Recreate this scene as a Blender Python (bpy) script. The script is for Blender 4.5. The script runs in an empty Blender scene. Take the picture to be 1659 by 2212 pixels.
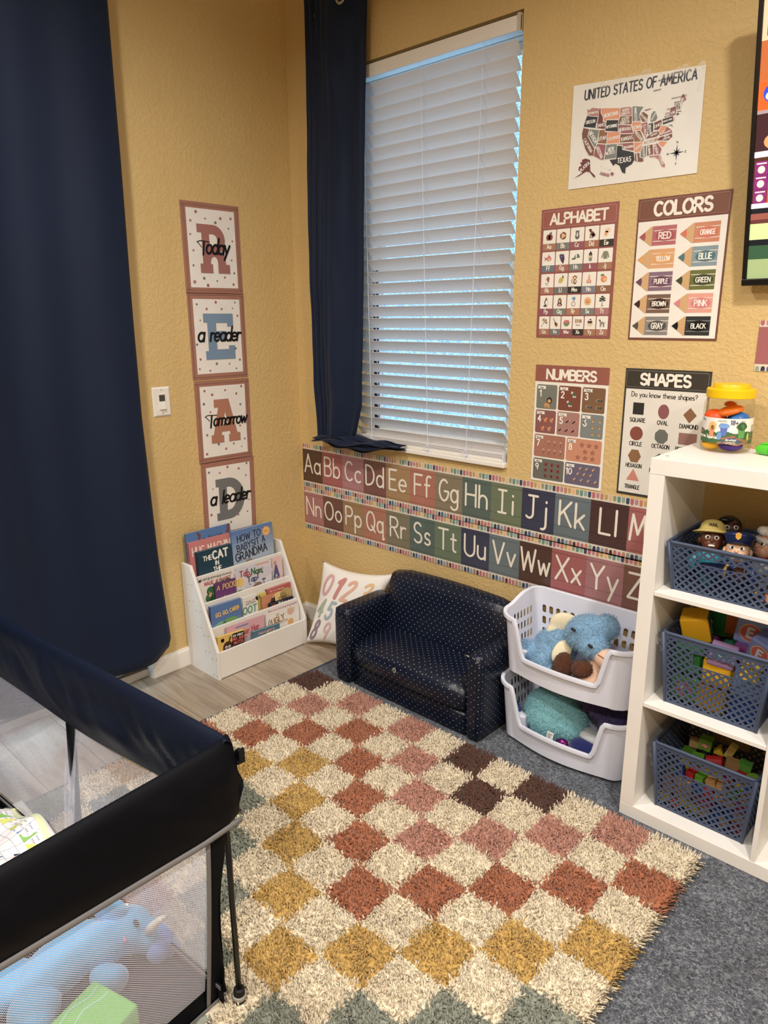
import bpy, bmesh, math, random
import numpy as np
from mathutils import Vector, Matrix, Euler, noise
random.seed(7); rng = np.random.default_rng(7)
scene = bpy.context.scene
COL = scene.collection
PI = math.pi
V3 = Vector

# ------------------------------------------------------------------ camera
# the camera stands 1.5 m above the floor, looking into the corner of the room
# (x runs along the window wall, y runs away from it into the room as -y, z is up)
CAM_POS = V3((2.66338, -2.24229, 1.50533)); YAW = 0.755356; PITCH = 0.266619; ROLL = -0.0083081
FOCAL_PX = 1551.585
fw = V3((-math.sin(YAW)*math.cos(PITCH), math.cos(YAW)*math.cos(PITCH), -math.sin(PITCH)))
rt = V3((math.cos(YAW), math.sin(YAW), 0)); up = rt.cross(fw)
cr, sr = math.cos(ROLL), math.sin(ROLL)
R_ = cr*rt+sr*up; U_ = -sr*rt+cr*up
cam_data = bpy.data.cameras.new('camera'); cam = bpy.data.objects.new('camera', cam_data); COL.objects.link(cam)
M = Matrix((R_, U_, -fw)).transposed().to_4x4(); M.translation = CAM_POS
cam.matrix_world = M
cam_data.sensor_fit = 'VERTICAL'; cam_data.sensor_height = 36.0; cam_data.sensor_width = 27.0
cam_data.lens = FOCAL_PX/2212*36.0
cam_data.clip_start = 0.02; cam_data.clip_end = 60
scene.camera = cam

# ------------------------------------------------------------------ world (bluish daylight outside) and exposure
world = bpy.data.worlds.new('daylight'); scene.world = world; world.use_nodes = True
nt = world.node_tree; nt.nodes.clear()
wo = nt.nodes.new('ShaderNodeOutputWorld'); bg = nt.nodes.new('ShaderNodeBackground')
bg.inputs[0].default_value = (0.47, 0.76, 1.0, 1); bg.inputs[1].default_value = 1.75
nt.links.new(bg.outputs[0], wo.inputs[0])
vs = scene.view_settings
scene.display_settings.display_device = 'sRGB'
vs.view_transform = 'Standard'; vs.look = 'None'; vs.gamma = 1.0; vs.use_curve_mapping = False
vs.exposure = 0.17

# ------------------------------------------------------------------ ceiling downlights
LAMP_W = 33.0
for lx, ly, k in [(1.05, -1.75, .8), (2.75, -1.25, 1.0), (0.95, -3.3, .8), (2.9, -3.1, 1.1), (4.2, -1.6, 0.9)]:
    ld = bpy.data.lights.new('ceiling_downlight', 'AREA'); ld.shape = 'DISK'; ld.size = 0.15
    ld.energy = LAMP_W*k; ld.color = (1.0, 0.95, 0.885); ld.spread = math.radians(166)
    lo = bpy.data.objects.new('ceiling_downlight', ld); COL.objects.link(lo); lo.location = (lx, ly, 2.855)

# ------------------------------------------------------------------ colour helpers
def lin(c):
    return c/12.92 if c <= 0.04045 else ((c+0.055)/1.055)**2.4
def hx(s, a=1.0):
    return (lin(int(s[0:2], 16)/255), lin(int(s[2:4], 16)/255), lin(int(s[4:6], 16)/255), a)

MATS = {}
def mat(name, color='FFFFFF', rough=.5, spec=.5, metal=0, bump=None, var=None, attr=False, sheen=0, alpha=1.0, coat=0,
        emis=0, trans=0, ior=1.45, sub=0, stretch=(1, 1, 1), coord='Object'):
    if name in MATS: return MATS[name]
    m = bpy.data.materials.new(name); m.use_nodes = True; MATS[name] = m
    nt = m.node_tree; L = nt.links.new; b = nt.nodes['Principled BSDF']
    col = hx(color) if isinstance(color, str) else color
    b.inputs['Base Color'].default_value = col; b.inputs['Roughness'].default_value = rough
    b.inputs['Specular IOR Level'].default_value = spec; b.inputs['Metallic'].default_value = metal
    b.inputs['Sheen Weight'].default_value = sheen; b.inputs['Coat Weight'].default_value = coat
    b.inputs['Transmission Weight'].default_value = trans; b.inputs['IOR'].default_value = ior
    b.inputs['Alpha'].default_value = alpha; b.inputs['Subsurface Weight'].default_value = sub
    src = None
    if attr:
        a = nt.nodes.new('ShaderNodeAttribute'); a.attribute_name = 'Col'; src = a.outputs['Color']
        if name in ('printed_paper', 'glossy_print'):
            hs = nt.nodes.new('ShaderNodeHueSaturation'); hs.inputs['Saturation'].default_value = .82; L(src, hs.inputs['Color']); src = hs.outputs[0]
        L(src, b.inputs['Base Color'])
    tc = nt.nodes.new('ShaderNodeTexCoord'); mp = nt.nodes.new('ShaderNodeMapping'); L(tc.outputs[coord], mp.inputs[0])
    mp.inputs['Scale'].default_value = stretch
    if var:   # (scale, amount)
        n = nt.nodes.new('ShaderNodeTexNoise'); n.inputs['Scale'].default_value = var[0]; n.inputs['Detail'].default_value = 5
        L(mp.outputs[0], n.inputs['Vector'])
        mr = nt.nodes.new('ShaderNodeMapRange'); mr.inputs[1].default_value = .3; mr.inputs[2].default_value = .7
        mr.inputs[3].default_value = 1-var[1]; mr.inputs[4].default_value = 1+var[1]*.6; L(n.outputs[0], mr.inputs[0])
        mx = nt.nodes.new('ShaderNodeVectorMath'); mx.operation = 'SCALE'
        if src: L(src, mx.inputs[0])
        else: mx.inputs[0].default_value = col[:3]
        L(mr.outputs[0], mx.inputs['Scale']); L(mx.outputs[0], b.inputs['Base Color'])
    if emis:
        b.inputs['Emission Strength'].default_value = emis
        if src: L(src, b.inputs['Emission Color'])
        else: b.inputs['Emission Color'].default_value = col
    if bump:  # (scale, strength, distance)
        n = nt.nodes.new('ShaderNodeTexNoise'); n.inputs['Scale'].default_value = bump[0]; n.inputs['Detail'].default_value = 3
        L(mp.outputs[0], n.inputs['Vector'])
        bp = nt.nodes.new('ShaderNodeBump'); bp.inputs['Strength'].default_value = bump[1]; bp.inputs['Distance'].default_value = bump[2]
        L(n.outputs[0], bp.inputs['Height']); L(bp.outputs[0], b.inputs['Normal'])
    return m

# ------------------------------------------------------------------ mesh builder
ORG = {}
class MB:
    def __init__(s): s.v = []; s.f = []; s.c = []; s.m = []; s.uv = None
    def poly(s, pts, col='FFFFFF', mi=0):
        k = len(s.v); s.v += [tuple(p) for p in pts]; s.f.append(tuple(range(k, k+len(pts)))); s.c.append(col); s.m.append(mi)
    def mesh(s, vs, fs, col='FFFFFF', mi=0):
        k = len(s.v); s.v += [tuple(p) for p in vs]
        for f in fs: s.f.append(tuple(i+k for i in f)); s.c.append(col); s.m.append(mi)
    def box(s, a, b, col='FFFFFF', mi=0, R=None, o=None):
        x0, y0, z0 = a; x1, y1, z1 = b
        P = [(x0,y0,z0),(x1,y0,z0),(x1,y1,z0),(x0,y1,z0),(x0,y0,z1),(x1,y0,z1),(x1,y1,z1),(x0,y1,z1)]
        if R is not None:
            o = V3(o) if o is not None else V3(((x0+x1)/2, (y0+y1)/2, (z0+z1)/2))
            P = [tuple(R @ (V3(p)-o)+o) for p in P]
        s.mesh(P, [(0,3,2,1),(4,5,6,7),(0,1,5,4),(1,2,6,5),(2,3,7,6),(3,0,4,7)], col, mi)
    def hexa(s, P, col='FFFFFF', mi=0):
        s.mesh(P, [(0,3,2,1),(4,5,6,7),(0,1,5,4),(1,2,6,5),(2,3,7,6),(3,0,4,7)], col, mi)
    def prism(s, pts, d, col='FFFFFF', mi=0):   # polygon pts extruded by vector d
        n = len(pts); d = V3(d); A = [V3(p) for p in pts]; B = [p+d for p in A]
        s.mesh(A+B, [tuple(range(n-1, -1, -1)), tuple(range(n, 2*n))]+[(i, (i+1) % n, n+(i+1) % n, n+i) for i in range(n)], col, mi)
    def tube(s, pts, r, n=8, col='FFFFFF', caps=True, mi=0):
        pts = [V3(p) for p in pts]; m = len(pts); rr = r if isinstance(r, (list, tuple)) else [r]*m
        vs = []; prev = None
        for i, p in enumerate(pts):
            t = (pts[min(i+1, m-1)]-pts[max(i-1, 0)]).normalized()
            if prev is None:
                a = t.orthogonal().normalized()
            else:
                a = (prev-t*prev.dot(t));
                a = a.normalized() if a.length > 1e-6 else t.orthogonal().normalized()
            prev = a; b = t.cross(a)
            for k in range(n):
                an = 2*PI*k/n; vs.append(p+(a*math.cos(an)+b*math.sin(an))*rr[i])
        fs = [(i*n+k, i*n+(k+1) % n, (i+1)*n+(k+1) % n, (i+1)*n+k) for i in range(m-1) for k in range(n)]
        if caps: fs += [tuple(range(n-1, -1, -1)), tuple((m-1)*n+k for k in range(n))]
        s.mesh(vs, fs, col, mi)
    def ell(s, c, r, R=None, nu=16, nv=10, col='FFFFFF', mi=0, z0=-1.0, z1=1.0):
        c = V3(c); r = (r, r, r) if not hasattr(r, '__len__') else r; vs = []
        a0, a1 = math.asin(z0), math.asin(z1)
        for j in range(nv+1):
            th = a0+(a1-a0)*j/nv
            for i in range(nu):
                ph = 2*PI*i/nu; p = V3((math.cos(th)*math.cos(ph)*r[0], math.cos(th)*math.sin(ph)*r[1], math.sin(th)*r[2]))
                if R is not None: p = R @ p
                vs.append(p+c)
        fs = [(j*nu+i, j*nu+(i+1) % nu, (j+1)*nu+(i+1) % nu, (j+1)*nu+i) for j in range(nv) for i in range(nu)]
        s.mesh(vs, fs, col, mi)
    def lathe(s, c, prof, n=32, col='FFFFFF', R=None, mi=0, cap=True):
        c = V3(c); vs = []
        for (r, z) in prof:
            for i in range(n):
                p = V3((r*math.cos(2*PI*i/n), r*math.sin(2*PI*i/n), z))
                if R is not None: p = R @ p
                vs.append(p+c)
        fs = [(j*n+i, j*n+(i+1) % n, (j+1)*n+(i+1) % n, (j+1)*n+i) for j in range(len(prof)-1) for i in range(n)]
        if cap: fs += [tuple(range(n-1, -1, -1)), tuple((len(prof)-1)*n+k for k in range(n))]
        s.mesh(vs, fs, col, mi)
    def grid(s, fn, nu, nv, col='FFFFFF', mi=0, closed=False):
        vs = [fn(i/nu, j/nv) for j in range(nv+1) for i in range(nu+(0 if closed else 1))]
        w = nu if closed else nu+1
        fs = [(j*w+i, j*w+(i+1) % w, (j+1)*w+(i+1) % w, (j+1)*w+i) for j in range(nv) for i in range(nu)]
        s.mesh(vs, fs, col, mi)
    def build(s, name, mats, parent=None, smooth=False, bevel=0, seg=2, solid=0, soff=0, sub=0, weld=False, remesh=0, org=None, angle=None, lsm=0):
        me = bpy.data.meshes.new(name)
        if parent is not None: o_ = ORG[parent.name]
        elif org is not None: o_ = V3(org)
        else:
            A = np.array(s.v); o_ = V3(((A[:, 0].min()+A[:, 0].max())/2, (A[:, 1].min()+A[:, 1].max())/2, A[:, 2].min()))
        me.from_pydata([(p[0]-o_[0], p[1]-o_[1], p[2]-o_[2]) for p in s.v], [], s.f)
        if not isinstance(mats, (list, tuple)): mats = [mats]
        for m in mats: me.materials.append(m)
        if len(mats) > 1: me.polygons.foreach_set('material_index', s.m)
        if len(set(s.c)) > 1 or s.c and s.c[0] != 'FFFFFF' or any(m.name in ATTR for m in mats):
            ca = me.color_attributes.new('Col', 'FLOAT_COLOR', 'CORNER'); cache = {}
            arr = np.empty((len(me.loops), 4), dtype=np.float32); k = 0
            for f, c in zip(s.f, s.c):
                if c not in cache: cache[c] = hx(c)
                arr[k:k+len(f)] = cache[c]; k += len(f)
            ca.data.foreach_set('color', arr.ravel())
        if s.uv is not None:
            ul = me.uv_layers.new(name='UVMap'); k = 0
            for f in s.f:
                for i in f: ul.data[k].uv = s.uv[i]; k += 1
        if smooth: me.polygons.foreach_set('use_smooth', [True]*len(me.polygons))
        if weld:
            bm = bmesh.new(); bm.from_mesh(me); bmesh.ops.remove_doubles(bm, verts=bm.verts, dist=1e-5); bm.to_mesh(me); bm.free()
        if angle is not None and smooth:
            me.set_sharp_from_angle(angle=math.radians(angle))
        ob = bpy.data.objects.new(name, me); COL.objects.link(ob)
        if parent is not None: ob.parent = parent
        else: ob.location = o_
        ORG[ob.name] = V3(o_)
        if remesh:
            md = ob.modifiers.new('remesh', 'REMESH'); md.mode = 'VOXEL'; md.voxel_size = remesh; md.use_smooth_shade = True
            md = ob.modifiers.new('smooth', 'SMOOTH'); md.iterations = 6; md.factor = .6
        if solid:
            md = ob.modifiers.new('thick', 'SOLIDIFY'); md.thickness = solid; md.offset = soff
        if bevel:
            md = ob.modifiers.new('bevel', 'BEVEL'); md.width = bevel; md.segments = seg; md.limit_method = 'ANGLE'; md.angle_limit = math.radians(35)
        if sub:
            md = ob.modifiers.new('sub', 'SUBSURF'); md.levels = sub; md.render_levels = sub
        if lsm:
            me.polygons.foreach_set('use_smooth', [True]*len(me.polygons))
        return ob
ATTR = set()
def tag(o, label=None, cat=None, group=None, kind=None):
    if label: o['label'] = label
    if cat: o['category'] = cat
    if group: o['group'] = group
    if kind: o['kind'] = kind
    return o
def thing(name, loc, label, cat, group=None):
    o = bpy.data.objects.new(name, None); COL.objects.link(o); o.location = loc; o.empty_display_size = .05
    ORG[o.name] = V3(loc); return tag(o, label, cat, group)
def part_copy(src, parent):
    c = src.copy(); COL.objects.link(c); c.parent = parent; ORG[c.name] = V3(ORG[parent.name]); return c
def copy_tree(root, loc=None, rot=None):
    r = root.copy(); COL.objects.link(r); ORG[r.name] = V3(ORG[root.name])
    for ch in root.children:
        c = ch.copy(); COL.objects.link(c); c.parent = r
        for g in ch.children:
            d = g.copy(); COL.objects.link(d); d.parent = c
    if loc is not None: r.location = loc
    if rot is not None: r.rotation_euler = rot
    return r
def rotm(x=0, y=0, z=0): return Euler((x, y, z)).to_matrix()

# ------------------------------------------------------------------ materials
m_print = mat('printed_paper', rough=.42, attr=True, spec=.4, var=(9, .04)); ATTR.add('printed_paper')
m_gloss = mat('glossy_print', rough=.28, attr=True, spec=.5, coat=.1); ATTR.add('glossy_print')
m_plast = mat('coloured_plastic', rough=.38, attr=True); ATTR.add('coloured_plastic')
m_foam = mat('coloured_foam', rough=.6, attr=True, bump=(400, .15, .001)); ATTR.add('coloured_foam')
m_wood = mat('painted_wood', rough=.55, attr=True, var=(40, .1)); ATTR.add('painted_wood')
m_fur = mat('plush_fur', rough=.85, attr=True, sheen=.4, spec=.2); ATTR.add('plush_fur')
m_yarn = mat('rug_yarn', rough=.9, attr=True, spec=.15, sheen=.15); ATTR.add('rug_yarn')
m_screen = mat('lit_screen', rough=.2, attr=True, emis=.72); ATTR.add('lit_screen')
m_white = mat('white_paint', 'EDE9E2', rough=.45)
m_lam = mat('white_laminate', 'ECE9E4', rough=.42, var=(6, .03))
m_wplas = mat('white_plastic', 'E3E7F6', rough=.33, sub=.0)
m_bplas = mat('slate_blue_plastic', '434F69', rough=.45, bump=(600, .1, .001))
m_metal = mat('brushed_metal', 'C8C4BC', rough=.3, metal=1)
m_black = mat('black_plastic', '0B0B0D', rough=.35)
# ------------------------------------------------------------------ single-stroke lettering
def AR(cx, cy, rx, ry, a0, a1, n=8):
    n = max(2, int(abs(a1-a0)/360*14+.5)) if n == 8 else n
    return [(cx+rx*math.cos(math.radians(a0+(a1-a0)*i/n)), cy+ry*math.sin(math.radians(a0+(a1-a0)*i/n))) for i in range(n+1)]
G = {}
def g(ch, w, *st): G[ch] = (w, st)
g('A', .66, [(0,0),(.33,1),(.66,0)], [(.12,.34),(.54,.34)])
g('B', .56, [(.28,.54),(0,.54),(0,1)]+AR(.28,.77,.24,.23,90,-90)+AR(.3,.27,.26,.27,90,-90)+[(0,0),(0,.54)])
g('C', .62, AR(.36,.5,.34,.5,50,310))
g('D', .62, [(0,0),(0,1)]+AR(.18,.5,.44,.5,90,-90)+[(0,0)])
g('E', .5, [(.5,1),(0,1),(0,0),(.5,0)], [(0,.52),(.42,.52)])
g('F', .5, [(.5,1),(0,1),(0,0)], [(0,.52),(.42,.52)])
g('G', .66, AR(.36,.5,.34,.5,50,350)+[(.66,.46),(.4,.46)])
g('H', .6, [(0,0),(0,1)], [(.6,0),(.6,1)], [(0,.52),(.6,.52)])
g('I', .12, [(.06,0),(.06,1)])
g('J', .44, [(.42,1)]+AR(.2,.24,.22,.24,0,-160))
g('K', .58, [(0,0),(0,1)], [(.54,1),(.02,.42)], [(.2,.6),(.58,0)])
g('L', .48, [(0,1),(0,0),(.48,0)])
g('M', .76, [(0,0),(.1,1),(.38,.25),(.66,1),(.76,0)])
g('N', .62, [(0,0),(0,1),(.62,0),(.62,1)])
g('O', .72, AR(.36,.5,.36,.5,90,450))
g('P', .54, [(0,0),(0,1)]+AR(.28,.74,.26,.26,90,-90)+[(0,.48)])
g('Q', .74, AR(.36,.5,.36,.5,90,450), [(.44,.26),(.74,-.04)])
g('R', .58, [(0,0),(0,1)]+AR(.28,.74,.26,.26,90,-90)+[(0,.48)], [(.24,.48),(.58,0)])
g('S', .54, AR(.28,.75,.24,.25,30,270)+AR(.28,.25,.26,.25,90,-150))
g('T', .6, [(0,1),(.6,1)], [(.3,1),(.3,0)])
g('U', .6, [(0,1)]+AR(.3,.3,.3,.3,180,360)+[(.6,1)])
g('V', .62, [(0,1),(.31,0),(.62,1)])
g('W', .88, [(0,1),(.2,0),(.44,.85),(.68,0),(.88,1)])
g('X', .6, [(0,1),(.6,0)], [(.6,1),(0,0)])
g('Y', .6, [(0,1),(.3,.5),(.6,1)], [(.3,.5),(.3,0)])
g('Z', .58, [(0,1),(.58,1),(0,0),(.58,0)])
g('a', .5, AR(.25,.29,.25,.29,40,360), [(.5,.58),(.5,0)])
g('b', .5, [(0,1),(0,0)], AR(.25,.29,.25,.29,180,540))
g('c', .44, AR(.26,.29,.26,.29,50,310))
g('d', .5, AR(.25,.29,.25,.29,0,360), [(.5,1),(.5,0)])
g('e', .5, [(.02,.3),(.48,.3)]+AR(.25,.29,.25,.29,2,310))
g('f', .36, AR(.28,.82,.16,.18,50,180)+[(.12,0)], [(0,.56),(.32,.56)])
g('g', .5, AR(.25,.29,.25,.29,0,360), [(.5,.58)]+AR(.25,-.14,.25,.22,0,-150))
g('h', .46, [(0,1),(0,0)], [(0,.3)]+AR(.23,.34,.23,.24,180,0)+[(.46,0)])
g('i', .1, [(.05,.56),(.05,0)], [(.05,.8),(.05,.83)])
g('j', .2, [(.15,.56),(.15,-.16)]+AR(0,-.18,.15,.18,0,-110), [(.15,.8),(.15,.83)])
g('k', .42, [(0,1),(0,0)], [(.4,.58),(.02,.22)], [(.14,.34),(.42,0)])
g('l', .1, [(.05,1),(.05,0)])
g('m', .74, [(0,.58),(0,0)], [(0,.36)]+AR(.185,.38,.185,.2,180,0)+[(.37,0)], [(.37,.36)]+AR(.555,.38,.185,.2,180,0)+[(.74,0)])
g('n', .44, [(0,.58),(0,0)], [(0,.34)]+AR(.22,.36,.22,.22,180,0)+[(.44,0)])
g('o', .5, AR(.25,.29,.25,.29,90,450))
g('p', .5, [(0,.58),(0,-.36)], AR(.25,.29,.25,.29,180,540))
g('q', .54, AR(.25,.29,.25,.29,0,360), [(.5,.58),(.5,-.34),(.6,-.28)])
g('r', .3, [(0,.58),(0,0)], AR(.22,.34,.22,.22,180,60))
g('s', .38, AR(.2,.43,.16,.15,30,270)+AR(.19,.14,.18,.14,90,-150))
g('t', .34, [(.14,.84)]+[(.14,.14)]+AR(.26,.14,.12,.14,180,290), [(0,.58),(.32,.58)])
g('u', .44, [(0,.58)]+AR(.22,.22,.22,.22,180,360)+[(.44,.58)], [(.44,.3),(.44,0)])
g('v', .44, [(0,.58),(.22,0),(.44,.58)])
g('w', .66, [(0,.58),(.16,0),(.33,.5),(.5,0),(.66,.58)])
g('x', .42, [(0,.58),(.42,0)], [(.42,.58),(0,0)])
g('y', .46, [(0,.58),(.24,.02)], [(.46,.58),(.1,-.36)])
g('z', .42, [(0,.58),(.42,.58),(0,0),(.42,0)])
g('0', .56, AR(.28,.5,.28,.5,90,450)); g('1', .26, [(0,.8),(.2,1),(.2,0)])
g('2', .5, AR(.25,.74,.24,.26,160,-30)+[(0,0),(.52,0)]); g('3', .5, AR(.23,.76,.22,.24,150,-80)+AR(.23,.26,.26,.26,80,-150))
g('4', .56, [(.4,0),(.4,1),(0,.32),(.56,.32)]); g('5', .5, [(.46,1),(.08,1),(.05,.58)]+AR(.23,.31,.26,.31,115,-150))
g('6', .52, [(.4,1)]+AR(.26,.28,.26,.28,150,510)); g('7', .5, [(0,1),(.5,1),(.16,0)])
g('8', .5, AR(.25,.76,.2,.23,-90,270), AR(.25,.27,.25,.27,90,450)); g('9', .52, AR(.26,.7,.25,.29,0,360), [(.51,.7),(.36,0)])
g('!', .1, [(.05,1),(.05,.3)], [(.05,.02),(.05,.04)]); g('?', .46, AR(.22,.78,.22,.22,170,-60)+[(.22,.46),(.22,.3)], [(.22,.02),(.22,.04)])
g('.', .08, [(.04,.02),(.04,.04)]); g(',', .1, [(.06,.06),(0,-.14)]); g('+', .5, [(0,.4),(.5,.4)], [(.25,.65),(.25,.15)])
g('-', .36, [(0,.38),(.36,.38)]); g("'", .06, [(.03,1),(.03,.8)]); g(' ', .28); g('&', .6, [(.6,0),(.14,.72)]+AR(.27,.8,.15,.19,200,-30)+[(.06,.36)]+AR(.24,.24,.22,.24,150,330)+[(.56,.42)])

LAYER = 0.00035
class Art:
    """flat print laid on a surface; fn(u, v, h) returns the point h above the surface (u right, v up, metres)"""
    def __init__(s, mb, fn, mi=0): s.b = mb; s.fn = fn; s.mi = mi; s.l = 1
    def P(s, u, v, l): return s.fn(u, v, LAYER*l)
    def poly(s, pts, col, l=1): s.b.poly([s.P(u, v, l) for u, v in pts], col, s.mi)
    def rect(s, u0, v0, u1, v1, col, l=1): s.poly([(u0,v0),(u1,v0),(u1,v1),(u0,v1)], col, l)
    def grid(s, u0, v0, u1, v1, col, l, nu, nv):
        s.b.grid(lambda a, c: s.P(u0+(u1-u0)*a, v0+(v1-v0)*c, l), nu, nv, col, s.mi)
    def rr(s, u0, v0, u1, v1, r, col, l=1):
        pts = AR(u1-r,v1-r,r,r,0,90,4)+AR(u0+r,v1-r,r,r,90,180,4)+AR(u0+r,v0+r,r,r,180,270,4)+AR(u1-r,v0+r,r,r,270,360,4)
        s.poly(pts, col, l)
    def ell(s, u, v, ru, rv=None, col='000000', l=1, rot=0, n=14, a0=0, a1=360):
        rv = ru if rv is None else rv; c, q = math.cos(rot), math.sin(rot); full = abs(a1-a0) >= 360
        pts = []
        for i in range(n if full else n+1):
            t = math.radians(a0+(a1-a0)*i/n); x, y = ru*math.cos(t), rv*math.sin(t); pts.append((u+x*c-y*q, v+x*q+y*c))
        s.poly(pts, col, l)
    def ring(s, u, v, r, w, col, l=1, n=16): s.stroke(AR(u, v, r, r, 0, 360, n), w, col, l)
    def line(s, pts, w, col, l=1): s.stroke(pts, w, col, l, caps=0)
    def stroke(s, pts, w, col, l=1, caps=8, split=0):
        h = w/2
        if split:
            q = [pts[0]]
            for a, b in zip(pts, pts[1:]):
                n = max(1, int(math.hypot(b[0]-a[0], b[1]-a[1])/split))
                q += [(a[0]+(b[0]-a[0])*i/n, a[1]+(b[1]-a[1])*i/n) for i in range(1, n+1)]
            pts = q
        q = [pts[0]]
        for p in pts[1:]:
            if math.hypot(p[0]-q[-1][0], p[1]-q[-1][1]) > 1e-7: q.append(p)
        pts = q
        if len(pts) < 2:
            if caps: s.poly([(pts[0][0]+h*math.cos(2*PI*k/caps), pts[0][1]+h*math.sin(2*PI*k/caps)) for k in range(caps)], col, l+s.mic())
            return
        D = []
        for a, b in zip(pts, pts[1:]):
            dx, dy = b[0]-a[0], b[1]-a[1]; L = math.hypot(dx, dy); D.append((dx/L, dy/L))
        n = len(D); A = []; B = []; joint = []
        for i in range(n):
            nx, ny = -D[i][1]*h, D[i][0]*h; a, b = pts[i], pts[i+1]
            la, ra, lb, rb = (a[0]+nx, a[1]+ny), (a[0]-nx, a[1]-ny), (b[0]+nx, b[1]+ny), (b[0]-nx, b[1]-ny)
            A.append([la, ra]); B.append([lb, rb])
        for i in range(n-1):
            dot = D[i][0]*D[i+1][0]+D[i][1]*D[i+1][1]
            if dot > .3:
                mx, my = D[i][0]+D[i+1][0], D[i][1]+D[i+1][1]; L = math.hypot(mx, my); mx, my = mx/L, my/L
                k = h/max(.3, mx*D[i][0]+my*D[i][1]); p = pts[i+1]
                B[i] = A[i+1] = [(p[0]-my*k, p[1]+mx*k), (p[0]+my*k, p[1]-mx*k)]
            else: joint.append(i+1)
        m0 = s.mic(); lv = m0
        for i in range(n):
            if i in joint: lv = s.mic()
            s.poly([A[i][0], A[i][1], B[i][1], B[i][0]], col, l+lv)
        if caps:
            closed = math.hypot(pts[0][0]-pts[-1][0], pts[0][1]-pts[-1][1]) < h*.5
            if not closed:
                for p, d, sg in ((pts[0], D[0], 1), (pts[-1], D[-1], -1)):
                    t = math.atan2(d[1], d[0])+(PI/2 if sg > 0 else -PI/2); m = max(2, caps//2)
                    s.poly([(p[0]+h*math.cos(t+PI*k/m), p[1]+h*math.sin(t+PI*k/m)) for k in range(m+1)], col, l+m0)
            for i in joint:
                p = pts[i]; s.poly([(p[0]+h*math.cos(2*PI*k/caps), p[1]+h*math.sin(2*PI*k/caps)) for k in range(caps)], col, l+s.mic())
    def mic(s):
        s.mc = (getattr(s, 'mc', 0)+1) % 20; return s.mc*.03
    def text(s, txt, u, v, h, col, wt=.12, align='c', sx=1.0, gap=.2, slant=0, rot=0, l=1, caps=8, jit=0, split=0):
        tot = sum(G[c][0] for c in txt)+gap*(len(txt)-1); x = {'l': 0, 'c': -tot/2, 'r': -tot}[align]*sx
        c_, s_ = math.cos(rot), math.sin(rot); wj = 0
        for ch in txt:
            w, st = G[ch]
            if jit: wj = random.uniform(-jit, jit)
            for q in st:
                pts = []
                for (a, b) in q:
                    X = (x+a*sx+slant*b)*h; Y = (b+wj)*h; pts.append((u+X*c_-Y*s_, v+X*s_+Y*c_))
                s.stroke(pts, wt*h, col, l, caps, split)
            x += (w+gap)*sx
    def fit(s, txt, u0, u1, v, h, col, wt=.12, gap=.2, **k):
        tot = sum(G[c][0] for c in txt)+gap*(len(txt)-1); s.text(txt, (u0+u1)/2, v, h, col, wt, 'c', (u1-u0)/h/tot, gap, **k)
def planefn(o, U, V, N):
    o, U, V, N = V3(o), V3(U), V3(V), V3(N)
    return lambda u, v, h: o+U*u+V*v+N*h
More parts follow.
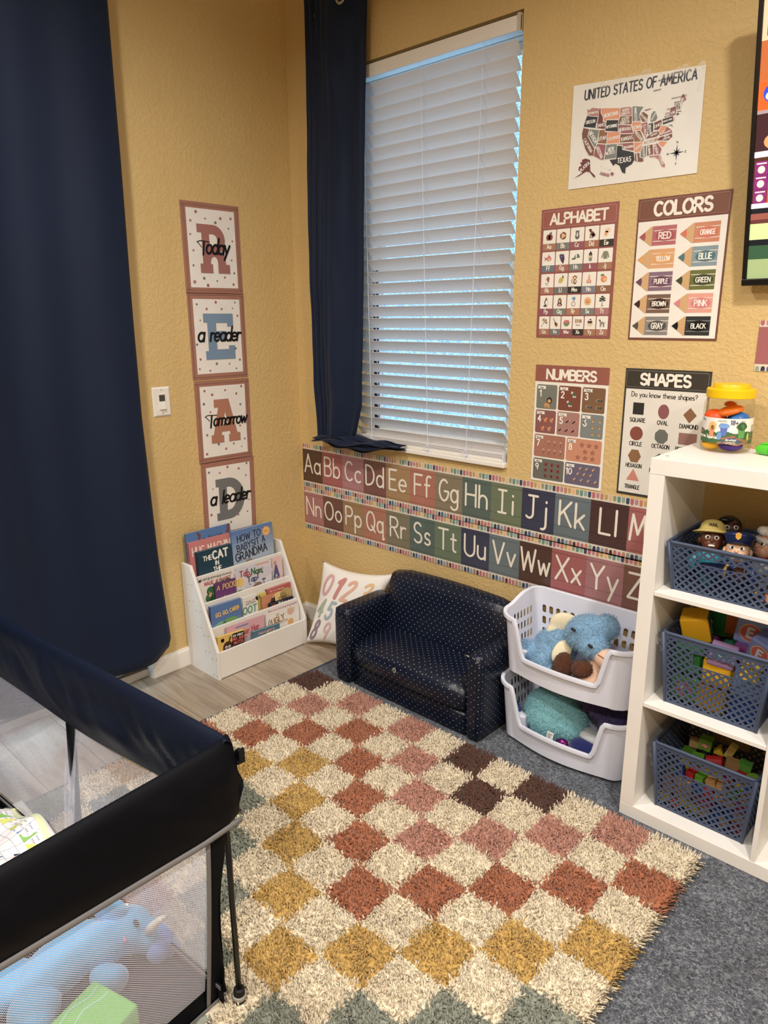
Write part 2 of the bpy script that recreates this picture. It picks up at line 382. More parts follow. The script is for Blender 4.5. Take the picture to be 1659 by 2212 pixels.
STATES = [
('B5726B', [(52,231),(60,226),(67,231),(92,225),(91,203),(63,208),(53,214)]),
('33363D', [(53,212),(63,208),(91,202),(90,191),(84,171),(42,181),(47,198)]),
('7E4A38', [(42,179),(63,172),(59,152),(85,113),(82,93),(67,96),(53,116),(40,148),(38,163)]),
('7C8480', [(64,172),(97,164),(90,123),(86,115),(60,151)]),
('74302E', [(92,225),(98,223),(98,212),(107,198),(107,186),(117,183),(116,163),(84,171),(86,186),(91,203)]),
('DD8650', [(98,224),(161,214),(162,184),(120,189),(117,184),(109,187),(108,198),(99,212)]),
('33363D', [(119,188),(158,182),(159,149),(116,158)]),
('925C33', [(97,164),(115,162),(116,156),(125,154),(124,121),(94,127)]),
('DD8650', [(126,154),(166,148),(166,117),(125,121)]),
('9C5058', [(94,126),(123,119),(119,77),(108,78),(82,93),(86,108),(91,121)]),
('7C8480', [(124,119),(159,116),(159,76),(137,77),(120,77)]),
('B5726B', [(162,214),(191,212),(198,208),(200,186),(160,192)]),
('7E4A38', [(160,191),(201,186),(202,162),(158,170)]),
('9C5058', [(159,169),(199,161),(204,150),(209,137),(168,143),(167,149),(159,151)]),
('7E4A38', [(167,142),(209,136),(212,113),(167,118)]),
('9C5058', [(160,116),(211,112),(215,88),(197,93),(178,99),(177,110),(161,113)]),
('33363D', [(161,111),(176,108),(178,97),(197,91),(215,85),(219,63),(212,52),(193,44),(193,27),(181,33),(171,53),(158,60),(152,54),(136,75),(159,74),(159,110)]),
('7C8480', [(199,211),(209,210),(235,204),(226,192),(223,182),(230,167),(203,169)]),
('DD8650', [(201,168),(228,166),(235,156),(230,143),(208,144)]),
('925C33', [(208,143),(230,142),(243,116),(242,110),(213,113)]),
('DD8650', [(213,111),(241,109),(236,83),(217,84)]),
('7E4A38', [(217,81),(233,81),(235,68),(246,65),(248,55),(238,54),(220,59)]),
('7E4A38', [(225,187),(235,191),(250,180),(250,162),(234,163),(223,182)]),
('74302E', [(236,195),(253,196),(263,195),(253,192),(241,191)]),
('7C8480', [(260,181),(267,188),(273,184),(280,167),(274,159),(259,158),(258,174)]),
('9C5058', [(232,160),(250,161),(254,134),(248,116),(235,137),(231,143),(236,153)]),
('33363D', [(253,156),(268,156),(270,132),(255,125)]),
('74302E', [(270,156),(277,157),(292,161),(294,146),(286,134),(272,135)]),
('7E4A38', [(246,115),(256,124),(271,131),(286,131),(291,123),(281,116)]),
('B5726B', [(244,110),(291,114),(279,104),(244,102)]),
('7C8480', [(240,97),(253,98),(254,68),(247,63),(236,69),(236,83)]),
('7E4A38', [(254,98),(272,98),(276,70),(261,69),(256,68)]),
('9C5058', [(273,98),(286,99),(300,82),(297,68),(278,69)]),
('B5726B', [(261,68),(298,66),(304,54),(315,37),(314,29),(304,33),(293,53),(280,62),(267,62)]),
('DD8650', [(287,100),(297,103),(315,98),(304,86),(296,89)]),
('74302E', [(281,106),(292,114),(327,118),(329,109),(317,101),(297,104)]),
('9C5058', [(286,121),(299,121),(309,140),(324,129),(328,120),(292,116)]),
('DD8650', [(286,132),(294,144),(310,141),(304,132),(297,123),(290,123)]),
('33363D', [(294,161),(325,164),(328,150),(297,145)]),
('9C5058', [(300,165),(302,174),(314,174),(315,185),(331,190),(335,166),(325,165)]),
('74302E', [(331,192),(337,192),(337,177),(334,177)]),
('7C8480', [(338,194),(340,196),(346,179),(338,177)]),
('9C5058', [(342,203),(346,216),(352,216),(360,200),(350,194),(347,184),(343,193)]),
('7E4A38', [(333,174),(346,175),(350,171),(333,171)]),
('33363D', [(333,169),(342,170),(342,164),(334,163)]),
('DD8650', [(326,161),(331,159),(331,147),(327,154)]),
('7C8480', [(308,142),(324,143),(330,134),(320,139)]),
('74302E', [(55,90),(72,84),(76,51),(93,36),(95,28),(86,32),(73,47),(61,50),(37,40),(16,36),(47,50),(33,58),(34,68),(43,71),(36,81),(45,81),(42,87)]),
('9C5058', [(143,38),(151,39),(157,32),(151,26),(145,29)]),
('9C5058', [(134,49),(145,46),(142,44)]),
('9C5058', [(124,55),(128,53),(126,51)]),
('9C5058', [(108,61),(112,61),(111,57)]),
]
STATE_NAMES = [
('WASHINGTON', (56,217), (88,215)),
('OREGON', (50,192), (81,192)),
('IDAHO', (86,177), (114,177)),
('MONTANA', (110,200), (155,202)),
('WYOMING', (120,168), (155,168)),
('UTAH', (97,138), (121,140)),
('COLORADO', (128,133), (165,135)),
('KANSAS', (172,126), (207,127)),
('NEBRASKA', (162,154), (200,152)),
('OKLAHOMA', (181,102), (211,102)),
('TEXAS', (164,68), (207,68)),
('IOWA', (208,152), (230,153)),
('OHIO', (273,144), (291,149)),
('HAWAII', (110,40), (140,30)),
('ALASKA', (40,56), (69,76)),
('CALIFORNIA', (48,146), (76,105)),
('NEVADA', (67,163), (89,130)),
('ARIZONA', (94,117), (112,83)),
('NORTH', (170,205), (190,205)),
('DAKOTA', (167,196), (192,196)),
('SOUTH', (168,181), (191,182)),
('DAKOTA', (165,172), (193,172)),
('NEW', (131,103), (149,106)),
('MEXICO', (124,93), (153,95)),
('MINNESOTA', (209,206), (214,170)),
('WISCONSIN', (226,187), (248,165)),
('ILLINOIS', (243,155), (247,122)),
('INDIANA', (258,152), (262,128)),
('MISSOURI', (215,140), (238,114)),
('ARKANSAS', (219,91), (237,103)),
('GEORGIA', (277,97), (289,71)),
('FLORIDA', (296,63), (308,39)),
('ALABAMA', (260,96), (265,72)),
('MISSISSIPPI', (244,95), (248,65)),
('LOUISIANA', (224,80), (228,59)),
('TENNESSEE', (247,105), (277,108)),
('KENTUCKY', (263,122), (283,126)),
('VIRGINIA', (303,122), (322,127)),
('NEW YORK', (304,168), (330,174)),
('PENNSYLVANIA', (297,153), (323,157)),
('NORTH', (304,114), (317,116)),
('CAROLINA', (301,107), (322,110)),
('MAINE', (346,189), (349,206)),
('MICHIGAN', (263,165), (272,181)),
]
# ================================================================== the room
def wall_material():
    m = mat('yellow_wall_paint', 'D2A85C', rough=.62, spec=.3)
    nt = m.node_tree; L = nt.links.new; b = nt.nodes['Principled BSDF']
    tc = nt.nodes.new('ShaderNodeTexCoord')
    n = nt.nodes.new('ShaderNodeTexNoise'); n.inputs['Scale'].default_value = 75; n.inputs['Detail'].default_value = 2.5; n.inputs['Distortion'].default_value = .6
    n2 = nt.nodes.new('ShaderNodeTexNoise'); n2.inputs['Scale'].default_value = 3
    L(tc.outputs['Object'], n.inputs['Vector']); L(tc.outputs['Object'], n2.inputs['Vector'])
    r = nt.nodes.new('ShaderNodeValToRGB'); r.color_ramp.elements[0].position = .42; r.color_ramp.elements[1].position = .62
    L(n.outputs[0], r.inputs[0])
    bp = nt.nodes.new('ShaderNodeBump'); bp.inputs['Strength'].default_value = .3; bp.inputs['Distance'].default_value = .004
    L(r.outputs[0], bp.inputs['Height']); L(bp.outputs[0], b.inputs['Normal'])
    mx = nt.nodes.new('ShaderNodeMixRGB'); mx.inputs[1].default_value = hx('CFB27A'); mx.inputs[2].default_value = hx('D8BC84')
    L(n2.outputs[0], mx.inputs[0]); L(mx.outputs[0], b.inputs['Base Color'])
    return m
m_wall = wall_material()
m_ceil = mat('ceiling_paint', 'E6DDCB', rough=.8)
H_C = 2.9
WX0, WX1, WZ0, WZ1 = .368, 1.187, .962, 2.452      # window opening
w = MB()
w.box((-.12, 0, 0), (WX0, .16, H_C)); w.box((WX1, 0, 0), (4.8, .16, H_C)); w.box((WX0, 0, 0), (WX1, .16, WZ0)); w.box((WX0, 0, WZ1), (WX1, .16, H_C))
tag(w.build('wall_right', m_wall), kind='structure')
DY0, DY1, DZ = -.885, -2.75, 2.3                     # sliding door opening, hidden by the big curtain
w = MB(); w.box((-.12, DY0, 0), (0, 0, H_C)); w.box((-.12, -4.7, 0), (0, DY1, H_C)); w.box((-.12, DY1, DZ), (0, DY0, H_C))
tag(w.build('wall_left', m_wall), kind='structure')
w = MB(); w.box((-.12, -4.8, 0), (4.8, -4.7, H_C)); tag(w.build('wall_front', m_wall), kind='structure')
w = MB(); w.box((4.8, -4.8, 0), (4.9, .16, H_C)); tag(w.build('wall_side', m_wall), kind='structure')
w = MB(); w.box((-.12, -4.8, H_C), (4.9, .16, H_C+.1)); tag(w.build('ceiling', m_ceil), kind='structure')

# floor: grey-beige laminate planks laid along x
def plank_material():
    m = mat('laminate_plank', 'A8998A', rough=.3, spec=.5)
    nt = m.node_tree; L = nt.links.new; b = nt.nodes['Principled BSDF']
    tc = nt.nodes.new('ShaderNodeTexCoord'); oi = nt.nodes.new('ShaderNodeObjectInfo'); mp = nt.nodes.new('ShaderNodeMapping')
    mp.inputs['Scale'].default_value = (1.3, 16, 1); L(tc.outputs['Object'], mp.inputs[0])
    ad = nt.nodes.new('ShaderNodeVectorMath'); ad.operation = 'ADD'; L(mp.outputs[0], ad.inputs[0])
    sc = nt.nodes.new('ShaderNodeVectorMath'); sc.operation = 'SCALE'; sc.inputs[0].default_value = (37, 91, 13); L(oi.outputs['Random'], sc.inputs['Scale']); L(sc.outputs[0], ad.inputs[1])
    n = nt.nodes.new('ShaderNodeTexNoise'); n.inputs['Scale'].default_value = 2.2; n.inputs['Detail'].default_value = 6; n.inputs['Distortion'].default_value = .9; L(ad.outputs[0], n.inputs['Vector'])
    r = nt.nodes.new('ShaderNodeValToRGB'); e = r.color_ramp.elements
    e[0].position = .3; e[0].color = hx('8C7C6B'); e[1].position = .72; e[1].color = hx('B5A796'); x = e.new(.5); x.color = hx('A39482'); L(n.outputs[0], r.inputs[0])
    hs = nt.nodes.new('ShaderNodeHueSaturation'); mr = nt.nodes.new('ShaderNodeMapRange'); mr.inputs[3].default_value = .88; mr.inputs[4].default_value = 1.1
    L(oi.outputs['Random'], mr.inputs[0]); L(mr.outputs[0], hs.inputs['Value']); L(r.outputs[0], hs.inputs['Color']); L(hs.outputs[0], b.inputs['Base Color'])
    bp = nt.nodes.new('ShaderNodeBump'); bp.inputs['Strength'].default_value = .15; bp.inputs['Distance'].default_value = .001; L(n.outputs[0], bp.inputs['Height']); L(bp.outputs[0], b.inputs['Normal'])
    return m
m_plank = plank_material()
fl = MB(); fl.box((-.12, -4.8, -.1), (4.9, .16, -.009)); floor = tag(fl.build('floor', mat('dark_joint', '4A4036', rough=.8)), kind='structure')
def plank_mesh(L, wd):
    b = MB(); g_ = .0009
    b.box((g_, -wd+g_, -.008), (L-g_, -g_, 0)); return b
ORG_F = ORG['floor']
wd = .197; row0 = .061
for k in range(24):
    y1 = row0-k*wd; y0 = max(y1-wd, -4.7)
    if y1 < -3.4: break
    x = -.119+[-.75, -.2, -.5, -.95, -.35, -.8, -.1][k % 7]
    if k == 5: x = .285-1.21
    while x < 1.6:
        a, c = max(x, -.119), min(x+1.21, 1.62)
        if c > -.1 and a < c:
            b = MB(); b.box((a+.0008, y0+.0008, -.0085), (c-.0008, min(y1, -.0)-.0008, 0)); b.build('plank', m_plank, floor, bevel=.0008, seg=1)
        x += 1.21
b = MB(); b.box((1.62, -4.7, -.0085), (4.8, 0, 0)); b.box((-.119, -4.7, -.0085), (1.62, row0-18*wd, 0)); b.build('subfloor_cover', m_plank, floor)

# baseboards
def baseboard(name, a, c, n):
    a, c, n = V3(a), V3(c), V3(n); d = (c-a); b = MB(); h = .086
    prof = [(0, 0), (.013, 0), (.013, h-.014), (.009, h-.006), (.008, h), (0, h)]
    A = [a+n*p+V3((0, 0, q)) for p, q in prof]; b.prism(A, d); return tag(b.build(name, m_white, bevel=.001), kind='structure')
baseboard('baseboard_left', (0, -.0, 0), (0, -.885, 0), (1, 0, 0))
baseboard('baseboard_right', (.013, 0, 0), (4.8, 0, 0), (0, -1, 0))
# trim returns of the door opening
b = MB(); b.box((-.118, DY0-.002, 0), (.002, DY0+.03, .085)); tag(b.build('trim_1', m_white), kind='structure')
# sliding glass door behind the curtain
d = thing('door_1', (-.1, (DY0+DY1)/2, 0), None, None); tag(d, kind='structure')
b = MB(); b.box((-.118, DY1, 0), (-.03, DY0, .035)); b.box((-.118, DY1, DZ-.05), (-.05, DY0, DZ)); b.box((-.118, DY0-.05, 0), (-.05, DY0, DZ)); b.box((-.118, DY1, 0), (-.05, DY1+.05, DZ))
b.build('door_frame', mat('door_frame_paint', 'D8D6D2', rough=.4), d, bevel=.002)
b = MB(); b.box((-.1, DY1+.05, .035), (-.06, DY0-.05, .05)); b.box((-.1, -1.85, .035), (-.06, -1.77, DZ-.05)); b.build('door_rail', m_white, d, bevel=.002)
b = MB(); b.box((-.05, DY1, .035), (-.03, DY0, .05)); b.build('track', mat('bronze_track', '6A6258', rough=.4, metal=.6), d)
m_glass = mat('clear_glass', 'FFFFFF', rough=0.0, trans=1.0, ior=1.0, alpha=.25, spec=.5)
b = MB(); b.box((-.083, DY1+.05, .05), (-.079, DY0-.05, DZ-.05)); b.build('glass_pane', m_glass, d)

# window
def frost_material():
    m = mat('condensation_glass', 'A8D0F5', rough=.5)
    nt = m.node_tree; nt.nodes.clear(); L = nt.links.new
    o = nt.nodes.new('ShaderNodeOutputMaterial'); t = nt.nodes.new('ShaderNodeBsdfTransparent'); s = nt.nodes.new('ShaderNodeBsdfTranslucent'); gl = nt.nodes.new('ShaderNodeBsdfGlossy'); gl.inputs[1].default_value = .15
    n = nt.nodes.new('ShaderNodeTexNoise'); n.inputs['Scale'].default_value = 160; n.inputs['Detail'].default_value = 2; tc = nt.nodes.new('ShaderNodeTexCoord'); L(tc.outputs['Object'], n.inputs['Vector'])
    r = nt.nodes.new('ShaderNodeValToRGB'); r.color_ramp.elements[0].position = .4; r.color_ramp.elements[0].color = (.5, .62, .75, 1); r.color_ramp.elements[1].position = .6; r.color_ramp.elements[1].color = (1, 1, 1, 1); L(n.outputs[0], r.inputs[0])
    L(r.outputs[0], t.inputs[0]); L(r.outputs[0], s.inputs[0])
    a = nt.nodes.new('ShaderNodeMixShader'); a.inputs[0].default_value = .35; L(t.outputs[0], a.inputs[1]); L(s.outputs[0], a.inputs[2])
    c = nt.nodes.new('ShaderNodeMixShader'); c.inputs[0].default_value = .05; L(a.outputs[0], c.inputs[1]); L(gl.outputs[0], c.inputs[2]); L(c.outputs[0], o.inputs[0])
    return m
m_frost = frost_material()
wn = thing('window_1', ((WX0+WX1)/2, .1, WZ0), None, None); tag(wn, kind='structure')
def ringbox(x0, z0, x1, z1, t, y0, y1):
    b = MB(); b.box((x0, y0, z0), (x0+t, y1, z1)); b.box((x1-t, y0, z0), (x1, y1, z1)); b.box((x0+t, y0, z0), (x1-t, y1, z0+t)); b.box((x0+t, y0, z1-t), (x1-t, y1, z1)); return b
ringbox(WX0, WZ0, WX1, WZ1, .045, .085, .15).build('window_frame', m_white, wn, bevel=.003)
ringbox(WX0+.045, WZ0+.045, WX1-.045, 1.72, .032, .095, .125).build('lower_sash', m_white, wn, bevel=.003)
ringbox(WX0+.045, 1.69, WX1-.045, WZ1-.045, .028, .12, .145).build('upper_sash', m_white, wn, bevel=.003)
b = MB(); b.box((WX0+.07, .108, WZ0+.07), (WX1-.07, .112, 1.69)); b.build('glass_pane', m_frost, wn)
b = MB(); b.box((WX0+.07, .13, 1.715), (WX1-.07, .134, WZ1-.07)); b.build('glass_pane', m_frost, wn)
b = MB(); b.box((WX0+.0455, .09, WZ0+.0455), (WX0+.057, .0955, 1.72)); b.box((WX0+.062, .09, WZ0+.0455), (WX0+.072, .0955, 1.72)); b.build('sash_seal', mat('dark_rubber', '1C2430', rough=.6), wn)
b = MB(); b.box((WX0+.001, -.018, WZ0-.012), (WX1-.001, .085, WZ0+.006)); b.build('window_sill', m_white, wn, bevel=.003)
b = MB(); b.box((WX0+.001, .05, WZ0+.006), (WX1-.001, .085, WZ0+.02)); b.box((WX0+.001, .025, WZ0+.006), (WX1-.001, .03, WZ0+.016)); b.build('sill_track', m_white, wn, bevel=.001)

# ------------------------------------------------------------------ horizontal blind
m_slat = mat('blind_vinyl', 'EDEBEA', rough=.4)
_nt = m_slat.node_tree; _t = _nt.nodes.new('ShaderNodeBsdfTranslucent'); _t.inputs[0].default_value = (1, .97, .93, 1); _m = _nt.nodes.new('ShaderNodeMixShader'); _m.inputs[0].default_value = .14
_o = [n for n in _nt.nodes if n.type == 'OUTPUT_MATERIAL'][0]; _nt.links.new(_nt.nodes['Principled BSDF'].outputs[0], _m.inputs[1]); _nt.links.new(_t.outputs[0], _m.inputs[2]); _nt.links.new(_m.outputs[0], _o.inputs[0])
bl = thing('window_blind', (.78, .02, .96), 'white horizontal slat blind hanging in the window, slats tilted half open', 'window blind')
b = MB(); b.box((.385, -.012, 2.391), (1.184, -.004, 2.436)); b.build('valance', m_white, bl, bevel=.002)
b = MB(); b.box((.385, -.002, 2.398), (1.182, .05, 2.44)); b.build('head_rail', m_white, bl, bevel=.002)
b = MB(); b.box((1.172, -.014, 2.389), (1.184, .02, 2.44)); b.build('valance_clip', mat('clear_clip', 'C9C3B4', rough=.2), bl)
NS = 30; sl0 = None; sx = 1.0
for i in range(NS):
    z = 2.371-(2.371-1.034)*i/(NS-1)
    if sl0 is None:
        b = MB(); y0, y1, dz = -.002, .031, .0385
        ny, nz = .76*.0015, .65*.0015
        prof = []
        for k in range(5):
            t = k/4; bow = .0022*math.sin(PI*t); prof.append((y0+(y1-y0)*t+ny*0+bow*.76, -dz*t+bow*.65))
        top = [(p[0]+.0009, p[1]+.0011) for p in prof]
        P = [V3((.392, p[0], p[1])) for p in prof]+[V3((.392, p[0], p[1])) for p in reversed(top)]
        P = [p+V3((0, 0, z)) for p in P]
        b.prism(P, (1.166-.392, 0, 0)); sl0 = b.build('slat', m_slat, bl)
    else:
        c = sl0.copy(); COL.objects.link(c); c.parent = bl; c.location = (0, 0, z-2.371); c.rotation_euler = (random.uniform(-.02, .02)*0, random.uniform(-.0008, .0008), 0)
b = MB()
for k, zz in enumerate([.9985, .9935, .989, .984]): b.box((.372, -.006, zz-.002), (1.170, .04, zz+.0012))
b.build('stacked_slats', m_slat, bl)
b = MB(); b.box((.372, -.010, .968), (1.172, .042, .981)); b.build('bottom_rail', m_white, bl, bevel=.003)
b = MB(); b.box((1.172, -.011, .967), (1.176, .043, .998)); b.build('rail_end_cap', m_wplas, bl, bevel=.001)
for (xa, xb) in [(.462, .49), (.756, .806), (1.036, 1.0)]:
    b = MB(); b.tube([(xa, -.006, 2.40), (xa+(xb-xa)*.5, -.006, 1.7), (xb, -.007, 1.0), (xb, -.012, .985)], .0011, 5); b.tube([(xa+.004, .034, 2.40), (xb+.004, .034, 1.0)], .0008, 4)
    for i in range(NS):
        z = 2.371-(2.371-1.034)*i/(NS-1); x_ = xa+(xb-xa)*(2.4-z)/1.4
        b.tube([(x_, -.006, z-.004), (x_+.003, .034, z-.043)], .0006, 4)
    b.build('ladder_cord', m_wplas, bl)
    b = MB(); pts = []
    for k in range(26):
        t = k/25*2*PI*1.6; pts.append((xb+.016*math.sin(t)*(1-k/50), -.016-.002*math.sin(3*t), .985+.015*math.cos(t*1.2)-.0006*k))
    b.tube(pts, .0011, 5); b.ell((xb+.004, -.016, .978), .0045, nu=8, nv=6); b.build('cord_knot', m_wplas, bl)
b = MB(); b.tube([(.455, -.02, 2.385), (.462, -.022, 2.1), (.463, -.024, 1.845)], .0042, 6); b.build('tilt_wand', m_wplas, bl, smooth=True)

# ------------------------------------------------------------------ curtains
def cloth_material(name, c, rough=.75):
    m = mat(name, c, rough=rough, sheen=.08, spec=.25, bump=(900, .08, .0005), var=(1.2, .12)); return m
m_navy = cloth_material('navy_curtain_cloth', '0F1D36', .6)
def interp(tab, z):
    tab = sorted(tab)
    if z <= tab[0][0]: return tab[0][1]
    for (a, p), (c, q) in zip(tab, tab[1:]):
        if z <= c: return p+(q-p)*(z-a)/(c-a)
    return tab[-1][1]
cu = thing('door_curtain', (.08, -1.9, .12), 'tall navy blue curtain hanging over the doorway at the left, hem just above the floor', 'curtain')
EDG = [(.12, -.84), (.16, -.828), (.57, -.85), (1.13, -.865), (1.65, -.857), (2.1, -.848), (2.8, -.838)]
def cfn(u, v):
    z = .115+(2.78-.115)*v
    ed = interp(EDG, z); y = ed-(2.9+ed)*(u)
    s = (ed-y)
    x = .085+.026*math.sin(s*11.5+.25*math.sin(v*3)+.9)*min(1, s*5)+.012*math.sin(s*23+v*1.4)*min(1, s*3)
    x += .006*noise.noise(V3((s*5, v*4, 0)))
    zz = z
    if v < .12: zz += (.012*math.sin(s*9+2)+.035*max(0, 1-s/.07))*(1-v/.12)
    return (x, y, zz)
b = MB(); b.grid(cfn, 150, 60); b.build('curtain_panel', m_navy, cu, smooth=True, solid=.002)
b = MB(); b.tube([(.085, -.7, 2.76), (.085, -3.0, 2.76)], .011, 12); b.ell((.085, -.69, 2.76), .022); b.build('curtain_rod', m_metal, cu, smooth=True)

cw = thing('window_curtain', (.34, -.06, .93), 'narrow navy curtain gathered left of the window, its tail tucked along the sill', 'curtain')
EL = [(.95, .192), (.97, .188), (1.21, .168), (1.86, .176), (2.7, .190)]; ER = [(.97, .40), (1.0, .425), (1.13, .462), (1.47, .470), (2.25, .508), (2.7, .518)]
def wfn(u, v):
    z = .955+(2.74-.955)*v; a, c = interp(EL, z), interp(ER, z)
    uu = u; x = a+(c-a)*uu
    fold = math.exp(-((u-.2)/.2)**2)
    y = -.066+.010*math.sin(u*44+.3*math.sin(v*5))*fold+.016*math.sin(u*8.2+.6)+.004*math.sin(v*9+u*5)
    y += .006*noise.noise(V3((u*6, v*9, 3)))
    if v < .06: y += .0
    if u > .97: y += .02*(u-.97)/.03
    return (x, y, z)
b = MB(); b.grid(wfn, 90, 90); b.build('curtain_panel', m_navy, cw, smooth=True, solid=.002)
def tfn(u, v):   # the tail lying along the sill; u along it, v round its section
    x = .185+(.70-.185)*u
    top = 1.0-.012*u-.03*max(0, .18-u)/.18; bot = .952-.030*math.sin(PI*min(1, u*1.12))**1.0-.0+.012*u
    a = v
    z = top+(bot-top)*a
    y = -.028-.070*math.sin(PI*min(1, a*1.05))*(.55+.45*math.sin(PI*min(1, u+.12)))
    y += .012*math.sin(a*19+u*7)*math.sin(PI*a)+.008*math.sin(a*34-u*9)
    z += .005*math.sin(u*17+a*8)
    if u > .93: y += .02*(u-.93)/.07
    return (x, y-.004, z)
b = MB(); b.grid(tfn, 70, 30); b.build('curtain_tail', m_navy, cw, smooth=True, solid=.002)
b = MB(); pr = AR(0, 0, 1, 1, 0, 360, 36)
for r_, t_ in ((.023, .0035), (.0185, .0022)):
    pts = [(.4445+r_*c, -.100, 2.652+r_*s) for c, s in pr]; b.tube(pts, t_, 8)
b.build('eyelet_ring', m_metal, cw, smooth=True)
b = MB(); b.tube([(.215, -.043, 2.652), (1.5, -.043, 2.652)], .009, 12); b.build('curtain_rod', m_metal, cw, smooth=True)

# ------------------------------------------------------------------ light switch
sw = thing('light_switch', (0, -.7255, 1.115), 'white rocker light switch on the left wall between curtain and letter posters', 'light switch')
def wl(y, z, x): return V3((x, y, z))
cy_, cz_ = -.7255, 1.1765
b = MB(); A = [(cy_-.0405, cz_-.06), (cy_+.0405, cz_-.06), (cy_+.0405, cz_+.06), (cy_-.0405, cz_+.06)]; B = [(cy_-.034, cz_-.0535), (cy_+.034, cz_-.0535), (cy_+.034, cz_+.0535), (cy_-.034, cz_+.0535)]
b.hexa([wl(y, z, .0005) for y, z in A]+[wl(y, z, .006) for y, z in B]); b.build('wall_plate', m_white, sw, bevel=.001)
b = MB(); b.box((.006, cy_-.0175, cz_-.034), (.0075, cy_+.0175, cz_+.034)); b.build('rocker_frame', m_white, sw, bevel=.0008)
b = MB(); b.box((.0075, cy_-.0125, cz_+.002), (.0085, cy_+.0125, cz_+.028)); b.build('indicator_window', mat('dark_indicator', '4A463C', rough=.3), sw)
b = MB(); b.hexa([(.0075, cy_-.013, cz_-.030), (.015, cy_-.013, cz_-.030), (.015, cy_+.013, cz_-.030), (.0075, cy_+.013, cz_-.030), (.0075, cy_-.013, cz_+.002), (.0095, cy_-.013, cz_+.002), (.0095, cy_+.013, cz_+.002), (.0075, cy_+.013, cz_+.002)]); b.build('rocker', m_white, sw, bevel=.001)
for s_ in (-1, 1):
    b = MB(); b.ell((.006, cy_, cz_+s_*.047), (.0015, .0028, .0028), nu=10, nv=6); b.build('screw', m_metal, sw, smooth=True)
# ================================================================== things taped to the walls
def on_right(x0, z0, tilt=0, d=.0025):
    c, s = math.cos(tilt), math.sin(tilt)
    return planefn((x0, -d, z0), (c, 0, s), (-s, 0, c), (0, -1, 0))
def on_left(y0, z0, tilt=0, d=.0025):
    c, s = math.cos(tilt), math.sin(tilt)
    return planefn((d, y0, z0), (0, c, s), (0, -s, c), (1, 0, 0))
def paper(fn, W, H, col='EFEBE3', t=.0012, corner=0):
    b = MB(); P = [fn(0, 0, -t), fn(W, 0, -t), fn(W, H, -t), fn(0, H, -t), fn(0, 0, 0), fn(W, 0, 0), fn(W, H, 0), fn(0, H, 0)]
    b.hexa(P, col); return b, Art(b, fn)
def orgof(fn, W): return fn(W/2, 0, -.001)

# ---------------------------------------------------------------- alphabet line strips (each letter a card)
PT = ['B84A57','B87880','C66A46','BC9A3A','E4AD66','949A72','5D8F85','8BA995','3A4464']
PB = ['8FA591','2E3450','3F5A86','7B97A6','A66A66','592A22','BC4B58','B4656C','C76C4A']
C1 = ['573A2A','A2484C','AB6C72','7A4638','A47C45','AE6140','897C5E','5A6B62','6E7B5C','3A3B53','67757C','4E302C','A4504F']
C2 = ['A8686C','70443A','9C7542','AD6443','7F7558','56685F','687A60','3B3E57','67757B','54362B','A14A4B','A3676A','7C4E3C']
LT1 = 'A B C D E F G H I J K L M'.split(); LT2 = 'N O P Q R S T U V W X Y Z'.split()
def strip(x0, z0, letters, cols, label, tilt=0):
    pitch, Hc, bd = .1385, .158, .027
    fn0 = on_right(x0, z0, tilt); root = thing('alphabet_strip', fn0(pitch*6.5, 0, 0), label, 'wall border', 'alphabet letter strips under the window')
    for i, L in enumerate(letters):
        fn = on_right(x0+pitch*i*math.cos(tilt), z0+pitch*i*math.sin(tilt), tilt, .0025+(.0004 if i in (6, 12) else 0))
        H = Hc+2*bd
        b, a = paper(fn, pitch-.0002, H, 'DDD3C0', .001)
        a.rect(0, bd, pitch-.0002, bd+Hc, cols[i])
        n = 9; st = pitch/n
        for k in range(n):
            u0 = st*k+st*.12; u1 = st*(k+1)-st*.12; r = (u1-u0)/2; uc = (u0+u1)/2
            c = PT[(k) % 9]; v1 = H-.001; v0 = H-.0225+(.002 if k % 2 else 0)
            a.poly([(u0, v1)]+[(u1, v1)]+AR(uc, v0+r, r, r, 0, -180, 6), c)
            c = PB[(k) % 9]; v0 = .001; v1 = .0225-(.002 if k % 2 else 0)
            a.poly([(u1, v0)]+[(u0, v0)][0:0]+AR(uc, v1-r, r, r, 0, 180, 6)+[(u0, v0)], c)
        base = bd+.045; cap = .088
        dk = '3A2622'
        for v in (bd+.008, base-.0042, bd+Hc-.014): a.rect(0, v, pitch-.0002, v+.0007, dk, 2)
        nd = 15
        for k in range(nd): a.rect(pitch*k/nd, base+.046, pitch*(k+.6)/nd, base+.0466, dk, 2)
        if L == 'I':
            a.stroke([(.035, base+cap), (.07, base+cap)], .0085, 'EDE5D3', 3); a.stroke([(.035, base), (.07, base)], .0085, 'EDE5D3', 3); a.stroke([(.0525, base), (.0525, base+cap)], .0085, 'EDE5D3', 3)
            a.text('i', .1, base, cap, 'EDE5D3', .1, l=3)
        elif L == 'J':
            a.stroke([(.03, base+cap), (.068, base+cap)], .0085, 'EDE5D3', 3); a.stroke([(.05, base+cap), (.05, base+.02)]+AR(.034, base+.02, .016, .018, 0, -140), .0085, 'EDE5D3', 3); a.text('j', .1, base, cap, 'EDE5D3', .1, l=3)
        else: a.text(L+L.lower(), pitch/2, base, cap, 'EDE5D3', .1, sx=.92 if L not in 'MWGQ' else .8, gap=.2, l=3, jit=.01)
        b.build('letter_card', m_gloss, root)
strip(.0145, .7035, LT1, C1, 'upper alphabet strip of coloured cards Aa to Mm, just below the window sill')
strip(.0145, .489, LT2, C2, 'lower alphabet strip of coloured cards Nn to Zz, above the small sofa', .006)
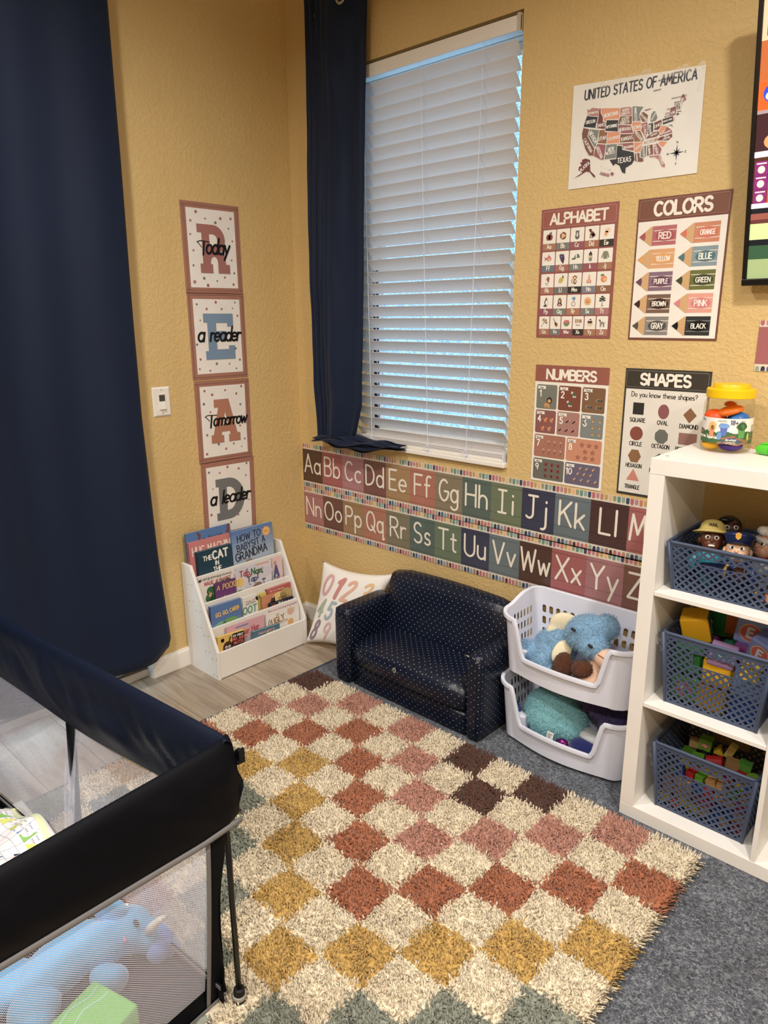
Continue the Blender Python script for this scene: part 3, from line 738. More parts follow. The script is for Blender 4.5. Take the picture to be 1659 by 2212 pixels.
# a piece of the same border by the screen, at the right edge
fn = on_right(2.008, 1.345); b, a = paper(fn, .12, .139, 'DDD3C0'); a.rect(0, .02, .12, .122, 'A24F58')
for k in range(8):
    u = .015*k+.0075
    a.poly([(u-.0055, .139), (u+.0055, .139)]+AR(u, .131, .0055, .0055, 0, -180, 5), PT[k]); a.poly([(u+.0055, .001)]+AR(u, .009, .0055, .0055, 0, 180, 5)+[(u-.0055, .001)], PB[k])
tag(b.build('border_card', m_gloss, org=orgof(fn, .12)), 'plain pink border card with pill trim, taped below the television', 'card')

# ---------------------------------------------------------------- READ posters
WOOD = 'A86C55'; PW, PH = .279, .352
def read_poster(z0, letter, lc, word, dots, label, tilt=0, size=.062, sxx=1.0, du=0):
    fn = on_left(-.5725, z0, tilt); H = PH
    b, a = paper(fn, PW, H, WOOD, .0015)
    for k in range(7):
        c = random.choice(['9C614A', 'B0735C', 'A5684F'])
        v = random.uniform(.002, .02); a.rect(.002, v, PW-.002, v+.001, c); a.rect(.002, H-v, PW-.002, H-v+.001, c); a.rect(v, .01, v+.001, H-.01, c); a.rect(PW-v, .01, PW-v+.001, H-.01, c)
    m = .024; a.rect(m, m, PW-m, H-m, 'ECE8E2', 2)
    iw, ih = PW-2*m, H-2*m
    for (u, v, r, c) in dots: a.ell(m+u*iw, m+v*ih, r*.00068, r*.00068, {0: 'A4545C', 1: '7A7B78', 2: 'B07078', 3: '995A4C'}[c], 3, n=10)
    lx, lz, lw, lh = .068, .082, .150, .188
    def sh(pts, col, l, dx=0, dy=0): a.poly([(lx+p[0]*lw+dx, lz+p[1]*lh+dy) for p in pts], col, l)
    shapes = {
     'R': ([(0,1),(.5,1)]+AR(.52,.7,.36,.3,88,-58,10)+[(.84,.42),(.88,.19),(1,.19),(1,0),(.62,0),(.62,.2)]+AR(.5,.22,.12,.13,0,180,7)+[(.38,.19),(.44,.19),(.44,0),(.05,0),(.05,.19),(.14,.19),(.14,.83),(0,.83)],
           [(.38,.8),(.5,.8)]+AR(.5,.68,.13,.12,90,-90,7)+[(.38,.56)]),
     'E': ([(0,1),(.98,1),(.98,.72),(.78,.72),(.78,.8),(.4,.8),(.4,.62),(.72,.62),(.72,.42),(.4,.42),(.4,.22),(.8,.22),(.8,.3),(1,.3),(1,0),(.02,0),(.02,.19),(.12,.19),(.12,.81),(0,.81)], None),
     'A': ([(.14,1),(.64,1),(.9,.19),(1,.19),(1,0),(.6,0),(.6,.17),(.66,.17),(.64,.25),(.36,.25),(.34,.17),(.42,.17),(.42,0),(0,0),(0,.19),(.08,.19),(.28,.82),(.14,.82)],
           [(.42,.42),(.58,.42),(.5,.7)]),
     'D': ([(0,1),(.42,1)]+AR(.45,.5,.55,.5,90,-90,14)+[(0,0),(0,.18),(.1,.18),(.1,.82),(0,.82)], [(.38,.78),(.45,.78)]+AR(.45,.5,.25,.28,90,-90,10)+[(.38,.22)])}
    out, hole = shapes[letter]
    sh(out, 'A9A19E', 3, .0022, -.0018); sh(out, lc, 4)
    if hole: sh([(p[0]+.01, p[1]+.004) for p in hole], 'A9A19E', 5); sh(hole, 'ECE8E2', 6)
    # brush script word
    T = word; K = '0E0E10'
    def script(t, u0, u1, hh):
        tot = sum(G[c][0] for c in t)+.07*(len(t)-1)+.12; a.text(t, u0, .158, hh, K, .155, 'l', (u1-u0)/hh/tot, .07, .2, l=7)
    if T[0] == 'T':
        d0 = .020 if letter == 'R' else -.004
        a.stroke([(.045+d0, .200), (.06+d0, .206), (.105+d0, .203)], .0035, K, 7); a.stroke([(.049+d0, .199), (.058+d0, .19), (.066+d0, .181)], .003, K, 7)
        a.stroke([(.079+d0, .203), (.071+d0, .152)], .008, K, 7); script(T[1:], .085+d0, .222 if letter == 'R' else .258, size)
    else:
        script('a', .036, .070, size*1.05); script(T[2:], .096, .252, size)
    tag(b.build('letter_poster', m_print, org=orgof(fn, PW)), label, 'poster', 'letter posters down the left wall')
DR = [(.2,.955,9,3),(.38,.88,6,0),(.7,.9,9,0),(.92,.91,9,2),(.08,.84,8,2),(.59,.84,9,1),(.86,.78,6,1),(.06,.67,6,3),(.93,.62,6,3),(.1,.47,7,2),(.08,.28,7,1),(.89,.37,6,3),(.93,.2,7,1),(.28,.12,9,1),(.72,.14,7,0),(.55,.09,6,1),(.08,.07,11,2),(.35,.03,10,3),(.9,.05,8,0)]
DE = [(.08,.93,7,1),(.48,.96,9,0),(.9,.96,6,1),(.28,.87,8,0),(.6,.87,7,0),(.84,.88,5,1),(.94,.78,8,2),(.13,.72,6,2),(.03,.4,8,1),(.86,.33,8,1),(.08,.2,8,0),(.94,.17,8,0),(.42,.13,9,1),(.7,.12,6,0),(.05,.07,7,2),(.27,.04,7,0),(.85,.05,6,1)]
DA = [(.1,.94,8,0),(.55,.93,7,0),(.92,.97,8,0),(.26,.88,9,0),(.8,.87,8,3),(.07,.76,9,1),(.88,.71,8,1),(.2,.64,7,2),(.85,.4,7,0),(.1,.32,8,1),(.94,.2,7,1),(.34,.17,9,1),(.68,.15,7,3),(.5,.09,9,2),(.07,.05,9,0),(.86,.09,5,1)]
DD = [(.06,.93,8,1),(.48,.97,9,0),(.93,.98,8,1),(.3,.9,7,2),(.74,.92,9,2),(.9,.8,7,2),(.13,.68,5,1),(.95,.42,6,2),(.06,.3,9,0),(.68,.22,8,2),(.9,.24,6,1),(.5,.13,8,1)]
read_poster(1.5995, 'R', 'A35F58', 'Today', DR, 'top poster of the column, large rust letter R with the word Today', 0, .06, 1.05)
read_poster(1.2505, 'E', '6A8CAD', 'a reader', DE, 'second poster down, large blue letter E with the words a reader', -.004, .058, .98)
read_poster(.894, 'A', 'B06D48', 'Tomorrow', DA, 'third poster down, large tan letter A with the word Tomorrow', -.01, .052, .86)
read_poster(.545, 'D', '737678', 'a leader', DD, 'lowest poster of the column, large grey letter D with the words a leader', -.016, .058, .98)

# ---------------------------------------------------------------- map poster
fn = planefn((1.382, -.0025, 1.888), (1, 0, 0), (0, 0, 1), (0, -1, 0))
b = MB(); Q = [(0, .005), (.409, .003), (.405, .277), (0, .304)]
b.hexa([fn(u, v, -.0012) for u, v in Q]+[fn(u, v, 0) for u, v in Q], 'E9E6DE'); a = Art(b, fn)
for c, pts in STATES:
    q = [(x/1000, y/1000) for x, y in pts]; a.poly(q, c, 1); a.line(q+[q[0]], .0011, 'EDEAE2', 2)
for t, p, q in STATE_NAMES:
    p = (p[0]/1000, p[1]/1000); q = (q[0]/1000, q[1]/1000); d_ = math.hypot(q[0]-p[0], q[1]-p[1]); ang = math.atan2(q[1]-p[1], q[0]-p[0])
    h = min(.0135 if t == 'TEXAS' else .0115, d_*1.5/len(t)+.001); tot = sum(G[c_][0] for c_ in t)+.2*(len(t)-1)
    a.text(t, (p[0]+q[0])/2+math.sin(ang)*h/2, (p[1]+q[1])/2-math.cos(ang)*h/2, h, '9C5058' if t == 'HAWAII' else 'F2EFE8', .17, 'c', d_/h/tot, rot=ang, l=3, caps=5)
a.text('UNITED STATES OF AMERICA', .212, .252, .026, '2E3340', .15, 'c', .212*1.63/(.026*sum(G[c_][0]+.2 for c_ in 'UNITED STATES OF AMERICA')), rot=-.028, l=2)
for (t, u, v) in [('NEW HAMPSHIRE', .293, .262), ('VERMONT', .272, .238), ('MASSACHUSETTS', .338, .208), ('RHODE', .334, .196), ('ISLAND', .334, .191), ('CONNECTICUT', .322, .182), ('NEW JERSEY', .318, .172), ('DELAWARE', .314, .163), ('MARYLAND', .308, .153)]:
    a.text(t, u, v, .0042, '5A4A4A', .14, l=2, caps=0)
for k in range(8):
    L = .022 if k % 2 == 0 else .013; an = k*PI/4; w_ = .0028
    c_, s_ = math.cos(an), math.sin(an); a.poly([(.345+c_*L, .065+s_*L), (.345-s_*w_, .065+c_*w_), (.345-c_*.003, .065-s_*.003), (.345+s_*w_, .065-c_*w_)], '2E3340', 2)
for t, u, v in [('N', .345, .090), ('S', .345, .033), ('E', .371, .062), ('W', .319, .062)]: a.text(t, u, v, .0055, '2E3340', .16, l=2)
mp_ = tag(b.build('map_poster', m_print, org=fn(.2, 0, 0)), 'map of the United States titled UNITED STATES OF AMERICA, taped high on the wall', 'poster')
m_tape = mat('clear_tape', 'F7F2E4', rough=.2, alpha=.22)
tb = MB()
for (u0, v0, u1, v1) in [(.09, .283, .25, .296), (.279, .272, .405, .284)]:
    n = 22; top = [(u0+(u1-u0)*k/n, v0+(v1-v0)*.9*0+.012+(-.017*(u0+(u1-u0)*k/n)/.4)*0+random.uniform(-.006, .007)) for k in range(n+1)]
    P = [(u0, v0-.004), (u1, v0-.004)]+list(reversed(top)); tb.poly([fn(u, v, .0016) for u, v in P])
tb.poly([fn(u, v, .0016) for u, v in [(.385, .215), (.398, .215), (.408, .275), (.395, .275)]]); tb.build('adhesive_tape', m_tape, mp_)

# ---------------------------------------------------------------- alphabet poster
def icon(a, k, u, v, s):
    E = lambda x, y, rx, ry, c, l=4, rot=0, n=12, **kw: a.ell(u+x*s, v+y*s, rx*s, ry*s, c, l, rot, n, **kw)
    P = lambda pts, c, l=4: a.poly([(u+x*s, v+y*s) for x, y in pts], c, l)
    S = lambda pts, w, c, l=4: a.stroke([(u+x*s, v+y*s) for x, y in pts], w*s, c, l, 5)
    if k == 'apple': E(-.25, -.1, .5, .6, '84312C'); E(.25, -.1, .5, .6, '84312C'); E(.3, .68, .3, .13, '4A5548', 5, .5); S([(0, .4), (.05, .8)], .08, '4A5548', 5)
    elif k == 'ball': E(0, 0, .75, .75, 'E8A04A', n=16); [S(AR(0, 0, .55, .55, t, t+80, 4), .22, '4A4458', 5) for t in (20, 140, 260)]; [S([(0, 0), (.6*math.cos(math.radians(t)), .6*math.sin(math.radians(t)))], .06, 'F4EBDD', 6) for t in (0, 120, 240)]
    elif k == 'cat': E(0, -.35, .48, .55, '6F6C70'); E(0, .35, .4, .36, '6F6C70', 5); P([(-.38, .4), (-.36, .85), (-.1, .62)], '6F6C70'); P([(.38, .4), (.36, .85), (.1, .62)], '6F6C70'); E(0, -.15, .2, .26, 'E9DFC8', 6); E(0, .25, .16, .12, 'E9DFC8', 6)
    elif k == 'dog': E(.15, -.1, .5, .36, '6E372C', rot=-.9); E(-.3, .5, .26, .3, '6E372C', 5); E(.3, -.4, .42, .34, '6E372C'); S([(-.3, -.1), (-.35, -.85)], .18, '6E372C'); S([(.1, -.4), (.05, -.9)], .18, '6E372C'); S([(.6, -.4), (.85, -.2)], .08, '6E372C'); E(-.5, .65, .12, .2, '582A22', 6)
    elif k == 'ele': E(.1, .3, .6, .42, 'EFC39C', rot=.3); E(-.15, -.3, .42, .55, 'EFC39C', rot=-.5); E(-.2, -.3, .24, .26, 'E08A3C', 5)
    elif k == 'fish': E(.1, 0, .6, .45, 'D4607A'); E(.15, -.15, .35, .25, 'E8A84E', 5); P([(-.35, 0), (-.9, .4), (-.75, -.05), (-.95, -.45)], 'B84A78'); P([(-.1, .4), (.1, .8), (.35, .38)], 'B84A78')
    elif k == 'grapes': [E(x, y, .2, .2, '452D62', 4+(i % 2), n=8) for i, (x, y) in enumerate([(-.45, .45), (-.1, .55), (.25, .5), (-.35, .1), (0, .15), (.35, .15), (-.2, -.25), (.15, -.2), (.4, -.2), (0, -.55), (.3, -.55), (.25, -.85)])]; S([(-.4, .8), (-.1, .7)], .06, '4A3A30', 6)
    elif k == 'hat': P([(-.35, -.2)]+AR(.2, -.15, .6, .75, 175, 0, 8), '5E7356'); P([(-.1, -.15), (-.1, .45), (.2, .6), (.2, -.15)], 'E3E4D8', 5); E(-.5, -.3, .45, .14, '4C6148', 5, .1)
    elif k == 'ice': P([(-.35, -.2), (.35, -.2), (.28, -.9), (-.28, -.9)], '7A8A78'); E(0, -.1, .48, .2, 'EDC49A', 5); E(0, .15, .36, .2, 'F2DCC0', 5); P([(-.38, .3), (0, .95), (.4, .25), (.2, .1), (0, .3), (-.2, .1)], '2E2028', 6)
    elif k == 'jacket': P([(-.25, .75), (.25, .75), (.5, .6), (.85, -.4), (.6, -.5), (.42, .1), (.42, -.65), (-.42, -.65), (-.42, .1), (-.6, -.5), (-.85, -.4), (-.5, .6)], '8A9074'); S([(0, .7), (0, -.6)], .05, '5E6450', 5)
    elif k == 'kite': P([(.1, .85), (.5, .5), (.3, -.4), (-.3, .25)], 'B85058'); P([(.1, .85), (.3, -.4), (.5, .5)], '8E3640', 5); S([(.3, -.4), (-.1, -.55), (-.4, -.45), (-.2, -.85), (.3, -.8)], .05, '4A3A40', 4)
    elif k == 'lemon': E(0, 0, .62, .46, 'C8B234', rot=.9, n=14); E(.45, .65, .3, .13, '3E4E3A', 5, -1.1)
    elif k == 'monkey': E(0, .4, .42, .38, '6E3A28'); E(0, .32, .3, .25, 'E9B78E', 5); E(-.5, .45, .15, .15, 'E9B78E'); E(.5, .5, .15, .15, 'E9B78E'); E(.05, -.4, .36, .48, '6E3A28'); E(.1, -.35, .2, .3, 'E9C8A4', 5); S(AR(-.45, -.3, .25, .35, 90, 260, 5), .1, '6E3A28', 4)
    elif k == 'nose': P([(-.12, .85), (.1, .85), (.25, 0), (.55, -.4), (.45, -.75), (-.45, -.75), (-.6, -.4), (-.25, 0)], 'DE9A80'); E(-.3, -.68, .12, .06, '6E3A34', 5); E(.3, -.68, .12, .06, '6E3A34', 5)
    elif k == 'orange': E(0, -.1, .65, .62, 'E0762C', n=14); E(.2, -.2, .32, .32, 'F0B060', 5); E(-.35, .65, .4, .15, '4E7A3C', 5, .2)
    elif k == 'penguin': E(0, -.1, .42, .62, '26262C'); E(.1, -.1, .3, .5, 'F0ECE4', 5); P([(-.25, .4), (.25, .55), (-.05, .95)], '8E3640', 6); E(-.3, -.75, .3, .14, '26262C', 6); E(.15, -.85, .2, .1, 'D08840', 6)
    elif k == 'queen': E(0, .05, .42, .6, '2E2226'); E(0, -.55, .55, .35, '2E2226'); E(0, .1, .24, .3, 'E2A68E', 5); E(0, -.6, .34, .28, 'C8888E', 5); P([(-.2, .62), (-.24, .92), (-.08, .75), (0, 1), (.08, .75), (.24, .92), (.2, .62)], 'E0B04A', 6)
    elif k == 'ring': a.ring(u, v-.45*s, .4*s, .08*s, '8E4A48', 4, 12); P([(-.4, .6), (-.25, .85), (.3, .9), (.45, .6), (.1, .1)], '5A94C0', 5)
    elif k == 'sun': P([(math.cos(t*PI/10)*(.9 if t % 2 else .6), math.sin(t*PI/10)*(.9 if t % 2 else .6)) for t in range(20)], 'E0A040'); E(0, 0, .5, .5, 'E89A3A', 5); S(AR(0, 0, .25, .25, 200, 340, 4), .09, '6E2A1C', 6); E(-.18, .15, .06, .08, '3A1C14', 6); E(.18, .15, .06, .08, '3A1C14', 6)
    elif k == 'tree': S([(0, -.9), (0, .6)], .09, '3A3A34'); [E(x, y, .3, .15, '3E443C', 5, n=8) for x, y in [(0, .8), (-.35, .45), (.35, .5), (-.4, .05), (.4, .1), (0, .3)]]; S([(-.25, -.9), (.25, -.9)], .06, '3A3A34')
    elif k == 'umbrella': [a.poly([(u, v+.1*s), (u+.8*s*math.cos(math.radians(t)), v+.1*s+.8*s*math.sin(math.radians(t))), (u+.8*s*math.cos(math.radians(t+30)), v+.1*s+.8*s*math.sin(math.radians(t+30)))], c, 4) for t, c in zip(range(-30, 150, 30), ['8E5A78', 'D8C878', '8E5A78', 'D8C878', '8E5A78', 'D8C878'])]; S([(0, .1), (-.5, -.6), (-.65, -.85), (-.8, -.7)], .06, '4A4048', 5)
    elif k == 'violin': E(.3, -.45, .38, .4, 'A8703C'); E(.05, -.1, .28, .28, 'A8703C'); S([(.1, 0), (-.5, .9)], .1, '5A3420', 5); E(.25, -.4, .12, .12, '3A2418', 6)
    elif k == 'melon': P([(-.75, .1)]+AR(0, .1, .75, .85, 180, 360, 8), '4E7A44'); E(0, .15, .72, .32, 'C85A5C', 5); [S([(x, -.1), (x*.6, -.7)], .1, '8EAE6A', 6) for x in (-.5, -.15, .2, .5)]; [E(x, .4, .2, .18, 'D06068', 6) for x in (-.3, .1, .4)]
    elif k == 'xylo': [P([(-.7+i*.26, .75-i*.02), (-.5+i*.26, .77-i*.02), (-.5+i*.26, -.0), (-.7+i*.26, -.02)], c, 4) for i, c in enumerate(['8A6AA0', 'C8A868', '7A8AA0', 'D8B060', '9A4A48', 'A06038'])]; S([(-.3, -.5), (.2, -.7)], .05, '6A4A40'); E(-.35, -.45, .15, .12, 'B04858', 5); E(.3, -.45, .15, .12, 'B04858', 5)
    elif k == 'yogurt': E(0, -.2, .6, .62, 'E9D4AE', n=14); E(0, .2, .55, .26, '3A2226', 5); [S([(x, .1), (x, -.25)], .1, '3A2226', 6) for x in (-.4, -.1, .2, .45)]; E(0, .5, .4, .2, 'F0E2CC', 6); E(.1, .62, .22, .15, 'A83A44', 6)
    elif k == 'zebra': E(0, -.05, .5, .26, '3A3A3A'); E(-.5, .4, .16, .3, '4A4A4A', rot=.5); [S([(x, -.2), (x, -.85)], .11, '5A5A5A') for x in (-.4, -.2, .3, .48)]; [S([(x, .18), (x+.05, -.28)], .06, 'EDE8DE', 5) for x in (-.35, -.15, .05, .25, .42)]; S([(.5, 0), (.85, -.1)], .05, '3A3A3A')
fn = on_right(1.2895, 1.429); W_, H_ = .2725, .4115; b, a = paper(fn, W_, H_, '93443F')
a.rr(.006, H_-.058, W_-.006, H_-.006, .006, 'C78B80', 1); a.rr(.0072, H_-.0568, W_-.0072, H_-.0072, .005, '9A4937', 2); a.fit('ALPHABET', .035, W_-.035, H_-.048, .031, 'EFE7D6', .23, .14, l=3)
rows = [(.157, .313), (.325, .48), (.495, .652), (.663, .82), (.83, .98)]
names = [['Aa', 'Bb', 'Cc', 'Dd', 'Ee'], ['Ff', 'Gg', 'Hh', 'Ii', 'Jj'], ['Kk', 'Ll', 'Mm', 'Nn', 'Oo'], ['Pp', 'Qq', 'Rr', 'Ss', 'Tt'], ['Uu', 'Vv', 'Ww', 'Xx', 'Yy', 'Zz']]
icol = [['AC7049', '7C807C', '964A58', 'A8633F', '3A3735'], ['6A7786', 'A65F4B', '7B807A', '964956', 'A56E42'], ['A86A49', '747370', '343330', '7A8190', '8E5C30'], ['944857', '7B807A', 'AC6D45', '7B807A', 'AE696A'], ['AA6945', '787A76', '934850', '363330', 'A56D45', 'AA6850']]
ics = [['apple', 'ball', 'cat', 'dog', 'ele'], ['fish', 'grapes', 'hat', 'ice', 'jacket'], ['kite', 'lemon', 'monkey', 'nose', 'orange'], ['penguin', 'queen', 'ring', 'sun', 'tree'], ['umbrella', 'violin', 'melon', 'xylo', 'yogurt', 'zebra']]
for r, (f0, f1) in enumerate(rows):
    n = len(names[r]); v1 = H_*(1-f0); v0 = H_*(1-f1); vm = v0+(v1-v0)*.33; cw_ = (W_-.016)/n
    for k in range(n):
        u0 = .008+cw_*k+.0016; u1 = .008+cw_*(k+1)-.0016
        a.rr(u0, v0, u1, v1, .0025, icol[r][k], 1); a.poly([(u0, vm), (u1, vm)]+AR(u1-.0025, v1-.0025, .0025, .0025, 0, 90, 3)+AR(u0+.0025, v1-.0025, .0025, .0025, 90, 180, 3), 'EEE9DC', 2)
        a.text(names[r][k], (u0+u1)/2, v0+.0055, .0125 if n == 5 else .0115, 'EFE7D6', .2, 'c', .95, .12, l=3, caps=6)
        icon(a, ics[r][k], (u0+u1)/2, (vm+v1)/2, .0165 if n == 5 else .0155)
tag(b.build('alphabet_poster', m_print, org=orgof(fn, W_)), 'dark red poster titled ALPHABET with small pictures in a grid', 'poster')

# ---------------------------------------------------------------- colours poster
fn = on_right(1.6245, 1.427); W_, H_ = .271, .411; b, a = paper(fn, W_, H_, '74392C')
a.rr(.005, H_-.059, W_-.005, H_-.005, .006, 'A97B68', 1); a.rr(.0062, H_-.0578, W_-.0062, H_-.0062, .005, '7A452B', 2); a.fit('COLORS', .052, W_-.052, H_-.05, .036, 'EFE7DA', .23, .16, l=3)
a.rect(.005, .006, W_-.005, H_-.065, 'EDE8DE', 2)
pc = [('RED', 'A8303F', 'B45058'), ('ORANGE', 'D0551F', 'CC7444'), ('YELLOW', 'DC9420', 'D9964E'), ('BLUE', '47747C', '7F98A4'), ('PURPLE', '6C3D5C', '86667E'), ('GREEN', '3C4A20', '68702C'), ('BROWN', '3E1C18', '7A5A48'), ('PINK', 'D46A70', 'E0907A'), ('GRAY', '54524E', '8A8684'), ('BLACK', '0C0C0A', '2E3234')]
for i, (t, cd, cb) in enumerate(pc):
    r, c = divmod(i, 2); u0 = .011+.1245*c; cy = H_*(1-.262-.159*r); h = .0275; u1 = u0+.113
    a.rect(u0+.04, cy-h, u1, cy+h, cb, 3)
    for s_ in (-.0165, .0135): a.rect(u0+.044, cy+s_, u1, cy+s_+.0022, 'E9DCCB' if cb != '2E3234' else '8A8C8E', 4)
    zg = [(u0+.04+(.0022 if k % 2 else -.0015), cy-h+2*h*k/14) for k in range(15)]
    a.poly([(u0+.017, cy-.0125)]+[(u0+.037, cy-h)]+zg+[(u0+.037, cy+h), (u0+.017, cy+.0125)], 'CFA05E', 5)
    a.poly([(u0, cy), (u0+.017, cy-.0125), (u0+.0195, cy-.006), (u0+.020, cy), (u0+.0195, cy+.006), (u0+.017, cy+.0125)], cd, 6)
    a.ell(u0+.0795, cy+.0, .0285, .0155, cd, 5, n=20); L = .042 if len(t) > 4 else .036; hh = .0135 if len(t) > 4 else .0165
    if t == 'RED': L = .036; hh = .018
    a.fit(t, u0+.0795-L/2, u0+.0795+L/2, cy-hh/2, hh, 'F4EEE4', .17, .16, l=6, caps=6)
tag(b.build('colours_poster', m_print, org=orgof(fn, W_)), 'brown framed poster titled COLORS showing ten coloured pencils', 'poster')

# ---------------------------------------------------------------- numbers poster
fn = on_right(1.2935, .923, -.003); W_, H_ = .277, .4135; b, a = paper(fn, W_, H_, 'ECE7DA')
a.rect(0, H_*.862, W_, H_, '964A33', 1); a.fit('NUMBERS', .046, W_-.046, H_*.886, .032, 'F0E9DA', .23, .12, l=3)
cells = [(0, .03, .32, .163, .367, '7A7C70'), (1, .343, .648, .163, .367, '7E3B22'), (2, .668, .968, .163, .367, '7E5733'), (3, .03, .32, .378, .575, '8B4C47'), (4, .343, .648, .378, .575, 'A87466'), (5, .668, .968, .378, .575, '7F8684'),
         (6, .03, .475, .588, .783, 'A7674A'), (7, .493, .968, .588, .783, 'C97D52'), (8, .03, .475, .797, .98, '6D6E62'), (9, .493, .968, .797, .98, '696078')]
wd_ = ['One', 'Two', 'Three', 'Four', 'Five', 'Six', 'Seven', 'Eight', 'Nine', 'Ten']
pos = {0: [(.65, .3)], 1: [(.72, .68), (.55, .3)], 2: [(.72, .5), (.28, .22), (.72, .22)], 3: [(.5, .6), (.8, .6), (.38, .22), (.7, .22)], 4: [(.52, .62), (.82, .62), (.2, .24), (.5, .24), (.8, .24)], 5: [(.55, .75), (.85, .75), (.55, .48), (.85, .48), (.55, .2), (.85, .2)],
       6: [(.48, .68), (.67, .68), (.86, .68), (.32, .3), (.5, .3), (.68, .3), (.87, .3)], 7: [(.45, .75), (.65, .75), (.85, .75), (.55, .47), (.76, .47), (.35, .2), (.56, .2), (.77, .2)], 8: [(.42, .75), (.62, .75), (.82, .75), (.42, .48), (.62, .48), (.82, .48), (.42, .2), (.62, .2), (.82, .2)],
       9: [(.45, .78), (.63, .78), (.82, .78), (.39, .52), (.57, .52), (.76, .52), (.3, .24), (.5, .24), (.7, .24), (.9, .24)]}
for (i, x0, x1, f0, f1, c) in cells:
    u0, u1, v0, v1 = W_*x0, W_*x1, H_*(1-f1), H_*(1-f0); a.rr(u0, v0, u1, v1, .006, c, 1)
    a.poly([(u0+.003, v1-.005), (u0+.037, v1-.005), (u0+.034, v1-.010), (u0+.037, v1-.015), (u0+.003, v1-.015), (u0+.006, v1-.010)], 'EFEADF', 2); a.text(wd_[i], u0+.0195, v1-.0132, .0062, '2E2A28', .15, l=3, caps=0)
    a.text(str(i+1), u0+.016, v1-.041, .021, 'F2EDE2', .19, gap=.18, l=3)
    w2, h2 = u1-u0, v1-v0
    for (p, q) in pos[i]:
        x, y = u0+p*w2, v0+q*h2
        Z = lambda dx, dy, rx, ry, cc, l=3, rot=0: a.ell(x+dx*.001, y+dy*.001, rx*.001, ry*.001, cc, l, rot, 10)
        if i == 0: Z(-9, -10, 11, 6, 'C98A38', 3); [a.stroke([(x+d*.001, y-.012), (x+d*.001, y-.021)], .0035, 'C98A38', 3, 5) for d in (-17, -12, -4, 0)]; Z(0, 5, 10.5, 11.5, '45241A', 4); Z(0, 3, 6.5, 6.5, 'D99A48', 5)
        elif i == 1: Z(0, 0, 8, 5.5, '44684A', 4, -.3); Z(-9, 5, 4.5, 4.5, 'E8E2D6', 4); Z(-9, 5, 1.2, 1.6, '20202A', 5); [a.stroke([(x+d*.001, y-.004), (x+(d-1)*.001, y-.010)], .003, 'E8E2D6', 3, 5) for d in (-4, 0, 5)]
        elif i == 2: Z(0, 0, 9, 6.5, 'C9A24C', 3); Z(1, 0, 7.5, 5.5, '55585C', 4); a.poly([(x+.007, y), (x+.013, y+.004), (x+.012, y-.003)], '20242C', 4)
        elif i == 3: Z(0, -1, 6, 4, 'D07C34'); Z(4, 4, 4, 3.6, 'D98438', 4); [a.stroke([(x+d*.001, y-.003), (x+d*.001, y-.009)], .0022, 'D07C34', 3, 5) for d in (-4, -2, 2, 4)]; a.stroke([(x-.006, y), (x-.009, y+.005)], .002, 'D07C34', 3, 5)
        elif i == 4: Z(2, 1, 5, 4, 'DC6A6E', 3, .4); a.stroke([(x-.009, y-.005), (x+.001, y+.002)], .0035, '26202A', 4, 5)
        elif i == 5: Z(0, -2, 4.5, 5, 'C9A24C'); Z(-2, 2, 3, 3.5, 'B85040', 4); Z(3, 1, 3.4, 1.6, '6A9A4C', 5, .4)
        elif i == 6: Z(0, 3, 4, 2.6, 'E39A92'); a.stroke([(x+.001, y), (x+.002, y-.006), (x-.002, y-.008), (x, y-.013)], .0007, '5A2E24', 3, 0); a.stroke([(x-.004, y+.004), (x-.007, y+.006)], .001, 'E39A92', 3, 0)
        elif i == 7:
            a.poly([(x+math.cos(PI/2+t*PI/5)*(.0105 if t % 2 == 0 else .0035), y+math.sin(PI/2+t*PI/5)*(.0105 if t % 2 == 0 else .0035)) for t in range(10)], '8E3A2A', 3); Z(0, 0, 2, 2, 'D9A080', 4)
        elif i == 8: Z(-4, 2, 4.6, 3.4, '8E3A34', 3, -.5); Z(4, 2, 4.6, 3.4, '8E3A34', 3, .5); Z(-3, -3, 3, 2.8, '8E3A34'); Z(3, -3, 3, 2.8, '8E3A34'); a.stroke([(x, y+.004), (x, y-.005)], .0022, '241416', 4, 5)
        elif i == 9: Z(0, -1, 5.5, 4, 'D9943C', 3, -.4); Z(2, 4, 2.2, 3.4, 'A8A8B4', 4, -.3); Z(-3, 0, 1.6, 1.8, 'F0B858', 4); a.stroke([(x+.001, y-.004), (x+.002, y+.001)], .0018, '2A201C', 5, 0); a.stroke([(x+.004, y-.004), (x+.005, y)], .0015, '2A201C', 5, 0)
tag(b.build('numbers_poster', m_print, org=orgof(fn, W_)), 'white poster titled NUMBERS with counting pictures one to ten', 'poster')

# ---------------------------------------------------------------- shapes poster
fn = on_right(1.6265, .9265); W_, H_ = .2675, .4115; b, a = paper(fn, W_, H_, '3B3A34')
a.rr(.004, H_-.058, W_-.006, H_-.006, .006, '8C8A80', 1); a.rr(.0052, H_-.0568, W_-.0072, H_-.0072, .005, '3E382F', 2); a.fit('SHAPES', .052, W_-.06, H_-.049, .033, 'F0E9DC', .24, .16, l=3)
a.rect(.006, .008, W_-.006, H_-.064, 'E4DFD4', 2); a.fit('Do you know these shapes?', .026, W_-.034, H_-.088, .0155, '24241F', .13, .14, l=3, caps=6)
cx = [.052, .134, .216]; V = lambda f: H_*(1-f)
a.rect(cx[0]-.018, V(.352), cx[0]+.018, V(.26), '33322F', 3); a.ell(cx[1], V(.315), .0175, .023, '8E474C', 3, n=20); a.poly([(cx[2]-.0205, V(.325)), (cx[2], V(.27)), (cx[2]+.0205, V(.325)), (cx[2], V(.385))], '8A5A2C', 3)
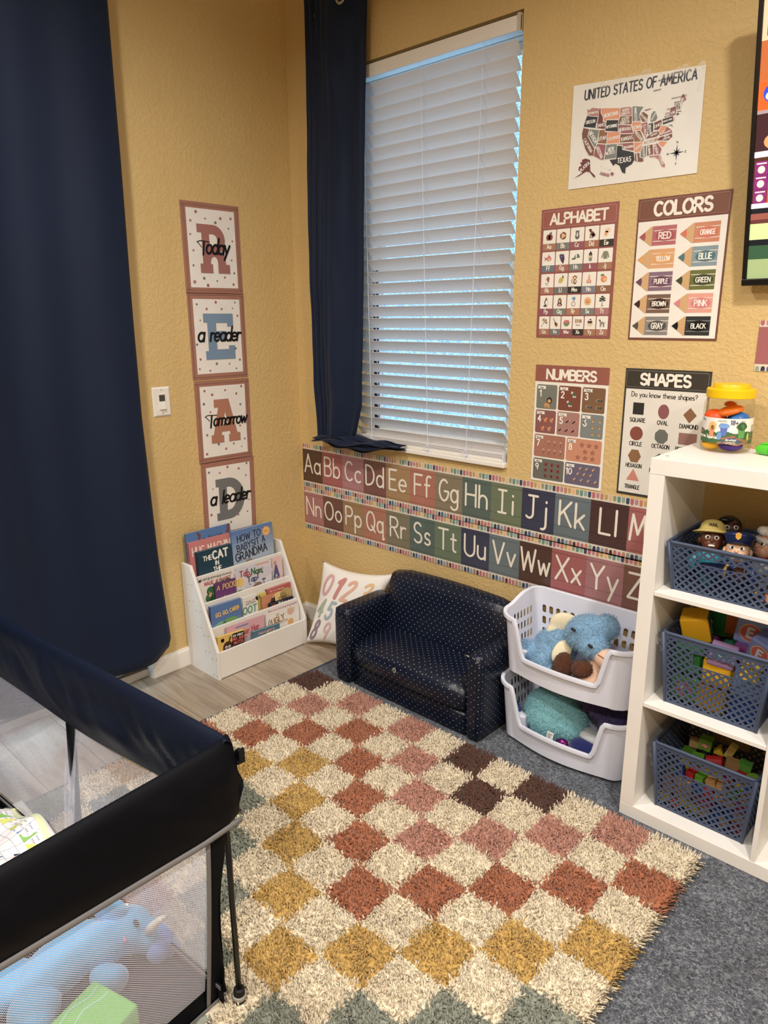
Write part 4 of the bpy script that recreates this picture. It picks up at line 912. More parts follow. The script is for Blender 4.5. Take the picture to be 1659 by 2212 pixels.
a.ell(cx[0], V(.5), .0215, .0225, '863A22', 3, n=24); a.poly([(cx[1]+.0225*math.cos(PI/8+k*PI/4), V(.505)+.024*math.sin(PI/8+k*PI/4)) for k in range(8)], '6D716A', 3); a.rect(cx[2]-.028, V(.548), cx[2]+.028, V(.46), '97685E', 3)
a.poly([(cx[0]+.022*math.cos(k*PI/3), V(.68)+.024*math.sin(k*PI/3)) for k in range(6)], '8C5E2C', 3); a.poly([(cx[1]+.021*math.cos(PI/2+k*2*PI/5), V(.69)+.022*math.sin(PI/2+k*2*PI/5)) for k in range(5)], '33322F', 3)
a.poly([(cx[0]-.022, V(.878)), (cx[0]+.022, V(.878)), (cx[0], V(.782))], 'C8735A', 3)
for t, k, f, wdt in [('SQUARE', 0, .41, .05), ('OVAL', 1, .415, .034), ('DIAMOND', 2, .425, .056), ('CIRCLE', 0, .597, .041), ('OCTAGON', 1, .597, .056), ('RECTANGLE', 2, .6, .068), ('HEXAGON', 0, .772, .052), ('TRIANGLE', 0, .945, .05), ('PENTAGON', 1, .79, .056)]:
    a.fit(t, cx[k]-wdt/2, cx[k]+wdt/2, V(f), .0125, '161614', .17, .16, l=3, caps=6)
tag(b.build('shapes_poster', m_print, org=orgof(fn, W_)), 'dark grey framed poster titled SHAPES, partly behind the white shelf', 'poster')

# ---------------------------------------------------------------- television (tilted forward at the top)
tv = thing('television', (2.5, -.02, 1.58), 'wall mounted television with thin black frame showing a grocery shelf scene', 'television')
TX0, TX1, TH_ = 1.961, 3.15, .72; ta = math.atan2(.115, .66)
tfn_ = planefn((TX0, -.042, 1.578), (1, 0, 0), (0, -math.sin(ta), math.cos(ta)), (0, -math.cos(ta), -math.sin(ta)))
Wt = TX1-TX0
def tvbox(u0, v0, u1, v1, h0, h1, b): b.hexa([tfn_(u0, v0, h0), tfn_(u1, v0, h0), tfn_(u1, v1, h0), tfn_(u0, v1, h0), tfn_(u0, v0, h1), tfn_(u1, v0, h1), tfn_(u1, v1, h1), tfn_(u0, v1, h1)])
b = MB(); tvbox(0, 0, Wt, .018, -.02, .008, b); tvbox(0, TH_-.012, Wt, TH_, -.02, .006, b); tvbox(0, .018, .012, TH_-.012, -.02, .006, b); tvbox(Wt-.012, .018, Wt, TH_-.012, -.02, .006, b); b.build('bezel', m_black, tv, bevel=.002)
b = MB(); tvbox(.004, .004, Wt-.004, TH_-.004, -.021, -.005, b); tvbox(.4, .2, .8, .5, -.05, -.02, b); b.build('back_case', m_black, tv)
b = MB(); b.box((2.45, -.07, 1.7), (2.85, -.001, 2.0)); b.build('wall_bracket', m_black, tv)
b = MB(); a = Art(b, lambda u, v, h: tfn_(u+.012, v+.018, h+.001)); sw_, sh_ = Wt-.024, TH_-.03
def band(v0, v1, c, l=1, u0=0, u1=None): a.rect(u0, v0, u1 or sw_, v1, c, l)
band(0, sh_, '4A2C22'); band(.0, .05, '8FA072', 2); band(.05, .085, '30503A', 2); band(.085, .10, '101820', 2); band(.10, .14, 'B8C88E', 2); band(.14, .15, '5A3030', 2); band(.15, .165, '8A5048', 2); band(.165, .178, '141A22', 2); band(.178, .19, 'E8E0F0', 2)
for r in range(3):
    for k in range(36):
        u = .003+k*.0335; v = .19+r*.034; c = ['7A2A6A', 'D8541F', 'D8541F', '2A50B8', 'C83030'][(k*7+r) % 5] if k > 1 else ['7A2A6A', 'D8541F'][k]
        a.rect(u, v, u+.032, v+.033, c, 3); a.ell(u+.016, v+.013, .009, .009, 'F8E8C0', 4, n=10); a.rect(u+.004, v+.026, u+.028, v+.029, 'F0E0D0', 4)
band(.3, .314, 'D8D0E0', 3); band(.314, .40, '3A2028', 3); a.ell(.05, .335, .03, .02, 'C89060', 4); band(.40, .408, '988890', 3)
band(.408, .475, 'D86030', 3)
for k in range(22): u = .004+k*.054; a.rect(u, .41, u+.048, .47, 'E05A28', 4); a.ell(u+.022, .444, .014, .018, '2A48C0', 5); a.ell(u+.022, .438, .009, .009, 'F0D8B0', 6, n=8)
band(.475, .56, 'B06038', 3); band(.56, .645, 'C8B898', 4)
for k in range(8):
    u = .008+k*.14; a.text('R' if k == 0 else 'M'[0:1], u+.03, .572, .06, '3A4660', .3, l=5)
band(.645, .652, '5A4038', 4); band(.652, sh_, '9A4A30', 3); band(.6, .605, '6A7080', 3)
b.build('screen', m_screen, tv)
# ================================================================== carpet, rug
def carpet_material():
    m = mat('slate_carpet', '5A6270', rough=.95, spec=.1, sheen=.2)
    nt = m.node_tree; L = nt.links.new; b = nt.nodes['Principled BSDF']; tc = nt.nodes.new('ShaderNodeTexCoord')
    n = nt.nodes.new('ShaderNodeTexNoise'); n.inputs['Scale'].default_value = 130; n.inputs['Detail'].default_value = 4; n.inputs['Distortion'].default_value = 1.2; L(tc.outputs['Object'], n.inputs['Vector'])
    r = nt.nodes.new('ShaderNodeValToRGB'); e = r.color_ramp.elements; e[0].position = .36; e[0].color = hx('383D47'); e[1].position = .66; e[1].color = hx('82858B'); x = e.new(.5); x.color = hx('555A63'); L(n.outputs[0], r.inputs[0])
    n2 = nt.nodes.new('ShaderNodeTexNoise'); n2.inputs['Scale'].default_value = 9; n2.inputs['Detail'].default_value = 4; L(tc.outputs['Object'], n2.inputs['Vector'])
    mr = nt.nodes.new('ShaderNodeMapRange'); mr.inputs[1].default_value = .3; mr.inputs[2].default_value = .7; mr.inputs[3].default_value = .78; mr.inputs[4].default_value = 1.18; L(n2.outputs[0], mr.inputs[0])
    sc = nt.nodes.new('ShaderNodeVectorMath'); sc.operation = 'SCALE'; L(r.outputs[0], sc.inputs[0]); L(mr.outputs[0], sc.inputs['Scale']); L(sc.outputs[0], b.inputs['Base Color'])
    bp = nt.nodes.new('ShaderNodeBump'); bp.inputs['Strength'].default_value = .7; bp.inputs['Distance'].default_value = .004; L(n.outputs[0], bp.inputs['Height']); L(bp.outputs[0], b.inputs['Normal'])
    return m
cp = thing('area_carpet', (2.4, -1.6, 0), 'flat slate grey carpet lying on the laminate floor under the shaggy rug', 'carpet')
CT = .011
b = MB(); b.box((.478, -3.6, .0005), (4.3, -.02, CT)); b.build('carpet_pile', carpet_material(), cp)
b = MB(); b.box((.466, -3.6, .0005), (.478, -.02, CT+.0015)); b.build('bound_edge', mat('carpet_binding', '39404C', rough=.9, bump=(500, .5, .002)), cp, bevel=.003)

RX0, RY0, CL, CW, NI, NJ = .510, -.4078, .1361, .1347, 12, 15
def rug_col(i, j):
    if (i+j) % 2: return 'E0D3BA'
    s = i+j
    L_ = min(s//2, (6-i+j)//2) if i < 7 else (s-8)//2
    return ['5C3D32', 'BC8B7A', 'AC6F52', 'C2A05E', '8C9083', 'BC8B7A', 'AC6F52', 'C2A05E'][L_ % 8]
rug = thing('shag_rug', (RX0+CL*6, RY0-CW*7, CT), 'shaggy checkerboard rug of cream, pink, rust, gold and sage squares', 'rug')
b = MB(); b.box((RX0, RY0-CW*NJ, CT+.001), (RX0+CL*NI, RY0, CT+.007)); b.build('backing', mat('rug_backing', 'B8A98C', rough=.95), rug)
def tufts():
    def field(y0, y1, sp, rad, ln):
        xs = np.arange(RX0+.002, RX0+CL*NI-.001, sp); ys = np.arange(y0, y1, sp); X, Y = np.meshgrid(xs, ys); X = X.ravel(); Y = Y.ravel()
        X = X+rng.uniform(-.5, .5, X.size)*sp; Y = Y+rng.uniform(-.5, .5, Y.size)*sp; return X, Y, np.full(X.size, rad), np.full(X.size, ln)
    P = [field(-1.78, RY0, .0058, .0029, .0255), field(RY0-CW*NJ, -1.78, .0125, .0052, .027)]
    X = np.concatenate([p[0] for p in P]); Y = np.concatenate([p[1] for p in P]); Rr = np.concatenate([p[2] for p in P]); Ln = np.concatenate([p[3] for p in P]); N = X.size
    jx = X+rng.normal(0, .0045, N); jy = Y+rng.normal(0, .0045, N)
    I = np.clip(((jx-RX0)/CL).astype(int), 0, NI-1); J = np.clip(((RY0-jy)/CW).astype(int), 0, NJ-1)
    tab = {}; C = np.zeros((NI, NJ, 3))
    for i in range(NI):
        for j in range(NJ): C[i, j] = hx(rug_col(i, j))[:3]
    col = C[I, J]*rng.uniform(.86, 1.12, N)[:, None]
    # leaning direction: locally coherent clumps plus noise
    ang = 2.2*np.sin(X*31+1.3*np.sin(Y*23))+1.9*np.sin(Y*37+1.7*np.cos(X*19))+rng.normal(0, 1.3, N)
    lean = np.abs(rng.normal(.42, .2, N))
    ex = np.minimum(X-RX0, RX0+CL*NI-X); edge = np.exp(-np.minimum(ex, RY0-Y)/.012)
    ox = np.where(X > RX0+CL*6, 1, -1)*edge*(ex < RY0-Y); oy = np.where(ex >= RY0-Y, 1, 0)*edge
    dx = np.cos(ang)*lean*(1-edge*.6)+ox*1.3; dy = np.sin(ang)*lean*(1-edge*.6)+oy*1.0
    L = Ln*rng.uniform(.8, 1.15, N)
    lx_ = (X-1.565)*math.cos(.0803)+(Y+1.525)*math.sin(.0803); ly_ = -(X-1.565)*math.sin(.0803)+(Y+1.525)*math.cos(.0803)
    L = np.where((lx_ < -.03) & (ly_ < -.03), L*.55, L)   # pressed flat under the playpen mat
    V = []; k3 = np.arange(3)*2*np.pi/3; tw = rng.uniform(0, 6.28, N)
    for q, (t, rr) in enumerate([(0, .9), (.45, 1.1), (.85, .95), (1.0, .35)]):
        nrm = np.sqrt(1+dx*dx*.9+dy*dy*.9); cx = X+dx*L*t*t/nrm; cy = Y+dy*L*t*t/nrm; cz = CT+.004+L*(t-.12*t*t*np.hypot(dx, dy))/nrm
        for k in range(3):
            a = tw+k3[k]+t*1.5; V.append(np.stack([cx+Rr*rr*np.cos(a), cy+Rr*rr*np.sin(a), cz+Rr*rr*.4*np.sin(a*2)], 1))
    V = np.stack(V, 1).reshape(-1, 3)
    base = (np.arange(N)*12)[:, None]
    F = []
    for q in range(3):
        for k in range(3): F.append([q*3+k, q*3+(k+1) % 3, (q+1)*3+(k+1) % 3, (q+1)*3+k])
    F = np.array(F); quads = (base[:, :, None]+F[None]).reshape(-1, 4)
    me = bpy.data.meshes.new('pile'); o_ = ORG[rug.name]; V = V-np.array(o_)
    me.vertices.add(len(V)); me.vertices.foreach_set('co', V.astype(np.float32).ravel())
    me.loops.add(quads.size); me.loops.foreach_set('vertex_index', quads.ravel().astype(np.int32))
    me.polygons.add(len(quads)); me.polygons.foreach_set('loop_start', np.arange(0, quads.size, 4, dtype=np.int32)); me.polygons.foreach_set('loop_total', np.full(len(quads), 4, dtype=np.int32))
    me.polygons.foreach_set('use_smooth', np.ones(len(quads), dtype=bool))
    me.update(calc_edges=True)
    ca = me.color_attributes.new('Col', 'FLOAT_COLOR', 'POINT')
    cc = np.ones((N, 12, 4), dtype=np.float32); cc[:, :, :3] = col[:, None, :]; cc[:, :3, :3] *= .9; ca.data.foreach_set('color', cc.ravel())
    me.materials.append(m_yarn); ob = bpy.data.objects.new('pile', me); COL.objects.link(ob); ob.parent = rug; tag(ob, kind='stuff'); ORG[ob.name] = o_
tufts()
core = MB(); q_ = 10
hz = {}
def hgt(i, j):
    if (i, j) not in hz: hz[i, j] = (random.uniform(-.003, .003), random.uniform(-.003, .003), CT+(.017 if 0 < i < NI*q_ and 0 < j < NJ*q_ else .009)+random.uniform(-.003, .003))
    dx, dy, z = hz[i, j]; return (RX0+CL*i/q_+(dx if 0 < i < NI*q_ else 0), RY0-CW*j/q_+(dy if 0 < j < NJ*q_ else 0), z)
for i in range(NI*q_):
    for j in range(NJ*q_):
        core.poly([hgt(i, j), hgt(i, j+1), hgt(i+1, j+1), hgt(i+1, j)], rug_col(i//q_, j//q_))
tag(core.build('pile_core', m_yarn, rug, weld=True, smooth=True), kind='stuff')

# fur for soft toys: short hair blades scattered on ellipsoids
def fur_part(parent, ells, n, ln, cols, wid=.0012, name='fur', droop=.35):
    A = [4*PI*((r[0]*r[1])**1.6/3+(r[0]*r[2])**1.6/3+(r[1]*r[2])**1.6/3)**(1/1.6) for c, r, R, cc in ells]; tot = sum(A); vs = []; fs = []; cl = []
    for (c, r, R, cc), ar in zip(ells, A):
        c = V3(c); m_ = int(n*ar/tot); inv = [(V3(e[0]), e[1], e[2].transposed() if e[2] is not None else None) for e in ells if e[0] != tuple(c)]
        for _ in range(m_):
            d = V3((random.gauss(0, 1), random.gauss(0, 1), random.gauss(0, 1))).normalized(); p = V3((d.x*r[0], d.y*r[1], d.z*r[2])); nn = V3((d.x/r[0], d.y/r[1], d.z/r[2])).normalized()
            if R is not None: p = R @ p; nn = R @ nn
            p = p+c; bad = False
            for (ec, er, eR) in inv:
                q = p-ec
                if eR is not None: q = eR @ q
                if (q.x/er[0])**2+(q.y/er[1])**2+(q.z/er[2])**2 < .9: bad = True; break
            if bad: continue
            t = (nn+V3((random.gauss(0, .35), random.gauss(0, .35), random.gauss(0, .35)-droop))).normalized(); L = ln*random.uniform(.6, 1.2); s = nn.cross(t)
            s = (s if s.length > 1e-4 else nn.orthogonal()).normalized()*wid
            k = len(vs); p0 = p-nn*.002; vs += [p0-s, p0+s, p0+t*L*.6+s*.7, p0+t*L]; fs.append((k, k+1, k+2, k+3)); cl.append(random.choice(cc) if isinstance(cc, (list, tuple)) else cc)
    b = MB(); b.v = [tuple(v) for v in vs]; b.f = fs; b.c = cl; b.m = [0]*len(fs)
    if not vs: return
    return tag(b.build(name, m_fur, parent), kind='stuff')
def blob(name, ells, mats, parent=None, voxel=.006, col=None, org=None):
    b = MB()
    for (c, r, R, cc) in ells: b.ell(c, r, R, 20, 14, (cc if isinstance(cc, str) else cc[0]) if col is None else col)
    c0 = b.c[0]; b.c = ['FFFFFF']*len(b.c)
    if mats is m_fur: mats = mat('plush_'+c0.lower(), c0, rough=.9, sheen=.4, spec=.15, bump=(140, .4, .003))
    return b.build(name, mats, parent, remesh=voxel, org=org)

# ================================================================== small bookshelf
bs = thing('display_bookshelf', (.12, -.455, 0), 'low white sling style bookshelf with sloping sides in the room corner', 'bookshelf')
def side(y0, y1):
    pr = [(.006, 0), (.236, 0), (.236, .128), (.075, .482), (.006, .482)]; b = MB(); b.prism([(x, y0, z) for x, z in pr], (0, y1-y0, 0)); return b.build('side_panel', m_lam, bs, bevel=.0015)
side(-.705, -.691); side(-.219, -.205)
b = MB(); b.box((.006, -.691, 0), (.012, -.219, .46)); b.build('back_panel', m_lam, bs)
b = MB(); b.box((.224, -.691, .004), (.235, -.219, .124)); b.build('front_board', m_lam, bs, bevel=.0012)
TIER = [(.083, .428), (.131, .320), (.181, .220)]
for x, z in TIER:
    b = MB(); b.box((x-.006, -.691, z-.13), (x+.004, -.219, z)); b.build('shelf_lip', m_lam, bs, bevel=.0012)
for x, z in [(.013, .30), (.088, .19), (.136, .095), (.186, .012)]:
    b = MB(); b.box((x, -.691, z-.008), (x+.046, -.219, z)); b.build('shelf_floor', m_lam, bs)
for x, z in TIER+[(.229, .125)]:
    for dz in (.03, .105):
      for ox_ in (.002, .03):
        b = MB(); b.ell((x-ox_, -.7055, z-dz-ox_*.13), (.0022, .0012, .0022), nu=8, nv=6); b.build('screw', mat('screw_steel', '6A6660', rough=.3, metal=.8), bs)

# books: (label, y0, y1, ztop, height, x at top, lean, thickness, cover colour, art)
def book(label, y0, y1, ztop, xtop, h, t, cover, art=None, spine=None, dz=0, lean=.1, name='picture_book', group=None):
    """upright book facing +x, leaning back; y0<y1; dz = rise of the top edge towards y1"""
    fl_ = .3025 if xtop < .08 else .1925 if xtop < .13 else .0975 if xtop < .178 else .0145
    xtop += .006 if .135 < xtop < .15 else 0; lean = .03 if xtop > .1 else .045; h = (ztop-fl_)/math.cos(lean)
    w_ = y1-y0; rot = math.atan2(dz, w_); ca, sa = math.cos(lean), math.sin(lean); cr_, sr_ = math.cos(rot), math.sin(rot)
    U = V3((0, cr_, sr_)); Vv = V3((-sa, -sr_*ca, cr_*ca)); Vv.normalize(); N = U.cross(Vv); 
    o = V3((xtop, y0, ztop))-Vv*h
    fn = planefn(o, U, Vv, N)
    root = thing(name, fn(w_/2, 0, 0), label, 'book', group)
    b = MB()
    def hb(u0, v0, u1, v1, h0, h1, bb, c): bb.hexa([fn(u0, v0, h0), fn(u1, v0, h0), fn(u1, v1, h0), fn(u0, v1, h0), fn(u0, v0, h1), fn(u1, v0, h1), fn(u1, v1, h1), fn(u0, v1, h1)], c)
    hb(0, 0, w_, h, -.0015, 0, b, cover); hb(0, 0, w_, h, -t, -t+.0015, b, cover); hb(0, 0, .002, h, -t, 0, b, spine or cover)
    a = Art(b, fn)
    if art: art(a, w_, h)
    b.build('cover', m_gloss, root)
    p = MB(); hb(.002, .002, w_-.003, h-.003, -t+.0015, -.0015, p, 'E8E0CC'); p.build('pages', m_print, root)
    return root
GR = 'books standing in the white display shelf'
def A_eric(a, w, h):
    a.rect(0, 0, w, h, '2F6FB4'); [a.rect(0, h-.006-.008*k, w, h-.0045-.008*k, '2A62A4', 2) for k in range(9)]
    a.stroke([(.07, 0), (.062, h-.05), (.068, h-.02), (.06, h-.008)], .011, '7A3430', 3); a.stroke([(w-.045, h-.062), (w-.018, h-.045), (w-.010, h-.002)], .013, '7E3630', 3); a.stroke([(.075, h-.058), (w-.06, h-.058)], .02, '7E3630', 3); a.ell(.088, h-.045, .009, .010, '161418', 4)
    a.text('Eric Carle', .148, h-.042, .013, '1C2A48', .12, l=4)
def A_hug(a, w, h): a.fit('HUG MACHINE', .018, w+.012, h-.062, .037, 'F0D8CC', .13, .16, l=2)
def A_cat(a, w, h):
    a.text('THE', .052, h-.047, .02, 'EFEDE6', .2, l=2); a.text('CAT', .118, h-.049, .034, 'EFEDE6', .24, l=2); a.text('IN', .098, h-.078, .019, 'EFEDE6', .2, l=2); a.text('THE', .098, h-.105, .019, 'EFEDE6', .2, l=2); a.text('HAT', .105, h-.148, .034, 'EFEDE6', .24, l=2)
def A_gran(a, w, h):
    for k in range(14):
        t = abs(k-4)/9; c = '%02X%02X%02X' % (int(60+110*(1-t*t)*.9), int(110+75*(1-t*t)*.9), int(180+20*(1-t*t))); a.rect(0, h*k/14, w, h*(k+1)/14, c)
    a.text('HOW TO', .095, h-.052, .030, '15203C', .15, sx=.9, slant=.05, rot=.06, l=2); a.text('BABYSIT A', .105, h-.092, .030, '15203C', .15, sx=.85, rot=.10, l=2); a.text('GRANDMA', .103, h-.136, .036, '15203C', .16, sx=.85, rot=.10, l=2)
    n = 22; a.poly([(w-.037+math.cos(t*2*PI/n)*(.026 if t % 2 else .018), h-.036+math.sin(t*2*PI/n)*(.026 if t % 2 else .018)) for t in range(n)], 'F0A81E', 3); a.text('HOW TO', w-.037, h-.038, .004, '3A2C10', .16, l=4, caps=0)
    a.ell(.085, h-.165, .022, .024, '8A7E74', 3); a.ell(.09, h-.172, .016, .018, 'E4B89A', 4); a.ell(.15, h-.172, .018, .014, 'E8C05A', 3)
def A_leaf(a, w, h):
    for k in range(9): a.stroke([(random.uniform(0, w), h*k/9), (random.uniform(0, w), h*k/9+.02)], .006, '4E7A4A', 2)
def A_magic(a, w, h):
    a.text('bcdefghijklmnopqrstuvwxyz', .013, h-.020, .0125, '5A4A52', .12, 'l', .82, l=2, caps=0); a.ell(.008, h-.018, .0065, col='4A2A56', l=2); a.text('MAGIC ALPHABET', .030, h-.045, .016, 'B8303A', .2, 'l', .82, l=2)
    for (u, v, r) in [(.06, h-.075, .022), (.09, h-.06, .018), (.05, h-.105, .02), (.12, h-.058, .018), (.15, h-.055, .018), (.05, h-.14, .024), (.08, h-.12, .03)]: a.ell(u, v, r, r, '2E6B38', 3)
    a.ell(.055, h-.09, .011, .007, 'E08A30', 4, 1); a.ell(.105, h-.065, .008, .006, 'C83A34', 4); a.ell(.05, h-.145, .009, .009, 'B83030', 4); [a.ell(random.uniform(.04, .1), h-random.uniform(.07, .15), .002, .002, 'E8E4D0', 5, n=6) for _ in range(10)]
def A_pock(a, w, h): a.text('A', .018, h-.033, .021, 'E9C33C', .13, slant=.15, l=2); a.text('POCKET', .042, h-.036, .025, 'E9C33C', .13, 'l', .8, slant=.1, l=2); a.ell(.05, h-.075, .012, .010, 'E0A030', 2)
def A_tap(a, w, h):
    for u, v, r in [(.03, h-.02, .03), (.1, h-.03, .04), (.16, h-.05, .035), (.1, h-.09, .04)]: a.ell(u, v, r*1.3, r*.7, 'CFCBDA', 2)
    a.text('Tap,', .052, h-.045, .026, 'A8283C', .22, l=4); a.text('Nan,', .118, h-.048, .028, '2A6A3A', .22, l=4); a.text('Tap!', .092, h-.079, .026, '3A4670', .22, l=4)
    a.ell(.022, h-.07, .022, .019, 'EBC244', 3); [a.stroke([(.022+.026*math.cos(t), h-.07+.022*math.sin(t)), (.022+.034*math.cos(t), h-.07+.03*math.sin(t))], .002, 'E8C860', 3, 0) for t in [k*.6 for k in range(10)]]
    a.rect(.11, h-.009, .185, h-.004, 'E0875C', 3, ); a.ell(.02, h-.118, .022, .014, '4E8A44', 4); a.poly([(.09, h-.125), (.09, h-.105), (.105, h-.093), (.12, h-.105), (.12, h-.125)], 'A84038', 4); a.poly([(.095, h-.1), (.115, h-.088), (.14, h-.095), (.135, h-.11)], '8A6A5A', 5); a.poly([(.04, h-.125), (.055, h-.108), (.07, h-.125)], '9A8068', 5); a.text('by', .075, h-.092, .008, '3A3A50', .13, l=4, caps=0)
    a.stroke([(.153, h-.105), (.153, h-.085)], .003, '3A4A68', 4); a.ell(.153, h-.083, .012, .004, '3A4A68', 4); a.ell(.17, h-.115, .014, .008, '4E8A44', 4)
def A_isa(a, w, h):
    a.rect(0, 0, .005, h, '5A8A78', 2); a.text('IS', .024, h-.034, .015, '3E4270', .12, l=3); a.text('A', .028, h-.092, .05, '2E4488', .24, sx=.75, l=3); a.text('ON', .03, h-.112, .018, '3E4270', .12, l=3)
def A_red(a, w, h): a.text('My First Reader', w*.42, h-.018, .009, 'F0D8D0', .14, l=2, caps=0); a.rect(.03, h-.03, w, h-.028, 'D87060', 2)
def A_donk(a, w, h):
    a.ell(w*.58, h-.03, .045, .030, 'E8C060', 2); a.ell(w*.8, h-.02, .035, .03, 'B89A4C', 2)
    a.poly([(.02, h-.10), (.04, h-.05), (.06, h-.018), (.068, h-.02), (.07, h-.045), (.09, h-.055), (.1, h-.1)], '5A2A1C', 3); a.poly([(.055, h-.045), (.075, h-.012), (.08, h-.045)], '2A1410', 4)
    a.text('Baby Experts First', w*.72, h-.032, .006, '3A2A1C', .14, l=4, caps=0); a.text('all at the rodeos!', w*.72, h-.042, .006, '3A2A1C', .14, l=4, caps=0)
def A_jul(a, w, h): a.text('Jules', .032, h-.022, .014, 'C83A44', .2, l=2); a.text('Makes a', .088, h-.02, .014, 'E4E4E8', .18, l=2)
def A_yel(a, w, h): a.text('E', .012, h-.02, .012, '2A2A2A', .2, l=2)
def A_foot(a, w, h):
    a.text('Bright and', .045, h-.027, .008, 'B84A3A', .16, l=2, rot=.05, caps=0); a.text('Early Board', .045, h-.038, .008, '3A5A8A', .16, l=2, rot=.05, caps=0); a.text('OOT', .036, h-.078, .030, '4A9A78', .2, slant=.1, l=2); a.ell(.08, h-.022, .007, .011, '2A2426', 2, .4); a.text('B', .055, h-.105, .014, '4A9A78', .2, l=2); a.stroke([(.018, h-.12), (.018, h-.09)], .004, '2A2426', 2)
def A_go(a, w, h):
    a.rect(0, 0, w, h*.45, '8A7A60', 2); a.rect(0, h*.35, w, h*.6, '5A88A8', 2); a.ell(.1, h*.55, .045, .025, '62A048', 3); a.ell(.05, h*.55, .03, .02, '6AA890', 3); a.fit('GO, GO, CARS!', .026, w-.014, h-.05, .017, 'E8B84A', .24, .14, l=4, rot=.07)
    for u, v, c in [(.05, h*.45, '4A3A70'), (.13, h*.52, '3A5A9A'), (.08, h*.12, '3A8A8A'), (.135, h*.15, 'C87A5A')]: a.ell(u, v, .022, .012, c, 5); a.ell(u-.012, v-.008, .006, .006, '202028', 6); a.ell(u+.012, v-.008, .006, .006, '202028', 6); a.ell(u, v+.006, .011, .007, 'C8E0E8', 6)
def A_ugly(a, w, h):
    a.rect(.004, .004, w-.004, h-.004, 'EDE8E0', 2); a.text('THE', .068, h-.024, .009, '8A6A4C', .14, l=3, rot=.08); a.text('UGLY', .072, h-.058, .029, 'A07438', .2, sx=.85, l=3, rot=.16); a.text('DUCKLING', .095, h-.066, .011, 'B08A6A', .15, l=3, rot=.08)
    a.poly([(.125, h-.02), (.13, h-.002), (.14, h-.012), (.148, h+.0-.001), (.156, h-.012), (.168, h-.004), (.165, h-.03), (.148, h-.042), (.128, h-.034)], 'DCAE8E', 3); a.ell(.143, h-.075, .017, .018, 'E9A63E', 4); a.ell(.143, h-.105, .018, .014, 'E9A63E', 4); a.ell(.137, h-.072, .0015, .0018, '3A2A1A', 5); a.ell(.149, h-.072, .0015, .0018, '3A2A1A', 5)
    a.stroke([(.01, h-.07), (.02, h-.03)], .003, '4A4244', 3); a.stroke([(.018, h-.075), (.028, h-.04)], .003, '4A4244', 3); a.rect(.08, h-.100, .12, h-.09, '3A4A3A', 3)
def A_pink(a, w, h): [a.ell(.01+.012*k, h-.008-.002*(k % 2), .003, .003, ['C8404A', '3A3A40'][k % 2], 2, n=6) for k in range(13)]
def A_har(a, w, h): a.rect(.05, h-.018, .118, h-.012, '5A80B8', 2, ); a.text('Har Har', .128, h-.056, .024, 'B8303E', .24, sx=.9, l=3, rot=.06); a.text('You', .1, h-.075, .008, '4A4A5A', .14, l=3, caps=0); a.ell(.12, h-.1, .03, .02, 'A8B4C8', 3)
def A_mix(a, w, h):
    a.rr(.075, h-.062, .14, h-.004, .008, '141414', 2); a.text('MY FIRST', .107, h-.021, .010, 'EFEFEF', .2, l=3); a.text('MIX AND', .107, h-.037, .012, 'D8403A', .22, l=3); a.text('MATCH', .107, h-.054, .012, 'D8403A', .22, l=3)
    a.ell(.052, h-.06, .026, .030, '4A2018', 3); [a.stroke([(.072, h-.04-.006*k), (.082, h-.042-.006*k)], .003, '1A1210', 3, 4) for k in range(6)]; a.stroke([(.06, h-.03), (.066, h-.014)], .007, '4A2018', 3); a.ell(.044, h-.055, .006, .006, 'F4F0E8', 4); a.ell(.060, h-.055, .006, .006, 'F4F0E8', 4); a.ell(.044, h-.055, .003, .003, '201010', 5); a.ell(.060, h-.055, .003, .003, '201010', 5); a.ell(.052, h-.07, .003, .006, 'F4F0E8', 5); a.ell(.026, h-.02, .009, .009, '141414', 3)
def A_fam(a, w, h): a.text('Felicia Learns to', .08, h-.02, .012, 'D8909C', .18, sx=.8, l=2, rot=.05); a.text('Families', .11, h-.034, .014, 'E8C84A', .2, sx=.9, l=2, rot=.05); a.ell(.035, h-.045, .015, .014, '2A1C20', 2)
book('tall blue picture book behind the pink one, top left of the shelf', -.690, -.462, .612, .036, .29, .01, '2F6FB4', A_eric, '2A5FA0', 0, .04, group=GR)
book('pink hardcover HUG MACHINE standing second from the back, top left', -.690, -.474, .574, .05, .25, .012, 'C4686A', A_hug, 'A84850', 0, .05, group=GR)
book('dark teal small hardcover THE CAT IN THE HAT, front of the top row', -.664, -.486, .531, .068, .215, .014, '123E52', A_cat, '0E3040', 0, .08, group=GR)
book('green leafy book mostly hidden behind HOW TO BABYSIT A GRANDMA', -.30, -.232, .55, .045, .24, .008, '7A9A6A', A_leaf, None, 0, .05, group=GR)
book('large sky blue hardcover HOW TO BABYSIT A GRANDMA, top right', -.478, -.248, .580, .062, .27, .012, '6FA0CC', A_gran, '3E74B0', 0, .06, group=GR)
book('white MAGIC ALPHABET book with green tree, second row left', -.688, -.50, .432, .104, .235, .006, 'E6E0DA', A_magic, None, -.004, .05, group=GR)
book('purple book A POCKET with yellow title, in front of the alphabet book', -.619, -.508, .386, .118, .19, .006, '6A2A72', A_pock, '2A5A50', 0, .05, group=GR)
book('pale lilac book Tap, Nan, Tap! in the middle of the second row', -.500, -.299, .424, .110, .20, .004, 'D9D4DE', A_tap, None, -.006, .05, group=GR)
book('pale pink book with a big blue letter A, second row right end', -.298, -.232, .418, .104, .20, .006, 'E2BEBC', A_isa, None, 0, .05, group=GR)
book('red My First Reader book at the right of the third row', -.363, -.222, .293, .142, .16, .012, 'B82820', A_red, '8A1810', 0, .06, group=GR)
